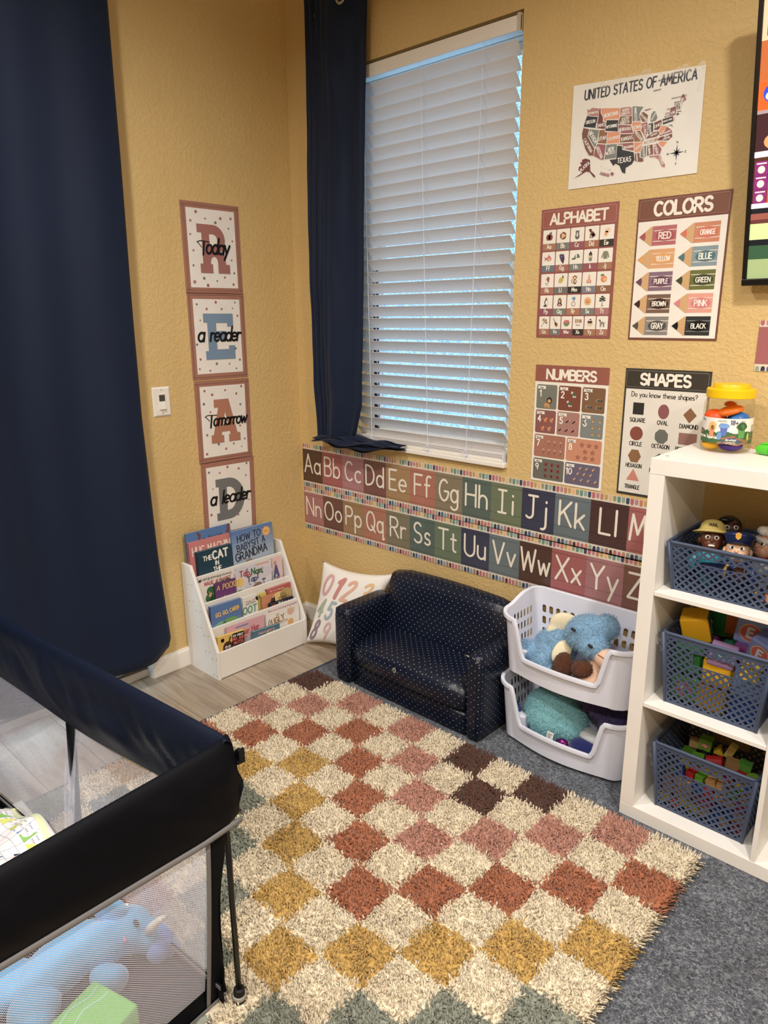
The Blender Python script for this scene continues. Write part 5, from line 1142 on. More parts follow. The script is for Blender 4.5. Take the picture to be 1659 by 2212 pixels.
book('thin yellow book peeping out behind the orange one in the third row', -.414, -.36, .285, .138, .16, .004, 'D8C83A', A_yel, None, 0, .05, group=GR)
book('orange sunset book with a dark horse ear, third row right', -.402, -.224, .272, .156, .15, .005, 'C8743C', A_donk, None, -.004, .06, group=GR)
book('dark navy book with red and white title, lowest at the right of the third row', -.369, -.224, .232, .166, .115, .005, '1A2238', A_jul, None, -.004, .06, group=GR)
book('white board book with green letters OOT, middle of the third row', -.508, -.424, .298, .158, .18, .01, 'E6E4DC', A_foot, None, 0, .05, group=GR)
book('blue board book GO, GO, CARS!, left of the third row', -.680, -.520, .312, .168, .20, .012, '3A6CB0', A_go, '4A2A6A', -.004, .05, group=GR)
book('thin pink and white book edge behind The Ugly Duckling, bottom row', -.387, -.222, .212, .193, .19, .004, 'E0C8CC', A_pink, None, 0, .05, group=GR)
book('white book THE UGLY DUCKLING with yellow duckling, bottom row right', -.419, -.222, .206, .204, .18, .006, 'E8E4DC', A_ugly, None, -.006, .05, group=GR)
book('pink book Har Har in the middle of the bottom row', -.632, -.425, .211, .203, .19, .006, 'D9A0AC', A_har, None, -.004, .05, group=GR)
book('yellow book MY FIRST MIX AND MATCH at the bottom left', -.688, -.546, .190, .219, .17, .012, 'E0B41E', A_mix, 'B89010', -.008, .03, group=GR)
book('teal blue board book at the bottom row centre, lowest of all', -.507, -.352, .154, .219, .13, .012, '3A7088', A_fam, '6A7A80', -.008, .03, group=GR)
b = MB(); b.box((.17, -.658, .10), (.174, -.60, .205)); tag(b.build('thin_booklet', m_print, bevel=.0005), 'thin cream booklet edge behind the pink Har Har book', 'book')

# ================================================================== numbers cushion
CO = {(0, 0): V3((.245, -.225, .012)), (1, 0): V3((.560, -.150, .012)), (0, 1): V3((.218, -.075, .378)), (1, 1): V3((.655, -.040, .408))}
def cush(u, v, side, h=0):
    uu, vv = u, v
    c = CO[0, 0]*(1-uu)*(1-vv)+CO[1, 0]*uu*(1-vv)+CO[0, 1]*(1-uu)*vv+CO[1, 1]*uu*vv
    pin = .055; cx = (.5-u)*2*pin*4*v*(1-v)*.5; cz = (.5-v)*2*pin*4*u*(1-u)*.5
    U = (CO[1, 0]-CO[0, 0]).normalized(); W = (CO[0, 1]-CO[0, 0]).normalized(); N = U.cross(W).normalized()
    q = max(0, 4*u*(1-u))*max(0, 4*v*(1-v)); t = .055*q**.42
    t += .004*noise.noise(V3((u*6, v*6, side*3)))*q**.3
    return c+U*cx+W*cz+N*(side*t+(h if side > 0 else -h))
N_ = (CO[1, 0]-CO[0, 0]).cross(CO[0, 1]-CO[0, 0]); sgn = 1 if N_.y < 0 else -1
pw = thing('number_cushion', (.42, -.15, .0), 'white cushion printed with pastel numbers, leaning between bookshelf and sofa', 'cushion')
b = MB(); b.grid(lambda u, v: cush(u, v, 1), 36, 36); b.grid(lambda u, v: cush(1-u, v, -1), 36, 36)
b.build('cushion_cover', mat('white_cotton', 'F0ECE6', rough=.85, sheen=.2, bump=(9, .25, .012)), pw, smooth=True, weld=True)
def num(ch, u, v, h, c, w=.17, sx=.85):
    b = MB(); a = Art(b, lambda u, v, h: cush(u/.4, v/.4, sgn, h*2.2+.0008)); a.text(ch, u, v, h, c, w, 'c', sx, slant=.28, l=2, split=.012); b.build('printed_number', m_print, pw)
num('0', .06, .25, .105, 'D8A09C', .15, .8); num('1', .137, .248, .105, 'CC7870', .22); num('2', .205, .245, .105, 'E0A888', .17, .8); num('3', .30, .245, .1, 'E4B878', .15, .9)
num('4', .052, .135, .09, 'A8B8A0', .18, .75); num('5', .125, .13, .09, '9DB4BC', .18, .85); num('8', .045, .02, .095, '8E7C90', .16, .7); num('9', .13, .02, .09, 'DDB4AE', .15, .8); num('6', .21, .13, .09, 'D8A09C', .16, .8); num('7', .29, .13, .09, 'A8B8A0', .16, .8)

# ================================================================== child's sofa
def vinyl():
    m = mat('dotted_navy_vinyl', '0B1226', rough=.36, spec=.5)
    nt = m.node_tree; L = nt.links.new; b = nt.nodes['Principled BSDF']; uv = nt.nodes.new('ShaderNodeUVMap'); uv.uv_map = 'UVMap'
    def lattice(off):
        sc = nt.nodes.new('ShaderNodeVectorMath'); sc.operation = 'MULTIPLY_ADD'; sc.inputs[1].default_value = (1/.0285, 1/.0285, 0); sc.inputs[2].default_value = (off, off, 0); L(uv.outputs[0], sc.inputs[0])
        fr = nt.nodes.new('ShaderNodeVectorMath'); fr.operation = 'FRACTION'; L(sc.outputs[0], fr.inputs[0])
        sb = nt.nodes.new('ShaderNodeVectorMath'); sb.operation = 'SUBTRACT'; sb.inputs[1].default_value = (.5, .5, 0); L(fr.outputs[0], sb.inputs[0])
        ln_ = nt.nodes.new('ShaderNodeVectorMath'); ln_.operation = 'LENGTH'; L(sb.outputs[0], ln_.inputs[0])
        lt = nt.nodes.new('ShaderNodeMath'); lt.operation = 'LESS_THAN'; lt.inputs[1].default_value = .058; L(ln_.outputs['Value'], lt.inputs[0]); return lt.outputs[0]
    mx = nt.nodes.new('ShaderNodeMath'); mx.operation = 'MAXIMUM'; L(lattice(0), mx.inputs[0]); L(lattice(.5), mx.inputs[1])
    mc = nt.nodes.new('ShaderNodeMixRGB'); mc.inputs[1].default_value = hx('0B1428'); mc.inputs[2].default_value = hx('A8A8A0'); L(mx.outputs[0], mc.inputs[0]); L(mc.outputs[0], b.inputs['Base Color'])
    tc = nt.nodes.new('ShaderNodeTexCoord'); n = nt.nodes.new('ShaderNodeTexNoise'); n.inputs['Scale'].default_value = 7; n.inputs['Detail'].default_value = 4; L(tc.outputs['Object'], n.inputs['Vector'])
    bp = nt.nodes.new('ShaderNodeBump'); bp.inputs['Strength'].default_value = .35; bp.inputs['Distance'].default_value = .02; L(n.outputs[0], bp.inputs['Height']); L(bp.outputs[0], b.inputs['Normal'])
    return m
m_vin = vinyl()
def soft_box(name, x0, x1, y0, y1, z0, z1, r, parent, mt, fn=None, uvs=True, nseg=3):
    bm = bmesh.new(); bmesh.ops.create_cube(bm, size=1)
    bmesh.ops.scale(bm, vec=(x1-x0, y1-y0, z1-z0), verts=bm.verts); bmesh.ops.translate(bm, vec=((x0+x1)/2, (y0+y1)/2, (z0+z1)/2), verts=bm.verts)
    bmesh.ops.subdivide_edges(bm, edges=[e for e in bm.edges], cuts=7, use_grid_fill=True)
    # round the outer edges by pulling each vertex to a rounded box
    c = V3(((x0+x1)/2, (y0+y1)/2, (z0+z1)/2)); hh = V3(((x1-x0)/2, (y1-y0)/2, (z1-z0)/2))
    bm2 = bmesh.new(); vmap = {}
    for v in bm.verts:
        p = v.co-c; core = V3([max(-(hh[i]-r), min(hh[i]-r, p[i])) for i in range(3)]); d = p-core
        if d.length > 1e-7: p = core+d.normalized()*r
        v.co = c+p
        if fn: v.co = fn(v.co)
    uvl = bm.loops.layers.uv.new('UVMap')
    for f in bm.faces:
        n = f.normal
        f.normal_update(); n = f.normal; ax = max(range(3), key=lambda i: abs(n[i])*(1.0 if i != 2 else 1.02))
        for l in f.loops:
            p = l.vert.co; l[uvl].uv = {0: (p.y, p.z), 1: (p.x, p.z), 2: (p.x, p.y)}[ax]
        f.smooth = True
    o_ = ORG[parent.name]; bmesh.ops.translate(bm, vec=-o_, verts=bm.verts)
    me = bpy.data.meshes.new(name); bm.to_mesh(me); bm.free(); me.materials.append(mt)
    ob = bpy.data.objects.new(name, me); COL.objects.link(ob); ob.parent = parent; ORG[ob.name] = o_
    return ob
sf = thing('kids_sofa', (.98, -.2, CT), "child's small navy vinyl sofa dotted with tiny white spots, worn at seat and arm", 'sofa')
Z0 = CT+.001
# corner edges fold dense loops near the borders: build with more cuts via rounded helper
soft_box('arm', .605, .690, -.370, -.085, Z0, .347, .020, sf, m_vin)
soft_box('arm', 1.282, 1.348, -.362, -.085, Z0, .353, .022, sf, m_vin)
soft_box('front_base', .692, 1.280, -.352, -.10, Z0, .105, .012, sf, m_vin)
def seatf(p):
    q = V3(p); u = (q.x-.98)/.295
    if q.z > .16: q.z += .018*(1-u*u)-.02*max(0, (-q.y-.30)/.07)
    if q.y < -.33: q.y -= .012*(1-u*u)*math.sin(PI*max(0, min(1, (q.z-.09)/.13)))
    return q
soft_box('seat_cushion', .690, 1.282, -.365, -.12, .098, .212, .038, sf, m_vin, seatf)
def backf(p):
    q = V3(p); t = (q.z-.2)/.26; q.y += .060*t
    if q.z > .36: q.z += .012*math.cos((q.x-1.0)/.33*PI/2)
    return q
soft_box('backrest', .683, 1.300, -.175, -.085, .10, .452, .034, sf, m_vin, backf)
b = MB(); wp = []
for k in range(14): t = k/14*2*PI; r_ = .009*random.uniform(.7, 1.2); wp.append((.957+r_*math.cos(t), -.3795, .178+r_*1.2*math.sin(t)))
b.poly(wp, 'A8A48E'); wp = [(p[0]*.5+.957*.5, -.380, p[2]*.5+.178*.5) for p in wp]; b.poly(wp, '3A3A38'); b.build('worn_patch', m_print, sf)
b = MB()
for (u, v, w2) in [(1.292, .345, .014), (1.32, .343, .007), (1.335, .335, .008), (1.345, .328, .005)]:
    b.poly([(u+w2*.5*math.cos(t)*random.uniform(.6, 1.2), -.3632+.004*max(0, (v-.33)/.02), v+w2*.32*math.sin(t)*random.uniform(.6, 1.2)) for t in [k*2*PI/9 for k in range(9)]], 'A39D88')
b.build('worn_patch', m_print, sf)
# ================================================================== white stacking bins (open notch at the front)
def make_bin(name, label, z0, org):
    """rounded bin 0.49 wide, bowed front, slots in back and sides, deep notch in the front wall"""
    root = thing(name, org, label, 'storage bin', 'white stacking toy bins')
    X0, X1, YB, YF = 1.352, 1.848, -.022, -.262; H = .252; r = .055
    # perimeter (counterclockwise seen from above) as a list of (x, y, s)
    path = []
    def seg(a, c, n):
        for i in range(n): t = i/n; path.append((a[0]+(c[0]-a[0])*t, a[1]+(c[1]-a[1])*t))
    def arc(cx, cy, rr, a0, a1, n):
        for i in range(n): t = math.radians(a0+(a1-a0)*i/n); path.append((cx+rr*math.cos(t), cy+rr*math.sin(t)))
    def front(n):
        for i in range(n):
            t = i/n; x = X0+r+(X1-X0-2*r)*t; path.append((x, YF-.030*math.sin(PI*t)))
    front(40); i1 = len(path); arc(X1-r, YF+r, r, -90, 0, 10); i2 = len(path); seg((X1, YF+r), (X1, YB-.03), 14); i3 = len(path); arc(X1-.03, YB-.03, .03, 0, 90, 6); i4 = len(path)
    seg((X1-.03, YB), (X0+.03, YB), 44); i5 = len(path); arc(X0+.03, YB-.03, .03, 90, 180, 6); i6 = len(path); seg((X0, YB-.03), (X0, YF+r), 14); i7 = len(path); arc(X0+r, YF+r, r, 180, 270, 10)
    n = len(path); cx, cy = (X0+X1)/2, (YB+YF)/2
    def smooth(t): t = max(0, min(1, t)); return t*t*(3-2*t)
    def top(i):
        x, y = path[i % n]
        if i % n < 40:
            u = (x-X0)/(X1-X0); d = min(smooth((u-.125)/.085), smooth((.845-u)/.07)); return H*.83-(H*.83-.068-.010*math.cos((u-.5)*PI))*d
        if i % n < i2: return H*(.83+.04*(i % n-40)/10)
        if i % n >= i7: return H*(.87-.04*(i % n-i7)/10)
        return H*(.87+.10*smooth(abs((y-YF-r))/.12))
    def pos(i, z):
        x, y = path[i % n]; t = z/H; k = 1-.085*(1-t); return V3((cx+(x-cx)*k, cy+(y-cy)*(1-.10*(1-t)), z0+z))
    b = MB()
    def quad(i, j, za, zb): b.poly([pos(i, za[0]), pos(j, za[1]), pos(j, zb[1]), pos(i, zb[0])])
    rows = 9
    slots = {}
    for i in range(i4, i5-1, 3): slots[i] = 3
    for i in range(i2, i3-2, 2): slots[i] = 2
    for i in range(i6, i7-2, 2): slots[i] = 2
    i = 0; slot_rows = [(.060, .098), (.104, .142), (.148, .186)]
    while i < n:
        w2 = slots.get(i, 0)
        if not w2:
            ta, tb = top(i), top(i+1)
            for k in range(rows): quad(i, i+1, (ta*k/rows, tb*k/rows), (ta*(k+1)/rows, tb*(k+1)/rows))
            i += 1; continue
        j = i+w2; zs = [0, .054]
        for m_ in range(w2): quad(i+m_, i+m_+1, (0, 0), (.060, .060)); quad(i+m_, i+m_+1, (.186, .186), (top(i+m_), top(i+m_+1)))
        for q, (za, zb) in enumerate(slot_rows):
            def PP(u, v):
                f = u*w2; a_ = int(min(w2-1, f)); t = f-a_; A, B = pos(i+a_, za+(zb-za)*v), pos(i+a_+1, za+(zb-za)*v); return A+(B-A)*t
            wx = .29; hv = .40; cap = []
            for an in range(0, 181, 36): cap.append((.5+wx*math.cos(math.radians(an)), .5+hv*.62+hv*.38*math.sin(math.radians(an))))
            for an in range(180, 361, 36): cap.append((.5+wx*math.cos(math.radians(an)), .5-hv*.62+hv*.38*math.sin(math.radians(an))))
            R_out = [(1, .9), (.9, 1), (.6, 1), (.4, 1), (.1, 1), (0, .9), (0, .1), (.1, 0), (.4, 0), (.6, 0), (.9, 0), (1, .1)]
            R_out[0] = (1, 1); R_out[5] = (0, 1); R_out[6] = (0, 0); R_out[11] = (1, 0)
            m2 = len(cap)
            for e in range(m2):
                b.poly([PP(*R_out[e]), PP(*R_out[(e+1) % m2]), PP(*cap[(e+1) % m2]), PP(*cap[e])])
            if q < 2: 
                for m_ in range(w2): quad(i+m_, i+m_+1, (zb, zb), (slot_rows[q+1][0],)*2)
        i = j
    b.build('bin_wall', m_wplas, root, solid=.003, weld=True)
    b = MB(); b.poly([pos(i, .004) for i in range(n)]); b.build('bin_floor', m_wplas, root, solid=.003)
    # rolled rim: a flat lip turned outwards
    b = MB(); N = n
    prof = [(-.002, 0), (.004, .004), (.0105, .003), (.012, -.003), (.011, -.011), (.009, -.011), (.009, -.002), (.002, -.001)]
    ring = []
    for i in range(N):
        p0, p1, p2 = path[(i-1) % n], path[i], path[(i+1) % n]; tx, ty = p2[0]-p0[0], p2[1]-p0[1]; L = math.hypot(tx, ty); nx, ny = ty/L, -tx/L
        c = pos(i, top(i)); dz = (top(i+1)-top(i-1)); dl = L; sl = math.atan2(dz, dl)
        ring.append([c+V3((nx*o_, ny*o_, 0))+V3((-tx/L*math.sin(sl), -ty/L*math.sin(sl), math.cos(sl)))*h_ for o_, h_ in prof])
    m2 = len(prof); vs = [p for rg in ring for p in rg]
    b.mesh(vs, [(i*m2+k, ((i+1) % N)*m2+k, ((i+1) % N)*m2+(k+1) % m2, i*m2+(k+1) % m2) for i in range(N) for k in range(m2)])
    b.build('bin_rim', m_wplas, root, smooth=True, angle=50)
    for fx in (X0+.075, X1-.075):
        b = MB(); b.lathe((fx, YF+.05, z0-.012), [(.024, 0), (.026, .004), (.030, .09), (.031, .10)], 20); b.build('bin_foot', m_wplas, root, smooth=True)
    return root
make_bin('stacking_bin', 'lower of two white stacking bins, holding teal, purple and navy soft toys', CT+.014, (1.6, -.15, CT))
make_bin('stacking_bin', 'upper of two white stacking bins, holding a fluffy blue soft toy and a brown one', CT+.272, (1.6, -.15, CT+.25))

# ------------------------------------------------------------------ soft toys in the bins
def toy(name, label, org, group=None): return thing(name, org, label, 'soft toy', group)
BL = ['7FA6C6', '8DB2CE', '739ABB']; CRM = ['E6D8B4', 'DDCFA8']
t = toy('blue_plush', 'fluffy light blue soft toy with cream ear and belly lying in the upper white bin', (1.56, -.15, .30))
E1 = [((1.640, -.165, .474), (.078, .066, .062), rotm(0, -.35, .2), BL), ((1.700, -.15, .510), (.040, .038, .042), rotm(0, -.5, 0), BL), ((1.680, -.20, .452), (.055, .045, .040), None, BL)]
E2 = [((1.515, -.15, .375), (.075, .070, .070), None, BL), ((1.54, -.16, .40), (.06, .055, .055), None, BL)]
LIMB = [((1.437, -.195, .352), (.045, .042, .040), None, BL), ((1.508, -.215, .345), (.040, .045, .058), rotm(.2, 0, .3), BL), ((1.553, -.235, .31), (.025, .03, .035), None, BL), ((1.468, -.200, .335), (.03, .03, .03), None, BL)]
blob('body', E1+E2+LIMB, m_fur, t, .007)
fur_part(t, E1+E2+LIMB, 17000, .010, BL, .0009)
b = MB(); b.ell((1.538, -.135, .462), (.054, .022, .052), rotm(.2, .3, .5), 20, 12, 'E4DAB8'); b.ell((1.512, -.150, .432), (.034, .018, .038), rotm(.2, .3, .5), 16, 10, 'E4DAB8'); b.build('ear', mat('cream_plush', 'E9DFBF', rough=.9, sheen=.3, bump=(120, .3, .003)), t, remesh=.005)
b = MB(); b.ell((1.575, -.212, .400), (.030, .011, .046), rotm(-.3, .45, .35), 18, 12); b.build('belly_patch', MATS['cream_plush'], t, smooth=True)
for p in ((1.624, -.236, .506), (1.692, -.245, .472)):
    b = MB(); b.ell(p, (.0095, .005, .0055), rotm(0, .3, 0), 12, 8, '1E1A1A'); b.build('eye', m_plast, t, smooth=True); 
BR = ['5A3320', '4A2818', '643A26']; PK = 'E8BFA4'
t = toy('monkey_plush', 'brown and peach soft toy with stitched face, right side of the upper white bin', (1.66, -.18, .30))
EB = [((1.596, -.240, .362), (.034, .030, .062), rotm(.2, .30, 0), BR), ((1.664, -.236, .378), (.040, .030, .028), rotm(0, -.35, 0), BR), ((1.712, -.205, .33), (.03, .03, .05), None, BR)]
blob('arm', EB[:1], m_fur, t, .006); blob('ear', EB[1:2], m_fur, t, .006); blob('leg', EB[2:], m_fur, t, .006); fur_part(t, EB, 8000, .006, BR, .0008)
b = MB(); b.ell((1.744, -.212, .426), (.058, .036, .036), rotm(0, .25, 0), 24, 16); b.ell((1.675, -.212, .322), (.066, .045, .042), rotm(0, -.5, 0), 24, 16); b.ell((1.69, -.21, .36), (.035, .03, .05), None, 16, 12); b.build('body', mat('peach_plush', 'E6BEA2', rough=.85, sheen=.3, bump=(150, .25, .002)), t, remesh=.006)
b = MB(); b.tube([(1.716, -.239, .448), (1.744, -.247, .446), (1.774, -.243, .432)], .0011, 5, '3A2A24'); b.tube([(1.750, -.247, .447), (1.760, -.240, .458)], .0011, 5, '3A2A24'); b.tube([(1.750, -.248, .446), (1.742, -.249, .437)], .0009, 5, '3A2A24'); b.build('stitched_face', m_plast, t)
b = MB(); a = Art(b, planefn((1.672, -.2705, .296), (1, .1, .35), (-.3, 0, 1), (0, -1, 0))); a.rect(0, 0, .030, .024, 'E6E4DE'); a.text('abc', .015, .012, .006, '3A3A3A', .15, l=2, caps=0); a.rect(.004, .005, .026, .0065, '6A6A6A', 2); b.build('care_tag', m_print, t)
TL = ['86BFC8', '96CAD0', '78B2BE']
t = toy('teal_plush', 'big fluffy teal soft toy with a white care tag in the lower white bin', (1.53, -.14, .03))
E3 = [((1.525, -.155, .122), (.105, .085, .095), None, TL), ((1.60, -.16, .11), (.06, .06, .065), None, TL), ((1.455, -.15, .09), (.045, .05, .05), None, TL)]
blob('body', E3, m_fur, t, .008); fur_part(t, E3, 16000, .009, TL, .0010)
b = MB(); a = Art(b, planefn((1.552, -.2525, .056), (1, -.05, 0), (.12, .12, 1), (0, -1, .1))); a.rect(0, 0, .026, .052, 'E4E2DC'); [a.rect(.004, .006+.0045*k, .004+random.uniform(.01, .018), .0078+.0045*k, '55555A', 2) for k in range(9)]; b.build('care_tag', m_print, t)
b = MB(); b.tube([(1.402, -.2, .145), (1.418, -.21, .115), (1.425, -.215, .085)], [.002, .007, .002], 8, '1E3A7A'); b.build('ribbon', m_plast, t, smooth=True)
PU = ['4A3A6E', '5A4680', '3A2E5A', '6A5A88']
t = toy('purple_plush', 'dark purple fluffy soft toy leaning at the back right of the lower white bin', (1.7, -.12, .05))
E4 = [((1.675, -.115, .20), (.065, .045, .035), rotm(0, .6, 0), PU), ((1.735, -.125, .15), (.04, .04, .06), rotm(0, .3, 0), PU)]
blob('body', E4, m_fur, t, .008); fur_part(t, E4, 7000, .013, PU, .0010)
t = toy('navy_plush', 'royal navy blue soft toy with pale grey top in the lower white bin, front right', (1.68, -.2, .03))
b = MB(); b.ell((1.672, -.195, .062), (.058, .045, .040), None, 24, 16); b.ell((1.722, -.19, .055), (.035, .04, .035), None, 20, 12); b.build('body', mat('navy_plush_cloth', '121C5C', rough=.9, sheen=.6), t, remesh=.006)
b = MB(); b.ell((1.682, -.165, .100), (.055, .035, .022), rotm(0, .12, 0), 20, 12); b.build('pale_patch', mat('grey_fleece', 'B8BCBC', rough=.95, sheen=.3, bump=(90, .5, .006)), t, smooth=True)
t = toy('magenta_plush', 'small shiny magenta crinkled fabric toy peeking out between teal and navy toys', (1.60, -.21, .03))
b = MB(); b.grid(lambda u, v: (1.605+(.024+.004*math.sin(u*50))*math.cos(u*2*PI)*math.sin(PI*(v*.98+.01)), -.225+.02*math.sin(u*2*PI)*math.sin(PI*(v*.98+.01))+.003*math.sin(v*40+u*20), .052+.032*math.cos(PI*(v*.98+.01))), 30, 18); b.build('body', mat('metallic_magenta', '8A2A7E', rough=.25, metal=.7), t, smooth=True)

# ================================================================== white cube shelf
KX0, KX1, KY0, KY1 = 1.882, 2.645, -.36, -.042
ks = thing('cube_shelf', ((KX0+KX1)/2, -.2, CT), 'white open cube shelf against the wall, holding blue lattice baskets', 'shelf')
def kb(nm, a, c, bv=.0012): b = MB(); b.box(a, c); return b.build(nm, m_lam, ks, bevel=bv)
kb('top_board', (KX0, KY0, 1.086), (KX1, KY1, 1.13)); kb('bottom_board', (KX0, KY0, CT+.001), (KX1, KY1, .054))
kb('side_board', (KX0, KY0, .0545), (KX0+.042, KY1, 1.0855)); kb('side_board', (KX1-.042, KY0, .0545), (KX1, KY1, 1.0855))
kb('divider', (2.258, KY0+.001, .0545), (2.271, KY1, 1.0855))
SH = [(.396, .409), (.743, .756)]
for z0, z1 in SH:
    kb('shelf_board', (KX0+.0425, KY0+.001, z0), (2.2575, KY1, z1)); kb('shelf_board', (2.2715, KY0+.001, z0), (KX1-.0425, KY1, z1))
b = MB(); b.lathe((1.904, -.305, 1.1302), [(.0045, 0), (.0045, .0004)], 14, '9A948A'); b.build('screw_cap', m_plast, ks)

# ------------------------------------------------------------------ lattice baskets
def lattice_wall(b, P, nu, nv, skip=None, t=.175):
    """P(u,v) maps the unit square; X-shaped cells tile into a diagonal lattice"""
    X = [(0,0),(t,0),(.5,.5-t),(1-t,0),(1,0),(1,t),(.5+t,.5),(1,1-t),(1,1),(1-t,1),(.5,.5+t),(t,1),(0,1),(0,1-t),(.5-t,.5),(0,t)]
    for i in range(nu):
        for j in range(nv):
            if skip and skip((i+.5)/nu, (j+.5)/nv): continue
            b.poly([P((i+x)/nu, (j+y)/nv) for x, y in X])
def basket(label, x0, x1, yf, yb, z0, H, slot=True, tilt=0, xw=.02, nv=9):
    root = thing('lattice_basket', ((x0+x1)/2, (yf+yb)/2, z0), label, 'basket', 'slate blue lattice baskets in the white shelf')
    bx0, bx1 = x0+xw, x1-xw; by0, by1 = yf+.012, yb-.01
    def corner(k, v):
        c = [(bx0, by0, x0, yf), (bx1, by0, x1, yf), (bx1, by1, x1, yb), (bx0, by1, x0, yb)][k]
        return V3((c[0]+(c[2]-c[0])*v, c[1]+(c[3]-c[1])*v, z0+.001+H*v))
    for k in range(4):
        A = lambda v, k=k: corner(k, v); B = lambda v, k=k: corner((k+1) % 4, v)
        def P(u, v, A=A, B=B):
            vv = .035+.90*v; uu = .03+.94*u; a_, b_ = A(vv), B(vv); return a_+(b_-a_)*uu
        b = MB(); L = (B(1)-A(1)).length; nu = max(4, round(L/.0262)) ; 
        sk = (lambda u, v: .27 < u < .70 and .655 < v < .84) if (slot and k in (0, 2)) else None
        lattice_wall(b, P, nu, nv, sk)
        def Q(u, v, A=A, B=B): a_, b_ = A(v), B(v); return a_+(b_-a_)*u
        def strip_(u0, v0, u1, v1): b.poly([Q(u0, v0), Q(u1, v0), Q(u1, v1), Q(u0, v1)])
        strip_(0, 0, 1, .037); strip_(0, .933, 1, 1.0); strip_(0, .037, .032, .933); strip_(.968, .037, 1, .933)
        if sk:
            us = [i/nu for i in range(nu+1)]; ua = min(u for u in us if u+.5/nu > .27); ub = min(u for u in us if u+.5/nu > .70); vj = [j/nv for j in range(nv+1)]; va = min(v for v in vj if v+.5/nv > .655); vb = min(v for v in vj if v+.5/nv > .84)
            iu, iv = (ub-ua)*.025, (vb-va)*.07; r_ = []
            out = [(ua, va), (ub, va), (ub, vb), (ua, vb)]; inn = [(ua+iu, va+iv), (ub-iu, va+iv), (ub-iu, vb-iv), (ua+iu, vb-iv)]
            for e in range(4): b.poly([P(*out[e]), P(*out[(e+1) % 4]), P(*inn[(e+1) % 4]), P(*inn[e])])
        b.build('basket_side', m_bplas, root, solid=.0028, weld=True)
    b = MB(); lattice_wall(b, lambda u, v: V3((bx0+(bx1-bx0)*u, by0+(by1-by0)*v, z0+.002)), 7, 7, None, .26); b.build('basket_base', m_bplas, root, solid=.002)
    b = MB(); pts = [corner(k % 4, 1.0) for k in range(5)]; rim = []
    for k in range(4):
        a_, c_, p_ = corner(k, 1), corner((k+1) % 4, 1), corner((k-1) % 4, 1); d1 = (c_-a_).normalized()*.014; d0 = (p_-a_).normalized()*.014; rim += [a_+d0, a_+(d0+d1)*.3, a_+d1]
    rim.append(rim[0]); rim.append(rim[1]); b.tube(rim, .0048, 8, caps=False); b.build('basket_rim', m_bplas, root, smooth=True)
    for k in range(4): b = MB(); b.tube([corner(k, .01), corner(k, 1)], .0052, 8); b.build('basket_corner', m_bplas, root, smooth=True)
    root.rotation_euler = (0, 0, tilt)
    return root
basket('shallow slate blue lattice basket of toy figures on the top shelf', 1.935, 2.248, -.318, -.062, .7565, .138, nv=6)
basket('deep slate blue lattice basket full of coloured foam cubes on the middle shelf', 1.948, 2.236, -.322, -.062, .4095, .218)
basket('deep slate blue lattice basket of wooden blocks on the bottom board', 1.952, 2.240, -.316, -.062, .0545, .216)

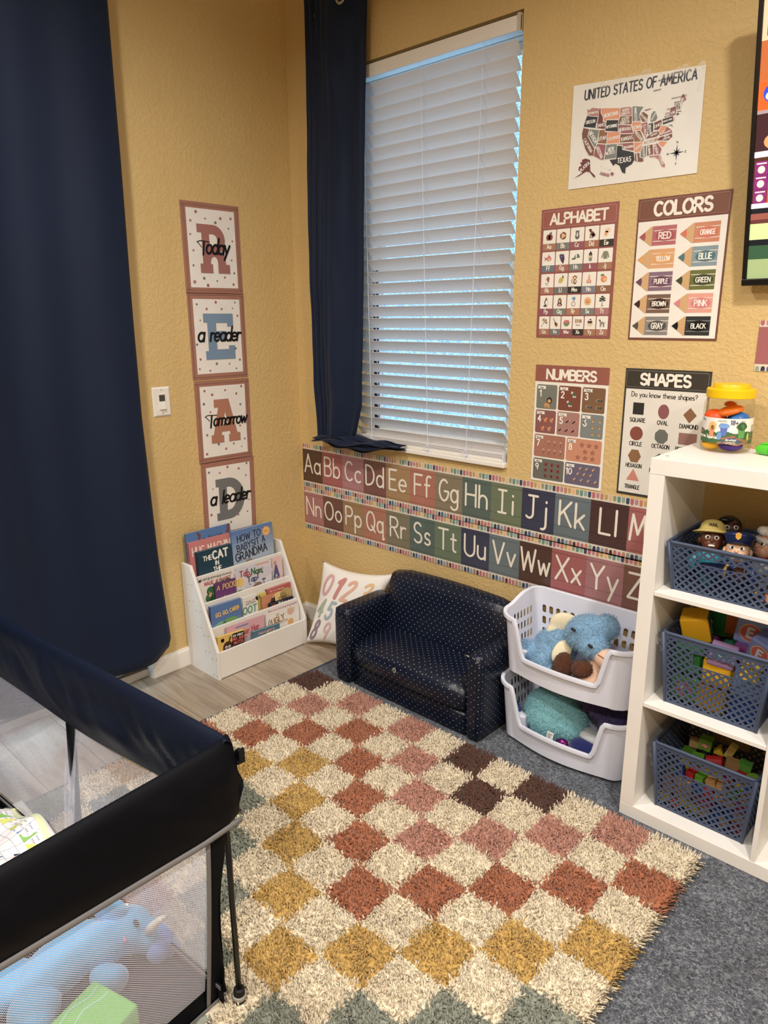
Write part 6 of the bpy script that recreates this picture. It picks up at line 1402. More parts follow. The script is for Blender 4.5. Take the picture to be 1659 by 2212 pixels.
# ------------------------------------------------------------------ toy figures in the top basket
def figure(label, x, y, zt, skin, hair, shirt, face=(-.2, -1), hat=None, s=1.0, smile=True, extra=None):
    """vinyl figure whose head top is at zt; stands on the basket base"""
    zb = .763; root = thing('toy_figure', (x, y, zb), label, 'toy figure', 'toy figures in the top basket')
    hc = V3((x, y, zt-.030*s)); ang = math.atan2(face[1], face[0])+PI/2; R = rotm(0, 0, ang) @ rotm(-.36, 0, 0)
    W = lambda dx, dy, dz: hc+R @ V3((dx*s, dy*s, dz*s))
    b = MB(); b.ell(hc, (.0255*s, .024*s, .028*s), R, 22, 16, skin); b.ell(W(0, -.004, -.012), (.021*s, .021*s, .018*s), R, 16, 12, skin)
    b.ell(W(-.026, .002, -.003), (.005*s, .004*s, .008*s), R, 10, 8, skin); b.ell(W(.026, .002, -.003), (.005*s, .004*s, .008*s), R, 10, 8, skin)
    b.ell(W(0, -.026, -.005), (.0042*s, .005*s, .005*s), R, 10, 8, skin); b.build('head', m_plast, root, smooth=True)
    b = MB(); hz = zt-.058*s; b.lathe((x, y, zb), [(.017*s, 0), (.020*s, .02), (.022*s, (hz-zb)*.5), (.032*s, (hz-zb)*.84), (.027*s, (hz-zb)*.95), (.010*s, (hz-zb)+.006)], 18, shirt); b.build('body', m_plast, root, smooth=True)
    for sd in (-1, 1):
        b = MB(); sh_ = R @ V3((sd*.031*s, 0, 0)); b.tube([V3((x, y, hz-.014))+sh_*.9, V3((x, y, hz-.035))+sh_*1.25+R @ V3((0, -.006, 0)), V3((x, y, hz-.06))+sh_*1.2+R @ V3((0, -.016, 0))], [.010*s, .0095*s, .008*s], 10, shirt); b.build('sleeve', m_plast, root, smooth=True)
    for sd in (-1, 1):
        b = MB(); b.ell(W(sd*.0095, -.0215, .003), (.0062*s, .0035*s, .0052*s), R, 12, 8, 'F2EFE8'); b.ell(W(sd*.0095, -.0245, .003), (.003*s, .0018*s, .0033*s), R, 10, 6, '16100E'); b.build('eye', m_plast, root, smooth=True)
        b = MB(); b.tube([W(sd*.004, -.0235, .0105), W(sd*.010, -.0232, .0128), W(sd*.016, -.020, .011)], .0011*s, 5, hair); b.build('eyebrow', m_plast, root)
    b = MB(); 
    if smile: b.ell(W(0, -.0225, -.0165), (.008*s, .0035*s, .0032*s), R, 12, 6, 'EFE8E0'); b.tube([W(-.008, -.0225, -.0145), W(0, -.0265, -.019), W(.008, -.0225, -.0145)], .0009, 5, '5A2A22')
    else: b.tube([W(-.006, -.023, -.0155), W(0, -.0255, -.0165), W(.006, -.023, -.0155)], .0011, 5, 'A8605A')
    b.build('mouth', m_plast, root)
    b = MB()
    if hat == 'helmet':
        b.lathe(W(0, .005, .0185), [(.041*s, -.004), (.045*s, -.002), (.032*s, .004), (.029*s, .010), (.026*s, .022), (.017*s, .032), (.004*s, .0355)], 28, 'D8C67A', R=R); b.build('helmet', m_plast, root, smooth=True)
        b = MB(); a = Art(b, lambda u, v, h: W(math.sin(u/.026)*(.0285+h), -math.cos(u/.026)*(.0285+h)+(v*.28)+.002, .030+v)); a.text('MAIL', 0, 0, .008/s, '2A2A22', .2, l=1, caps=5); b.build('helmet_lettering', m_print, root)
    elif hat == 'cap':
        b.lathe(W(0, .003, .015), [(.0275*s, -.004), (.0285*s, .006), (.033*s, .018), (.034*s, .022), (.026*s, .029), (.004*s, .031)], 26, '1B2A5A', R=R); b.ell(W(0, -.024, .0135), (.020*s, .014*s, .0028*s), R, 16, 8, '101A38'); b.build('cap', m_plast, root, smooth=True)
        b = MB(); P_ = [W(dx, -.0325, .028+dz) for dx, dz in [(-.006, .006), (0, .009), (.006, .006), (.0055, -.003), (0, -.008), (-.0055, -.003)]]; b.prism(P_, R @ V3((0, -.0015, 0)), 'E2A83A'); b.build('cap_badge', m_plast, root)
        b = MB(); b.ell(W(0, .006, -.004), (.0275*s, .022*s, .022*s), R, 18, 12, hair); b.build('hair', m_plast, root, smooth=True)
    elif hat == 'chef':
        b.lathe(W(0, 0, .010), [(.026*s, 0), (.027*s, .014)], 22, 'D8D4CC')
        for k in range(7): t = k/7*2*PI; b.ell(W(.020*math.cos(t), .018*math.sin(t), .033), (.014*s, .014*s, .011*s), None, 12, 8, 'DEDAD2')
        b.ell(W(0, 0, .040), (.020*s, .020*s, .012*s), None, 14, 8, 'DEDAD2'); b.build('chef_hat', m_plast, root, smooth=True)
        b = MB(); b.lathe((x, y, hz-.004), [(.018*s, 0), (.022*s, .003), (.018*s, .008)], 18, 'A81E1E'); b.ell(W(0, -.026, -.038), (.007, .004, .008), R, 10, 8, 'A81E1E'); b.build('neckerchief', m_plast, root, smooth=True)
    else:
        b.ell(W(0, .006, .008), (.029*s, .025*s, .026*s), R, 22, 14, hair); b.ell(W(-.010, -.012, .020), (.016*s, .012*s, .009*s), R, 14, 10, hair); b.build('hair', m_plast, root, smooth=True)
    return root
figure('toy postal worker in tan sun helmet and teal shirt, front of the top basket', 2.022, -.235, .934, '633825', '1A120E', '2E8290', (.35, -1), 'helmet', 1.16)
figure('toy figure of a police officer in a navy cap, right of the sun helmet figure', 2.096, -.250, .924, 'E0B494', '201812', '1B2A5A', (.2, -1), 'cap', 1.2, False)
figure('dark haired toy figure standing behind the sun helmet figure', 2.040, -.155, .950, '4A2A1E', '0E0A0A', 'B8B4AC', (.55, -1), None, 1.2, False)
figure('toy chef in puffy white hat and red neckerchief, far right of the top basket', 2.145, -.175, .925, 'DCA88C', '5A3A28', 'C8C4BC', (-.6, -1), 'chef', 1.15, False)
def fallen(label, x, y, z, c1, c2, rz):
    root = thing('toy_figure', (x, y, z), label, 'toy figure', 'toy figures in the top basket'); R = rotm(0, PI/2, rz); ax = R @ V3((0, 0, 1))
    b = MB(); b.tube([V3((x, y, z))+ax*t for t in (-.05, -.02, .02, .04)], [.012, .018, .021, .014], 12, c1); b.build('body', m_plast, root, smooth=True)
    b = MB(); b.ell(V3((x, y, z))+ax*.06, (.022, .022, .024), None, 16, 12, c2); b.build('head', m_plast, root, smooth=True)
    b = MB(); b.tube([V3((x, y, z))+ax*.022, V3((x, y, z))+ax*.028], .0215, 12, 'D8B85A'); b.build('belt', m_plast, root, smooth=True)
fallen('toy figure in dark navy lying flat inside the top basket, behind the handle slot', 2.06, -.288, .832, '14204A', '4A2A1E', .05)
fallen('toy figure with tan head lying low at the right of the top basket', 2.15, -.275, .795, '1A2A50', 'B87A5A', -.3)

# ------------------------------------------------------------------ foam cubes in the middle basket
def cube(label, c, s, col, R, faces=None, art=None, nm='foam_cube', gp='foam cubes in the middle basket'):
    root = thing(nm, tuple(V3(c)-V3((0, 0, s/2))), label, 'toy block', gp); b = MB(); h = s/2
    P = [V3(c)+R @ V3(p) for p in [(-h,-h,-h),(h,-h,-h),(h,h,-h),(-h,h,-h),(-h,-h,h),(h,-h,h),(h,h,h),(-h,h,h)]]
    fs = [(0,3,2,1),(4,5,6,7),(0,1,5,4),(1,2,6,5),(2,3,7,6),(3,0,4,7)]
    b.mesh(P, fs, col)
    if faces:
        for k, cc in faces.items(): b.c[k] = cc
    b.build('cube', m_foam, root, bevel=s*.08, seg=3)
    if art:
        for fi, f in art.items():
            nrm, u, v = {'F': ((0,-1,0),(1,0,0),(0,0,1)), 'R': ((1,0,0),(0,1,0),(0,0,1)), 'T': ((0,0,1),(1,0,0),(0,1,0)), 'L': ((-1,0,0),(0,-1,0),(0,0,1))}[fi]
            nrm, u, v = R @ V3(nrm), R @ V3(u), R @ V3(v); b = MB(); a = Art(b, planefn(V3(c)+nrm*(h+.0002), u, v, nrm)); f(a, s); b.build('cube_print_or_reflection', m_print, root)
    return root
def A_badge(a, s): a.ell(0, 0, s*.36, s*.36, 'C8A860', 1, n=24); a.ell(0, 0, s*.32, s*.32, 'B82A22', 2, n=24); a.text('E', 0, -s*.16, s*.34, 'B8C8D8', .28, l=3)
def A_white(a, s): a.stroke([(-s*.2, -s*.2), (0, s*.2), (s*.2, 0)], s*.08, 'D8DCD8', 1); a.ell(s*.1, -s*.2, s*.1, s*.08, '4A7A4A', 1)
def A_face(a, s): a.ell(0, 0, s*.34, s*.16, '2A6A68', 1, n=20); a.ell(-s*.2, s*.08, s*.05, col='A888A8', l=2); a.ell(s*.2, s*.08, s*.05, col='A888A8', l=2); a.stroke(AR(0, 0, s*.18, s*.1, 200, 340, 6), s*.03, 'D0D8C8', 2)
def A_pear(a, s): a.ell(0, 0, s*.3, s*.3, 'D84A28', 1); a.ell(-.1*s, .1*s, s*.12, s*.1, 'E8E4D8', 2); a.ell(s*.12, -s*.1, s*.12, s*.08, '4A8A3A', 2)
def A_hatch(a, s): [a.stroke([(-s*.25+s*.08*k, -s*.25+.02*(k % 2)), (-s*.15+s*.08*k, s*.25)], s*.025, '8AC87A', 1) for k in range(6)]
S_ = .078
cube('yellow foam cube perched on top of the middle basket at its left', (2.003, -.215, .630), S_, 'E9B01E', rotm(.15, -.22, .22), {1: 'F0B820', 3: '3A5A38'}, {'R': A_white})
cube('green foam cube standing behind the yellow one', (2.028, -.125, .636), .085, '1E6A34', rotm(0, 0, -.1), {3: '7AA83A'})
cube('orange and brown foam cube beside the green one, at the back', (2.077, -.130, .640), .07, 'A85A2E', rotm(0, .1, .1))
cube('periwinkle blue foam cube with a red badge and letter E', (2.143, -.175, .652), .080, '7C8CC0', rotm(.1, .12, .10), None, {'F': A_badge})
cube('periwinkle foam cube tipped at the right end of the middle basket', (2.198, -.235, .625), .072, '7480B4', rotm(.2, .3, -.2), None, {'F': A_badge})
cube('lilac foam cube with a green printed smile, lying near the front rim', (2.098, -.262, .580), .070, '9A7AA8', rotm(-.5, .12, .15), None, {'T': A_face, 'F': A_face})
cube('purple foam cube behind the lilac one', (2.145, -.215, .575), .072, '74266E', rotm(-.1, .15, .05), {1: '8A5AA0'})
cube('yellow foam cube with a drawn face low at the right rim', (2.178, -.285, .570), .050, 'DAB84A', rotm(-.3, .1, .2), None, {'T': A_white})
LOW = [('green', 2.010, '2E7A3A', None), ('green with orange fruit', 2.011, '5AA03E', A_pear), ('bright yellow', 2.095, 'E9B424', None), ('yellow', 2.085, 'E4AA20', None), ('light blue', 2.178, '7A9AD0', A_hatch), ('dark blue', 2.175, '1E4690', None)]
for k, (nm_, x, c, art) in enumerate(LOW):
    z = [.552, .460, .536, .452, .530, .452][k]
    cube('%s foam cube pressed against the front lattice, %s layer' % (nm_, 'upper' if k % 2 == 0 else 'lower'), (x, -.262+.006*(k % 2), z), .076, c, rotm(0, random.uniform(-.06, .06), random.uniform(-.05, .05)), None, {'F': art} if art else None)
for k, (x, z, c) in enumerate([(2.012, .46, '3A6A3A'), (2.09, .46, 'B83A2A'), (2.172, .46, '2A5AA0'), (2.01, .55, '8A3A7A'), (2.10, .545, '3A8A6A')]):
    cube('foam cube hidden in the back half of the middle basket, %s' % ['dark green', 'red', 'blue', 'plum', 'sea green'][k], (x, -.165, z), .074, c, rotm(0, 0, random.uniform(-.1, .1)))

# ------------------------------------------------------------------ wooden blocks in the bottom basket
WB = {'red': 'A81E22', 'blue': '1E3E8E', 'green': '5E9A2E', 'yellow': 'D8C22E', 'natural wood': 'B88E5E', 'orange': 'D85A30', 'dark green': '2A6A3A', 'pink': 'C83A56'}
def wblock(label, c, dims, col, R, shape='box', gp='wooden blocks in the bottom basket'):
    b = MB(); c = V3(c)
    if shape == 'cyl': b.lathe(c, [(dims[0]/2, -dims[2]/2), (dims[0]/2, dims[2]/2)], 18, col, R=R)
    elif shape == 'tri': h = [d/2 for d in dims]; b.prism([c+R @ V3(p) for p in [(-h[0], -h[1], -h[2]), (h[0], -h[1], -h[2]), (0, -h[1], h[2])]], R @ V3((0, dims[1], 0)), col)
    else: h = [d/2 for d in dims]; b.box(c-V3(h), c+V3(h), col, R=R, o=c)
    return tag(b.build('wooden_block', m_wood, bevel=.0015, smooth=(shape == 'cyl'), angle=40 if shape == 'cyl' else None), label, 'toy block', gp)
o_ = wblock('green wooden cube printed with a red spotted mushroom, at the back of the bottom basket', (2.056, -.175, .244), (.036, .036, .036), '5E8E2A', rotm(0, .1, .1))
b = MB(); ORG[o_.name] = ORG[o_.name]; a = Art(b, planefn((2.056+.002, -.1945, .240), (1, .1, -.1), (.1, 0, 1), (.1, -1, 0))); a.ell(0, .004, .012, .007, 'B01E1E', 1, a0=0, a1=360); [a.ell(dx, .004+dz, .0018, .0018, 'F0E8E0', 2, n=6) for dx, dz in [(-.005, 0), (0, .003), (.005, 0), (.001, -.003)]]; b.build('mushroom_print', m_print, o_)
wblock('natural wooden plank with stripes at the back left of the bottom basket', (2.025, -.165, .225), (.040, .03, .022), 'A8875C', rotm(0, .1, .3))
wblock('dark green wooden block in the left corner of the bottom basket top layer', (2.015, -.20, .200), (.035, .035, .03), '4A7A28', rotm(0, .1, 0))
wblock('bright green wooden cube left of the large red one', (2.052, -.225, .208), (.034, .034, .032), '5E9A2E', rotm(.1, 0, .2))
wblock('large red wooden cylinder lying on top of the wooden blocks', (2.098, -.215, .218), (.036, .036, .045), 'A81A1E', rotm(0, 1.3, .2), 'cyl')
wblock('yellow wooden wedge behind the red cylinder', (2.095, -.17, .236), (.03, .03, .024), 'C8A832', rotm(0, .2, .3), 'tri')
wblock('pale yellow wooden rod standing up among the blocks', (2.128, -.175, .248), (.022, .022, .048), 'C8B468', rotm(.1, .35, 0))
wblock('natural wooden cube right of the red cylinder', (2.143, -.205, .222), (.038, .032, .034), '9A7A50', rotm(.1, .15, .3))
wblock('green topped wooden block at the right of the bottom basket', (2.176, -.195, .230), (.036, .034, .022), '4E8A34', rotm(0, .12, .1))
wblock('red wooden block under the green one at the right', (2.178, -.215, .206), (.036, .034, .026), 'B0221E', rotm(0, .12, .1))
wblock('olive round wooden disc at the right rim of the bottom basket', (2.208, -.22, .205), (.045, .045, .022), '6A8A2A', rotm(.5, .1, 0), 'cyl')
random.seed(21); keys = list(WB); cnt = {}
FRONT = [(1.992, .085, 'yellow'), (2.02, .078, 'orange'), (2.048, .092, 'yellow'), (2.078, .086, 'yellow'), (2.108, .09, 'natural wood'), (2.135, .08, 'blue'), (2.165, .082, 'natural wood'), (2.198, .08, 'red'),
         (1.995, .118, 'natural wood'), (2.025, .122, 'natural wood'), (2.055, .124, 'natural wood'), (2.085, .122, 'red'), (2.112, .120, 'pink'), (2.143, .112, 'blue'), (2.172, .115, 'blue'), (2.2, .118, 'natural wood'),
         (1.992, .15, 'natural wood'), (2.022, .154, 'natural wood'), (2.052, .156, 'natural wood'), (2.082, .152, 'blue'), (2.110, .154, 'red'), (2.140, .152, 'natural wood'), (2.168, .150, 'natural wood'), (2.2, .152, 'red'),
         (2.025, .188, 'blue'), (2.055, .184, 'red'), (2.085, .188, 'green'), (2.115, .186, 'natural wood'), (2.146, .186, 'natural wood'), (2.178, .184, 'green'), (2.208, .182, 'natural wood')]
ORDN = ['leftmost', 'second from left', 'third from left', 'fourth from left', 'fifth from left', 'sixth from left', 'seventh from left', 'eighth from left']
RN = ['lowest row', 'second row', 'third row', 'top row']
for layer, y in ((0, -.277), (1, -.235)):
    for n_, (x, z, k) in enumerate(FRONT):
        row, colm = divmod(n_, 8)
        if layer: k = random.choice(keys)
        wblock('%s wooden block %s bottom basket, %s, %s' % (k.replace('natural wood', 'plain'), 'against the front of the' if layer == 0 else 'one layer deeper in the', RN[row], ORDN[colm]), (x+random.uniform(-.002, .002), y, z), (random.uniform(.024, .028), .03, random.uniform(.026, .031)), WB[k], rotm(random.uniform(-.15, .15), random.uniform(-.3, .3), random.uniform(-.2, .2)))

# ================================================================== jar on the shelf
JX, JY, JZ, JR = 1.990, -.117, 1.1305, .066
jr = thing('toy_jar', (JX, JY, JZ), 'clear plastic jar with yellow lid full of coloured toys on top of the white shelf', 'jar')
m_clear = mat('clear_plastic', 'F4F4F0', rough=.04, spec=.6, trans=1.0, ior=1.12)
m_clear.node_tree.nodes['Principled BSDF'].inputs['Alpha'].default_value = .3
b = MB(); b.lathe((JX, JY, JZ), [(.058, .0005), (.064, .004), (.066, .012), (.066, .022), (.0645, .025), (.0645, .098), (.066, .101), (.066, .132), (.063, .142), (.054, .150), (.053, .158)], 48); b.build('jar_body', m_clear, jr, smooth=True, angle=50)
b = MB(); b.lathe((JX, JY, JZ), [(.062, .149), (.0635, .151), (.0635, .171), (.061, .174), (.048, .175), (.047, .183), (.045, .186), (.002, .186)], 48, 'F0C010'); b.build('jar_lid', m_plast, jr, smooth=True, angle=35)
def lab(u, v, h):   # u = arc length from the middle (facing the room), v = height
    t = u/.0652+math.radians(-72); return V3((JX+(.0652+h)*math.cos(t), JY+(.0652+h)*math.sin(t), JZ+.027+v))
b = MB(); a = Art(b, lab); a.grid(-.095, 0, .095, .070, 'ECE8E0', 0, 36, 2)
a.grid(-.095, 0, .095, .024, '3E6A38', 1, 36, 1)
for k in range(26): u = -.092+k*.0073; a.ell(u, .024+random.uniform(0, .006), .006, random.uniform(.004, .009), '3E6A38', 1, n=10)
for (u0, u1, v0) in [(-.05, .02, .018), (.02, .075, .012), (-.02, .06, .002), (-.09, -.07, .03)]: a.stroke([(u0+(u1-u0)*k/8, v0+.003*math.sin(k)) for k in range(9)], .006, '9A6240', 2)
def bin_(u, v, s, c, lid): a.poly([(u-.008*s, v+.012*s), (u-.006*s, v-.010*s), (u+.006*s, v-.010*s), (u+.008*s, v+.012*s)], c, 4); a.ell(u, v+.014*s, .012*s, .006*s, lid, 5)
bin_(-.040, .030, 1.0, 'E87A28', 'E8B83A'); a.ell(-.038, .052, .010, .007, 'E4B43A', 5); a.ell(-.038, .044, .005, .006, '8A5A2A', 6); bin_(-.008, .034, 1.15, '2A5AB8', '4A8AD8'); a.ell(-.018, .022, .006, .011, '3A8AD0', 6); bin_(.038, .030, 1.3, '4E9A3A', '3A7A34'); a.ell(.038, .050, .013, .011, '2A5A34', 6, n=16); a.ell(.058, .020, .004, .011, 'A8C83A', 6)
a.text('18+', .016, .054, .0115, '2A3270', .17, slant=.12, l=3, caps=6); a.text('months', -.013, .061, .0055, '8A8A5A', .14, l=3, caps=0); a.text('meses', -.010, .054, .0045, '9AA070', .14, l=3, caps=0); a.text('months', .040, .062, .0035, '8A8A8A', .14, l=3, caps=0)
a.text('Surprise Squirrels', -.055, .014, .0085, 'F0EEE0', .22, sx=.85, l=4, caps=5, rot=-.03); a.text('learning resources', -.060, .062, .005, '4A3A6A', .16, l=3, caps=0) if 0 else a.text('Play', -.072, .060, .006, '3A3A5A', .16, l=3, caps=0)
a.poly(AR(.012, 0, .024, .017, 0, 180, 12), '24429A', 5); a.text('develops', .012, .010, .0055, 'F0F0F4', .18, l=6, caps=0); a.text('matching and', .012, .005, .0028, 'F0F0F4', .16, l=6, caps=0); a.text('fine motor skills', .012, .001, .0028, 'F0F0F4', .16, l=6, caps=0)
for k in range(5): a.rect(.072, .05-.004*k, .085, .0515-.004*k, '7A7A80', 3)
b.build('jar_label', m_print, jr)
def jtoy(label, c, r, col, R=None, nm='jar_toy'):
    b = MB(); b.ell(c, r, R, 20, 12, col, z0=-.2); k = len(b.v); root = tag(b.build(nm, m_plast, smooth=True), label, 'toy', 'toys inside the clear jar'); return root
jtoy('orange dome shaped toy in the jar, left above the label', (JX-.027, JY-.022, JZ+.092), (.030, .028, .024), 'E8501A', rotm(.1, .2, 0))
jtoy('orange ribbed toy piece lying on top inside the jar', (JX+.008, JY-.02, JZ+.112), (.036, .024, .014), 'D86A1C', rotm(.3, -.3, .2))
jtoy('blue toy piece in the jar, right above the label', (JX+.030, JY-.010, JZ+.088), (.030, .028, .024), '2E6AB0', rotm(-.1, -.1, 0))
jtoy('small orange toy under the lid of the jar', (JX+.002, JY, JZ+.128), (.016, .016, .010), 'D8641C')
jtoy('yellow toy cup at the bottom of the jar', (JX-.028, JY-.028, JZ+.020), (.026, .024, .016), 'E8B020', rotm(PI, 0, 0))
jtoy('purple toy cup at the bottom right of the jar', (JX+.022, JY-.026, JZ+.020), (.032, .026, .016), '4A2A80', rotm(PI, 0, 0))
jtoy('green toy in the middle of the jar, behind the label', (JX, JY+.01, JZ+.05), (.04, .04, .03), '3A8A4A')
t = thing('green_toy', (2.105, -.125, 1.1302), 'bright lime green plastic toy lying on the shelf top right of the jar', 'toy')
b = MB(); b.tube([(2.075, -.118, 1.143), (2.082, -.119, 1.144), (2.12, -.128, 1.146), (2.15, -.135, 1.146)], [.009, .0135, .0155, .0155], 16, '5CC83A'); b.build('toy_body', m_plast, t, smooth=True, angle=50)
b = MB(); b.tube([(2.082, -.118, 1.152), (2.088, -.121, 1.160), (2.105, -.126, 1.163), (2.125, -.130, 1.162)], .0035, 8, '5CC83A'); b.build('toy_loop', m_plast, t, smooth=True)
b = MB(); b.tube([(2.112, -.1262, 1.1458), (2.116, -.1272, 1.1459)], .0163, 16, '4AB02C'); b.build('toy_collar', m_plast, t, smooth=True)
# ================================================================== playpen (rotated a few degrees against the walls)
TH = math.radians(4.6); PX, PY = 1.565, -1.525
def PL(x, y, z): return V3((PX+x*math.cos(TH)-y*math.sin(TH), PY+x*math.sin(TH)+y*math.cos(TH), z))
LX, LY = -1.42, -1.40
pen = thing('playpen', (PX-.7, PY-.7, CT), 'black and navy playpen with white mesh walls and thin black legs, bottom left', 'playpen')
m_pen = mat('black_nylon', '05070E', rough=.6, spec=.14, bump=(500, .1, .0005))
m_penb = mat('navy_nylon', '0A1428', rough=.5, spec=.25, bump=(500, .1, .0005))
m_trim = mat('grey_binding', '77777A', rough=.7, bump=(300, .3, .001))
def net_material():
    m = mat('white_net', 'DDE3FA', rough=.8, sheen=.6); nt = m.node_tree; L = nt.links.new; b = nt.nodes['Principled BSDF']; uv = nt.nodes.new('ShaderNodeUVMap'); uv.uv_map = 'UVMap'
    def lat(off):
        sc = nt.nodes.new('ShaderNodeVectorMath'); sc.operation = 'MULTIPLY_ADD'; sc.inputs[1].default_value = (1/.0052, 1/.0048, 0); sc.inputs[2].default_value = (off, off, 0); L(uv.outputs[0], sc.inputs[0])
        fr = nt.nodes.new('ShaderNodeVectorMath'); fr.operation = 'FRACTION'; L(sc.outputs[0], fr.inputs[0]); sb = nt.nodes.new('ShaderNodeVectorMath'); sb.operation = 'SUBTRACT'; sb.inputs[1].default_value = (.5, .5, 0); L(fr.outputs[0], sb.inputs[0])
        ln_ = nt.nodes.new('ShaderNodeVectorMath'); ln_.operation = 'LENGTH'; L(sb.outputs[0], ln_.inputs[0]); gt = nt.nodes.new('ShaderNodeMath'); gt.operation = 'GREATER_THAN'; gt.inputs[1].default_value = .30; L(ln_.outputs['Value'], gt.inputs[0]); return gt.outputs[0]
    mn = nt.nodes.new('ShaderNodeMath'); mn.operation = 'MINIMUM'; L(lat(0), mn.inputs[0]); L(lat(.5), mn.inputs[1]); L(mn.outputs[0], b.inputs['Alpha']); return m
m_net = net_material()
CORN = [(0, 0), (LX, 0), (LX, LY), (0, LY)]
def side_pt(k, s, off, z, inset=0):
    """point on side k at s metres from its first corner; off = towards the inside"""
    a = V3(CORN[k]+(0,)); c = V3(CORN[(k+1) % 4]+(0,)); d = (c-a).normalized(); n = V3((d.y, -d.x, 0)) if False else V3((-d.y, d.x, 0))
    n = -n if (n.x*(LX/2-a.x)+n.y*(LY/2-a.y)) < 0 else n
    p = a+d*s+n*off; return PL(p.x, p.y, z)
LEN = [-LX, -LY, -LX, -LY]
for k in range(4):
    Ln = LEN[k]; sw0 = k*1.7
    hem = (lambda s: .507+.032*min(1, max(0, (Ln-s)-.1)/.4)) if k == 3 else (lambda s: .498-.010*math.cos((s/Ln-.5)*2*PI)+.004*math.sin(s*9+sw0)+.004)
    def rail(u, v, k=k, Ln=Ln, hem=hem):     # fabric sleeve: outer hem -> over the rail -> inner hem
        s = Ln*u; h = hem(s); w_ = .010*noise.noise(V3((s*5+k*9, v*4, 2)))+.006*noise.noise(V3((s*22+v*9, v*3, k)))
        if v < .40: t = v/.40; z = h+(.668-h)*t; off = -.008-.016*math.sin(PI*t)**.8*(1-t*.4)+w_*math.sin(PI*t)*1.2
        elif v < .60: t = (v-.40)/.20; z = .668+.022*math.sin(PI*t); off = -.010+.036*t+.0*w_
        else: t = (v-.60)/.40; z = .668+(h-.668)*t; off = .026+.008*math.sin(PI*t)+w_*math.sin(PI*t)*1.6
        e = min(s, Ln-s)
        if e < .03: off += (.03-e)*.35
        return side_pt(k, s, off, z)
    b = MB(); b.grid(rail, 110, 34); b.build('rail_cover', m_penb if k in (0, 1) else m_pen, pen, smooth=True)
    b = MB(); ks_ = 60
    def rib(off, zf, w_, bb): 
        bb.grid(lambda u, v: side_pt(k, Ln*u, off-.0025*math.sin(PI*v), zf(Ln*u)-w_*v), ks_, 3)
    rib(-.0105, lambda s: hem(s)+.003, .013, b); b.build('rail_binding', m_trim, pen, smooth=True, solid=.002)
    # net panel
    b = MB(); b.uv = []; nu_, nv_ = 60, 26; x0, x1 = .085, Ln-.085
    for j in range(nv_+1):
        for i in range(nu_+1):
            s = x0+(x1-x0)*i/nu_; v = j/nv_; z = .085+(hem(s)-.085+.004)*v
            bow = .020*math.sin(PI*i/nu_)*math.sin(PI*v)+.006*noise.noise(V3((s*6, v*4, k*3+1)))
            off = .050*(1-v)**1.2+bow*(1 if k in (0,) else -.4)
            b.v.append(tuple(side_pt(k, s, off, z))); b.uv.append((s, v*.42+.003*math.sin(s*14)))
    b.f = [(j*(nu_+1)+i, j*(nu_+1)+i+1, (j+1)*(nu_+1)+i+1, (j+1)*(nu_+1)+i) for j in range(nv_) for i in range(nu_)]; b.c = ['FFFFFF']*len(b.f); b.m = [0]*len(b.f)
    b.build('net_panel', m_net, pen, smooth=True)
    b = MB(); b.grid(lambda u, v: side_pt(k, .03+(Ln-.06)*u, .050+.012*math.sin(u*20)*(1-v)*0+.006*v, .028+.06*v), 40, 4); b.build('bottom_band', m_pen, pen, smooth=True, solid=.002)
    b = MB(); b.grid(lambda u, v: side_pt(k, .03+(Ln-.06)*u, .0475, .012+CT+.006+.008*v), 40, 1); b.build('bottom_binding', m_trim, pen, solid=.002)
    if k == 0:
        b = MB(); b.grid(lambda u, v: side_pt(0, .03+(Ln-.06)*u, .060, .078+.009*v), 40, 1); b.build('inner_binding', m_trim, pen, solid=.002)
    # upright borders of the net
    for e0, sg in ((.085, -1), (Ln-.085, 1)):
        b = MB(); b.grid(lambda u, v: side_pt(k, e0+sg*(.0+.010*u)+.006*math.sin(v*9)*0, .002+.050*(1-v)**1.2-.002, .03+.455*v), 2, 24); b.build('upright_binding', m_trim, pen, smooth=True, solid=.002)
        b = MB(); b.grid(lambda u, v: side_pt(k, e0+sg*(.010+(.030+.010*math.sin(v*7+1))*u), .004+.048*(1-v)**1.2, .03+.46*v), 4, 24); b.build('corner_panel', m_pen, pen, smooth=True, solid=.002)
    # middle posts of the long sides: a doubled strip of net and a leg behind it
    if k in (0, 2):
        for s_, w_ in ((.625, .055),):
            b = MB(); b.uv = []
            for j in range(20):
                for i in (0, 1): v = j/19; s = s_+w_*i; b.v.append(tuple(side_pt(k, s, .050*(1-v)**1.2+.012*math.sin(PI*v)+.010, .085+.39*v))); b.uv.append((s*1.2+.001, v*.4+.002))
            b.f = [(2*j, 2*j+1, 2*j+3, 2*j+2) for j in range(19)]; b.c = ['FFFFFF']*19; b.m = [0]*19; b.build('net_strip', m_net, pen, smooth=True)
            b = MB(); b.tube([side_pt(k, s_+.026, .040, .042), side_pt(k, s_+.024, .016, .50), side_pt(k, s_+.022, .010, .62)], .011, 12); b.build('leg', m_black, pen, smooth=True)
m_leg = mat('black_powdercoat', '101012', rough=.3, spec=.6)
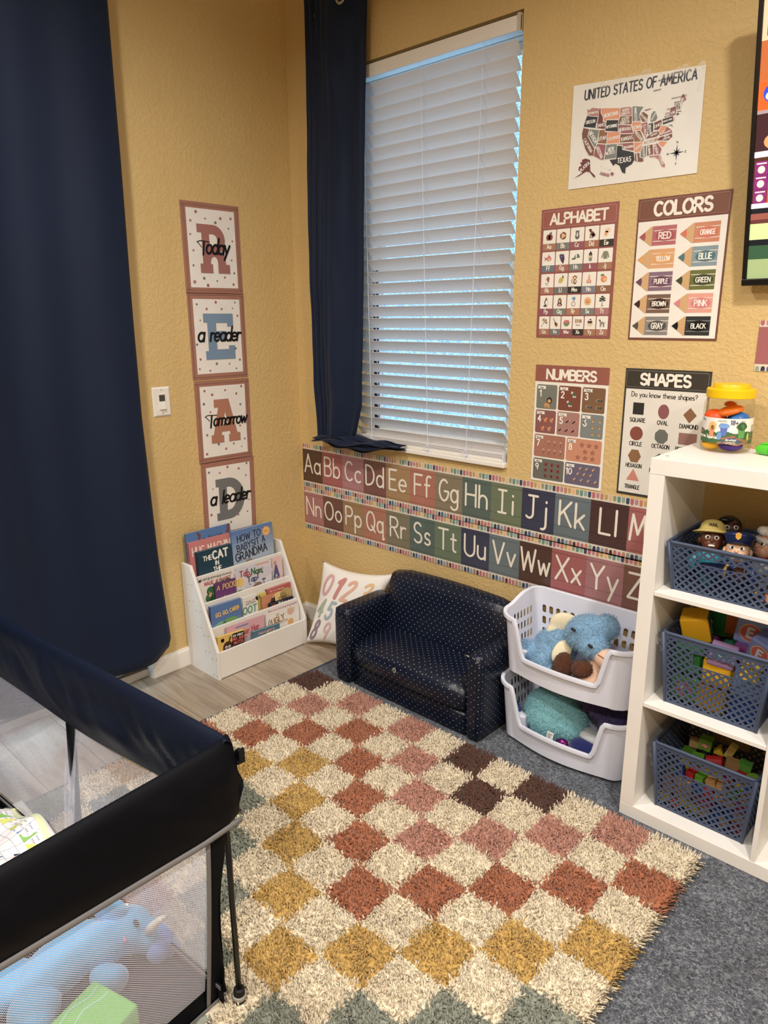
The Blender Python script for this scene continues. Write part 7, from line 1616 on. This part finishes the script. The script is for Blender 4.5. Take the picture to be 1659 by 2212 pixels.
for (x, y) in [(-.014, -.022), (LX+.02, -.022), (LX+.02, LY+.02), (-.014, LY+.02)]:
    lg = MB(); lg.tube([PL(x, y, .035), PL(x, y, .62)], .0066, 14); leg = lg.build('leg', m_leg, pen, smooth=True)
    b = MB(); b.lathe(PL(x, y, .0205), [(.012, 0), (.0155, .003), (.0155, .018), (.013, .022), (.012, .040), (.009, .043)], 20); b.build('rubber_foot', mat('black_rubber', '0C0C0C', rough=.6), leg, smooth=True, angle=40)
    b = MB(); b.lathe(PL(x, y, .036), [(.0152, 0), (.0160, .001), (.0160, .009), (.0152, .010)], 20); b.build('foot_ring', mat('grey_plastic', '9A9890', rough=.5), leg, smooth=True, angle=40)
b = MB(); 
b.box(PL(-.014, .000, .632), PL(-.014, .0, .632)+V3((.028, .018, .006))); b.box(PL(.008, .002, .638), PL(.008, .002, .638)+V3((.006, .014, .026))); b.box(PL(-.004, .004, .638), PL(-.004, .004, .638)+V3((.005, .012, .020)))
b.build('latch_bracket', m_black, pen, bevel=.001)
b = MB(); b.box((0, 0, 0), (1, 1, 1)); P8 = [PL(x, y, z) for z in (.028, .040) for x, y in [(LX+.055, LY+.055), (-.055, LY+.055), (-.055, -.055), (LX+.055, -.055)]]
b = MB(); b.hexa(P8); b.build('floor_mat', cloth_material('navy_mat', '0B0F20', .6), pen, bevel=.003)
b = MB(); b.hexa([PL(x, y, z) for z in (.0405, .0415) for x, y in [(-.70, LY+.06), (-.69, LY+.06), (-.69, -.06), (-.70, -.06)]]); b.build('mat_seam', m_trim, pen)

# ------------------------------------------------------------------ baby blanket heaped in the pen
BX, BY = .50, -1.985
def bz(x, y):
    u, v = (x-.50)/.48, (y-BY)/.37
    e = max(0, min(1, (1-u)*6))*max(0, min(1, u*6))*max(0, min(1, (1-v)*11))*max(0, min(1, v*4))
    e2_ = max(0, min(1, u*1.6))
    return .043+(.020+.072*e*(.45+.55*e2_)+.018*math.sin(x*21+y*9)+.013*math.sin(y*31-x*12)+.020*noise.noise(V3((x*8, y*8, 1))))*(.12+.88*e)
def bf(u, v, h=0):
    x, y = BX+u, BY+v; x += -.02*math.sin(v*9)*(u/.68); y += .05*(u/.68)*(v/.37)*0
    return V3((x-.30*max(0, v-.25)*(u > .5)*0, y, bz(x, y)+h))
bk_ = thing('baby_blanket', (.74, -1.8, .042), 'white baby blanket printed with bunting triangles and raindrops, crumpled inside the playpen', 'blanket')
b = MB(); b.grid(lambda u, v: bf(.48*u, .37*v), 70, 40); b.build('blanket_cloth', mat('white_muslin', 'E9E9EC', rough=.9, sheen=.2, sub=0), bk_, smooth=True, solid=.002)
b = MB(); a = Art(b, lambda u, v, h: bf(u, v, h*3+.0015)); rs = random.Random(5)
GL = 'A8A8AE'
for k in range(12): a.stroke([(.04*k+.01+.004*math.sin(v_*20), v_*.37) for v_ in [q/24 for q in range(23)]], .0011, GL, 0, 0)
for k in range(9): a.stroke([(u_*.48, .02+.037*k) for u_ in [q/40 for q in range(1, 40)]], .0011, GL, 0, 0)
a.stroke([(.02+.016*q, +.318+.005*math.sin(q*.5)) for q in range(28)], .018, 'DDE6B0', 1, 0)
for k in range(11):
    u0 = .012+.041*k; c = ['C9D23A', '4A8AD0', '7AC03A', 'D6DC4A', 'E8E8F0'][k % 5]; a.poly([(u0+.005, .262), (u0+.040, .262), (u0+.036, .302)], c, 1)
    for q in range(6): a.ell(u0+.004+.006*(q % 3), .282+.012*(q//3), .0012, .0018, '3A3A4A', 1, n=6)
for (u, v, s_) in [(.25, .185, 1.0), (.1, .10, .9)]:
    a.poly([(u-.028*s_, v-.006)]+AR(u-.028*s_, v+.010*s_, .016*s_, .016*s_, 250, 110, 6)+[(u+.03*s_, v-.004), (u+.036*s_, v-.012)], 'E07A28', 2); a.ell(u-.028*s_, v+.008, .017*s_, .017*s_, 'E07A28', 2); a.ell(u+.0, v+.004, .022*s_, .011*s_, 'E07A28', 2, -.25); a.poly([(u+.03*s_, v-.006), (u+.05*s_, v-.012), (u+.048*s_, v-.018)], 'E05A28', 2)
for k in range(60):
    u, v = rs.uniform(.03, .46), rs.uniform(.02, .24)
    if abs(v-.2) < .04 and abs(u-.25) < .07: continue
    c = rs.choice(['1E2A52', '1E2A52', '2E7AAA', 'C8324A', 'E8703A']); s_ = .0065; a.poly(AR(u, v, s_*.6, s_*.6, 200, 340+0, 5)+[(u+.004, v+s_*1.9)], c, 2)
b.build('blanket_print', m_print, bk_)

# ------------------------------------------------------------------ light blue horned dinosaur plush on the pen floor
dn = thing('dinosaur_plush', (1.22, -1.76, .042), 'light blue three horned dinosaur soft toy lying inside the playpen behind the net', 'soft toy')
DB = '5CA8E0'; m_dn = mat('sky_blue_plush', DB, rough=.85, sheen=.5, bump=(160, .3, .003)); m_pw = mat('periwinkle_plush', '6A8EDC', rough=.85, sheen=.4)
def dl(name, ells, m=m_dn, vx=.006):
    b = MB(); [b.ell(c, r, R, 20, 14) for c, r, R in ells]; return b.build(name, m, dn, remesh=vx)
dl('body', [((1.235, -1.80, .100), (.062, .125, .052), rotm(0, 0, .25)), ((1.195, -1.92, .095), (.062, .075, .050), None), ((1.262, -1.72, .105), (.052, .06, .050), None), ((1.268, -1.655, .105), (.056, .056, .052), None), ((1.300, -1.628, .090), (.042, .040, .040), None)])
dl('frill', [((1.238, -1.672, .158), (.040, .018, .050), rotm(.3, .1, .5)), ((1.222, -1.684, .140), (.030, .020, .045), rotm(.3, .1, .5))])
dl('beak', [((1.312, -1.604, .075), (.060, .022, .042), rotm(0, .35, .35)), ((1.338, -1.622, .070), (.026, .03, .03), None)], m_pw)
dl('front_leg', [((1.338, -1.728, .072), (.026, .030, .036), rotm(.2, .2, 0)), ((1.315, -1.745, .075), (.035, .030, .030), None)])
dl('hind_leg', [((1.290, -1.885, .085), (.048, .056, .046), rotm(0, .2, 0)), ((1.33, -1.90, .075), (.03, .04, .035), None)])
dl('back_spike', [((1.180, -1.835, .165), (.018, .024, .036), rotm(.2, -.1, 0))]); dl('tail', [((1.135, -1.965, .10), (.035, .06, .035), rotm(0, 0, .5))])
b = MB(); b.tube([(1.322, -1.632, .120), (1.334, -1.624, .140), (1.350, -1.614, .160), (1.356, -1.610, .166)], [.0125, .0105, .0075, .005], 12); b.ell((1.357, -1.6095, .167), .0055, nu=10, nv=8); b.build('horn', mat('white_felt', 'E8E6E2', rough=.9), dn, smooth=True)
b = MB(); b.tube([(1.252, -1.655, .150), (1.258, -1.650, .163), (1.262, -1.648, .172)], [.008, .006, .002], 10); b.build('horn', MATS['white_felt'], dn, smooth=True)
VD = V3((.66, -.30, .68)).normalized()
b = MB(); b.ell(V3((1.272, -1.652, .105))+V3((.62, -.02, .78)).normalized()*.0565, (.010, .005, .010), rotm(0, .7, .2), 12, 8, '141824'); b.build('eye', m_plast, dn, smooth=True)
b = MB(); b.ell(V3((1.268, -1.662, .100))+V3((.80, -.45, .50)).normalized()*.0555, (.008, .004, .008), rotm(0, .9, -.3), 12, 8, 'D88AB0'); b.build('cheek', m_plast, dn, smooth=True)
# green cube
t = thing('green_play_cube', (1.45, -1.83, .042), 'bright green soft cube lying in front of the blue dinosaur inside the playpen', 'toy block')
c0 = V3((1.377, -1.787, 0)); e1 = V3((.122, .035, 0)); e2 = V3((.034, -.119, 0)); b = MB()
b.hexa([c0+e1*x+e2*y+V3((0, 0, z)) for z in (.043, .150) for x, y in [(0, 1), (1, 1), (1, 0), (0, 0)]]); b.build('cube', mat('green_foam', '74C060', rough=.4, bump=(6, .3, .01)), t, bevel=.006, seg=3)
b = MB(); a = Art(b, lambda u, v, h: c0+e1*u+e2*v+V3((0, 0, .1503+h))); [a.stroke([(.15+.2*k+.05*math.sin(q*.9+k), .08+.1*q) for q in range(9)], .03, '7FD8B0', 1) for k in range(2)]; b.build('cube_print_or_reflection', m_print, t)  # wavy reflections on the cube top, painted as pale strokes
for i, (x, y, c) in enumerate([(1.10, -1.70, 'D8D060'), (1.16, -1.66, 'E0D870')]):
    b = MB(); b.ell((x, y, .052), (.018, .008, .008), rotm(0, 0, .5+i), 14, 8, c); tag(b.build('yellow_toy_piece', m_plast, smooth=True), ['small pale yellow toy on the playpen mat left of the dinosaur frill', 'smaller yellow toy on the playpen mat right beside the dinosaur frill'][i], 'toy')
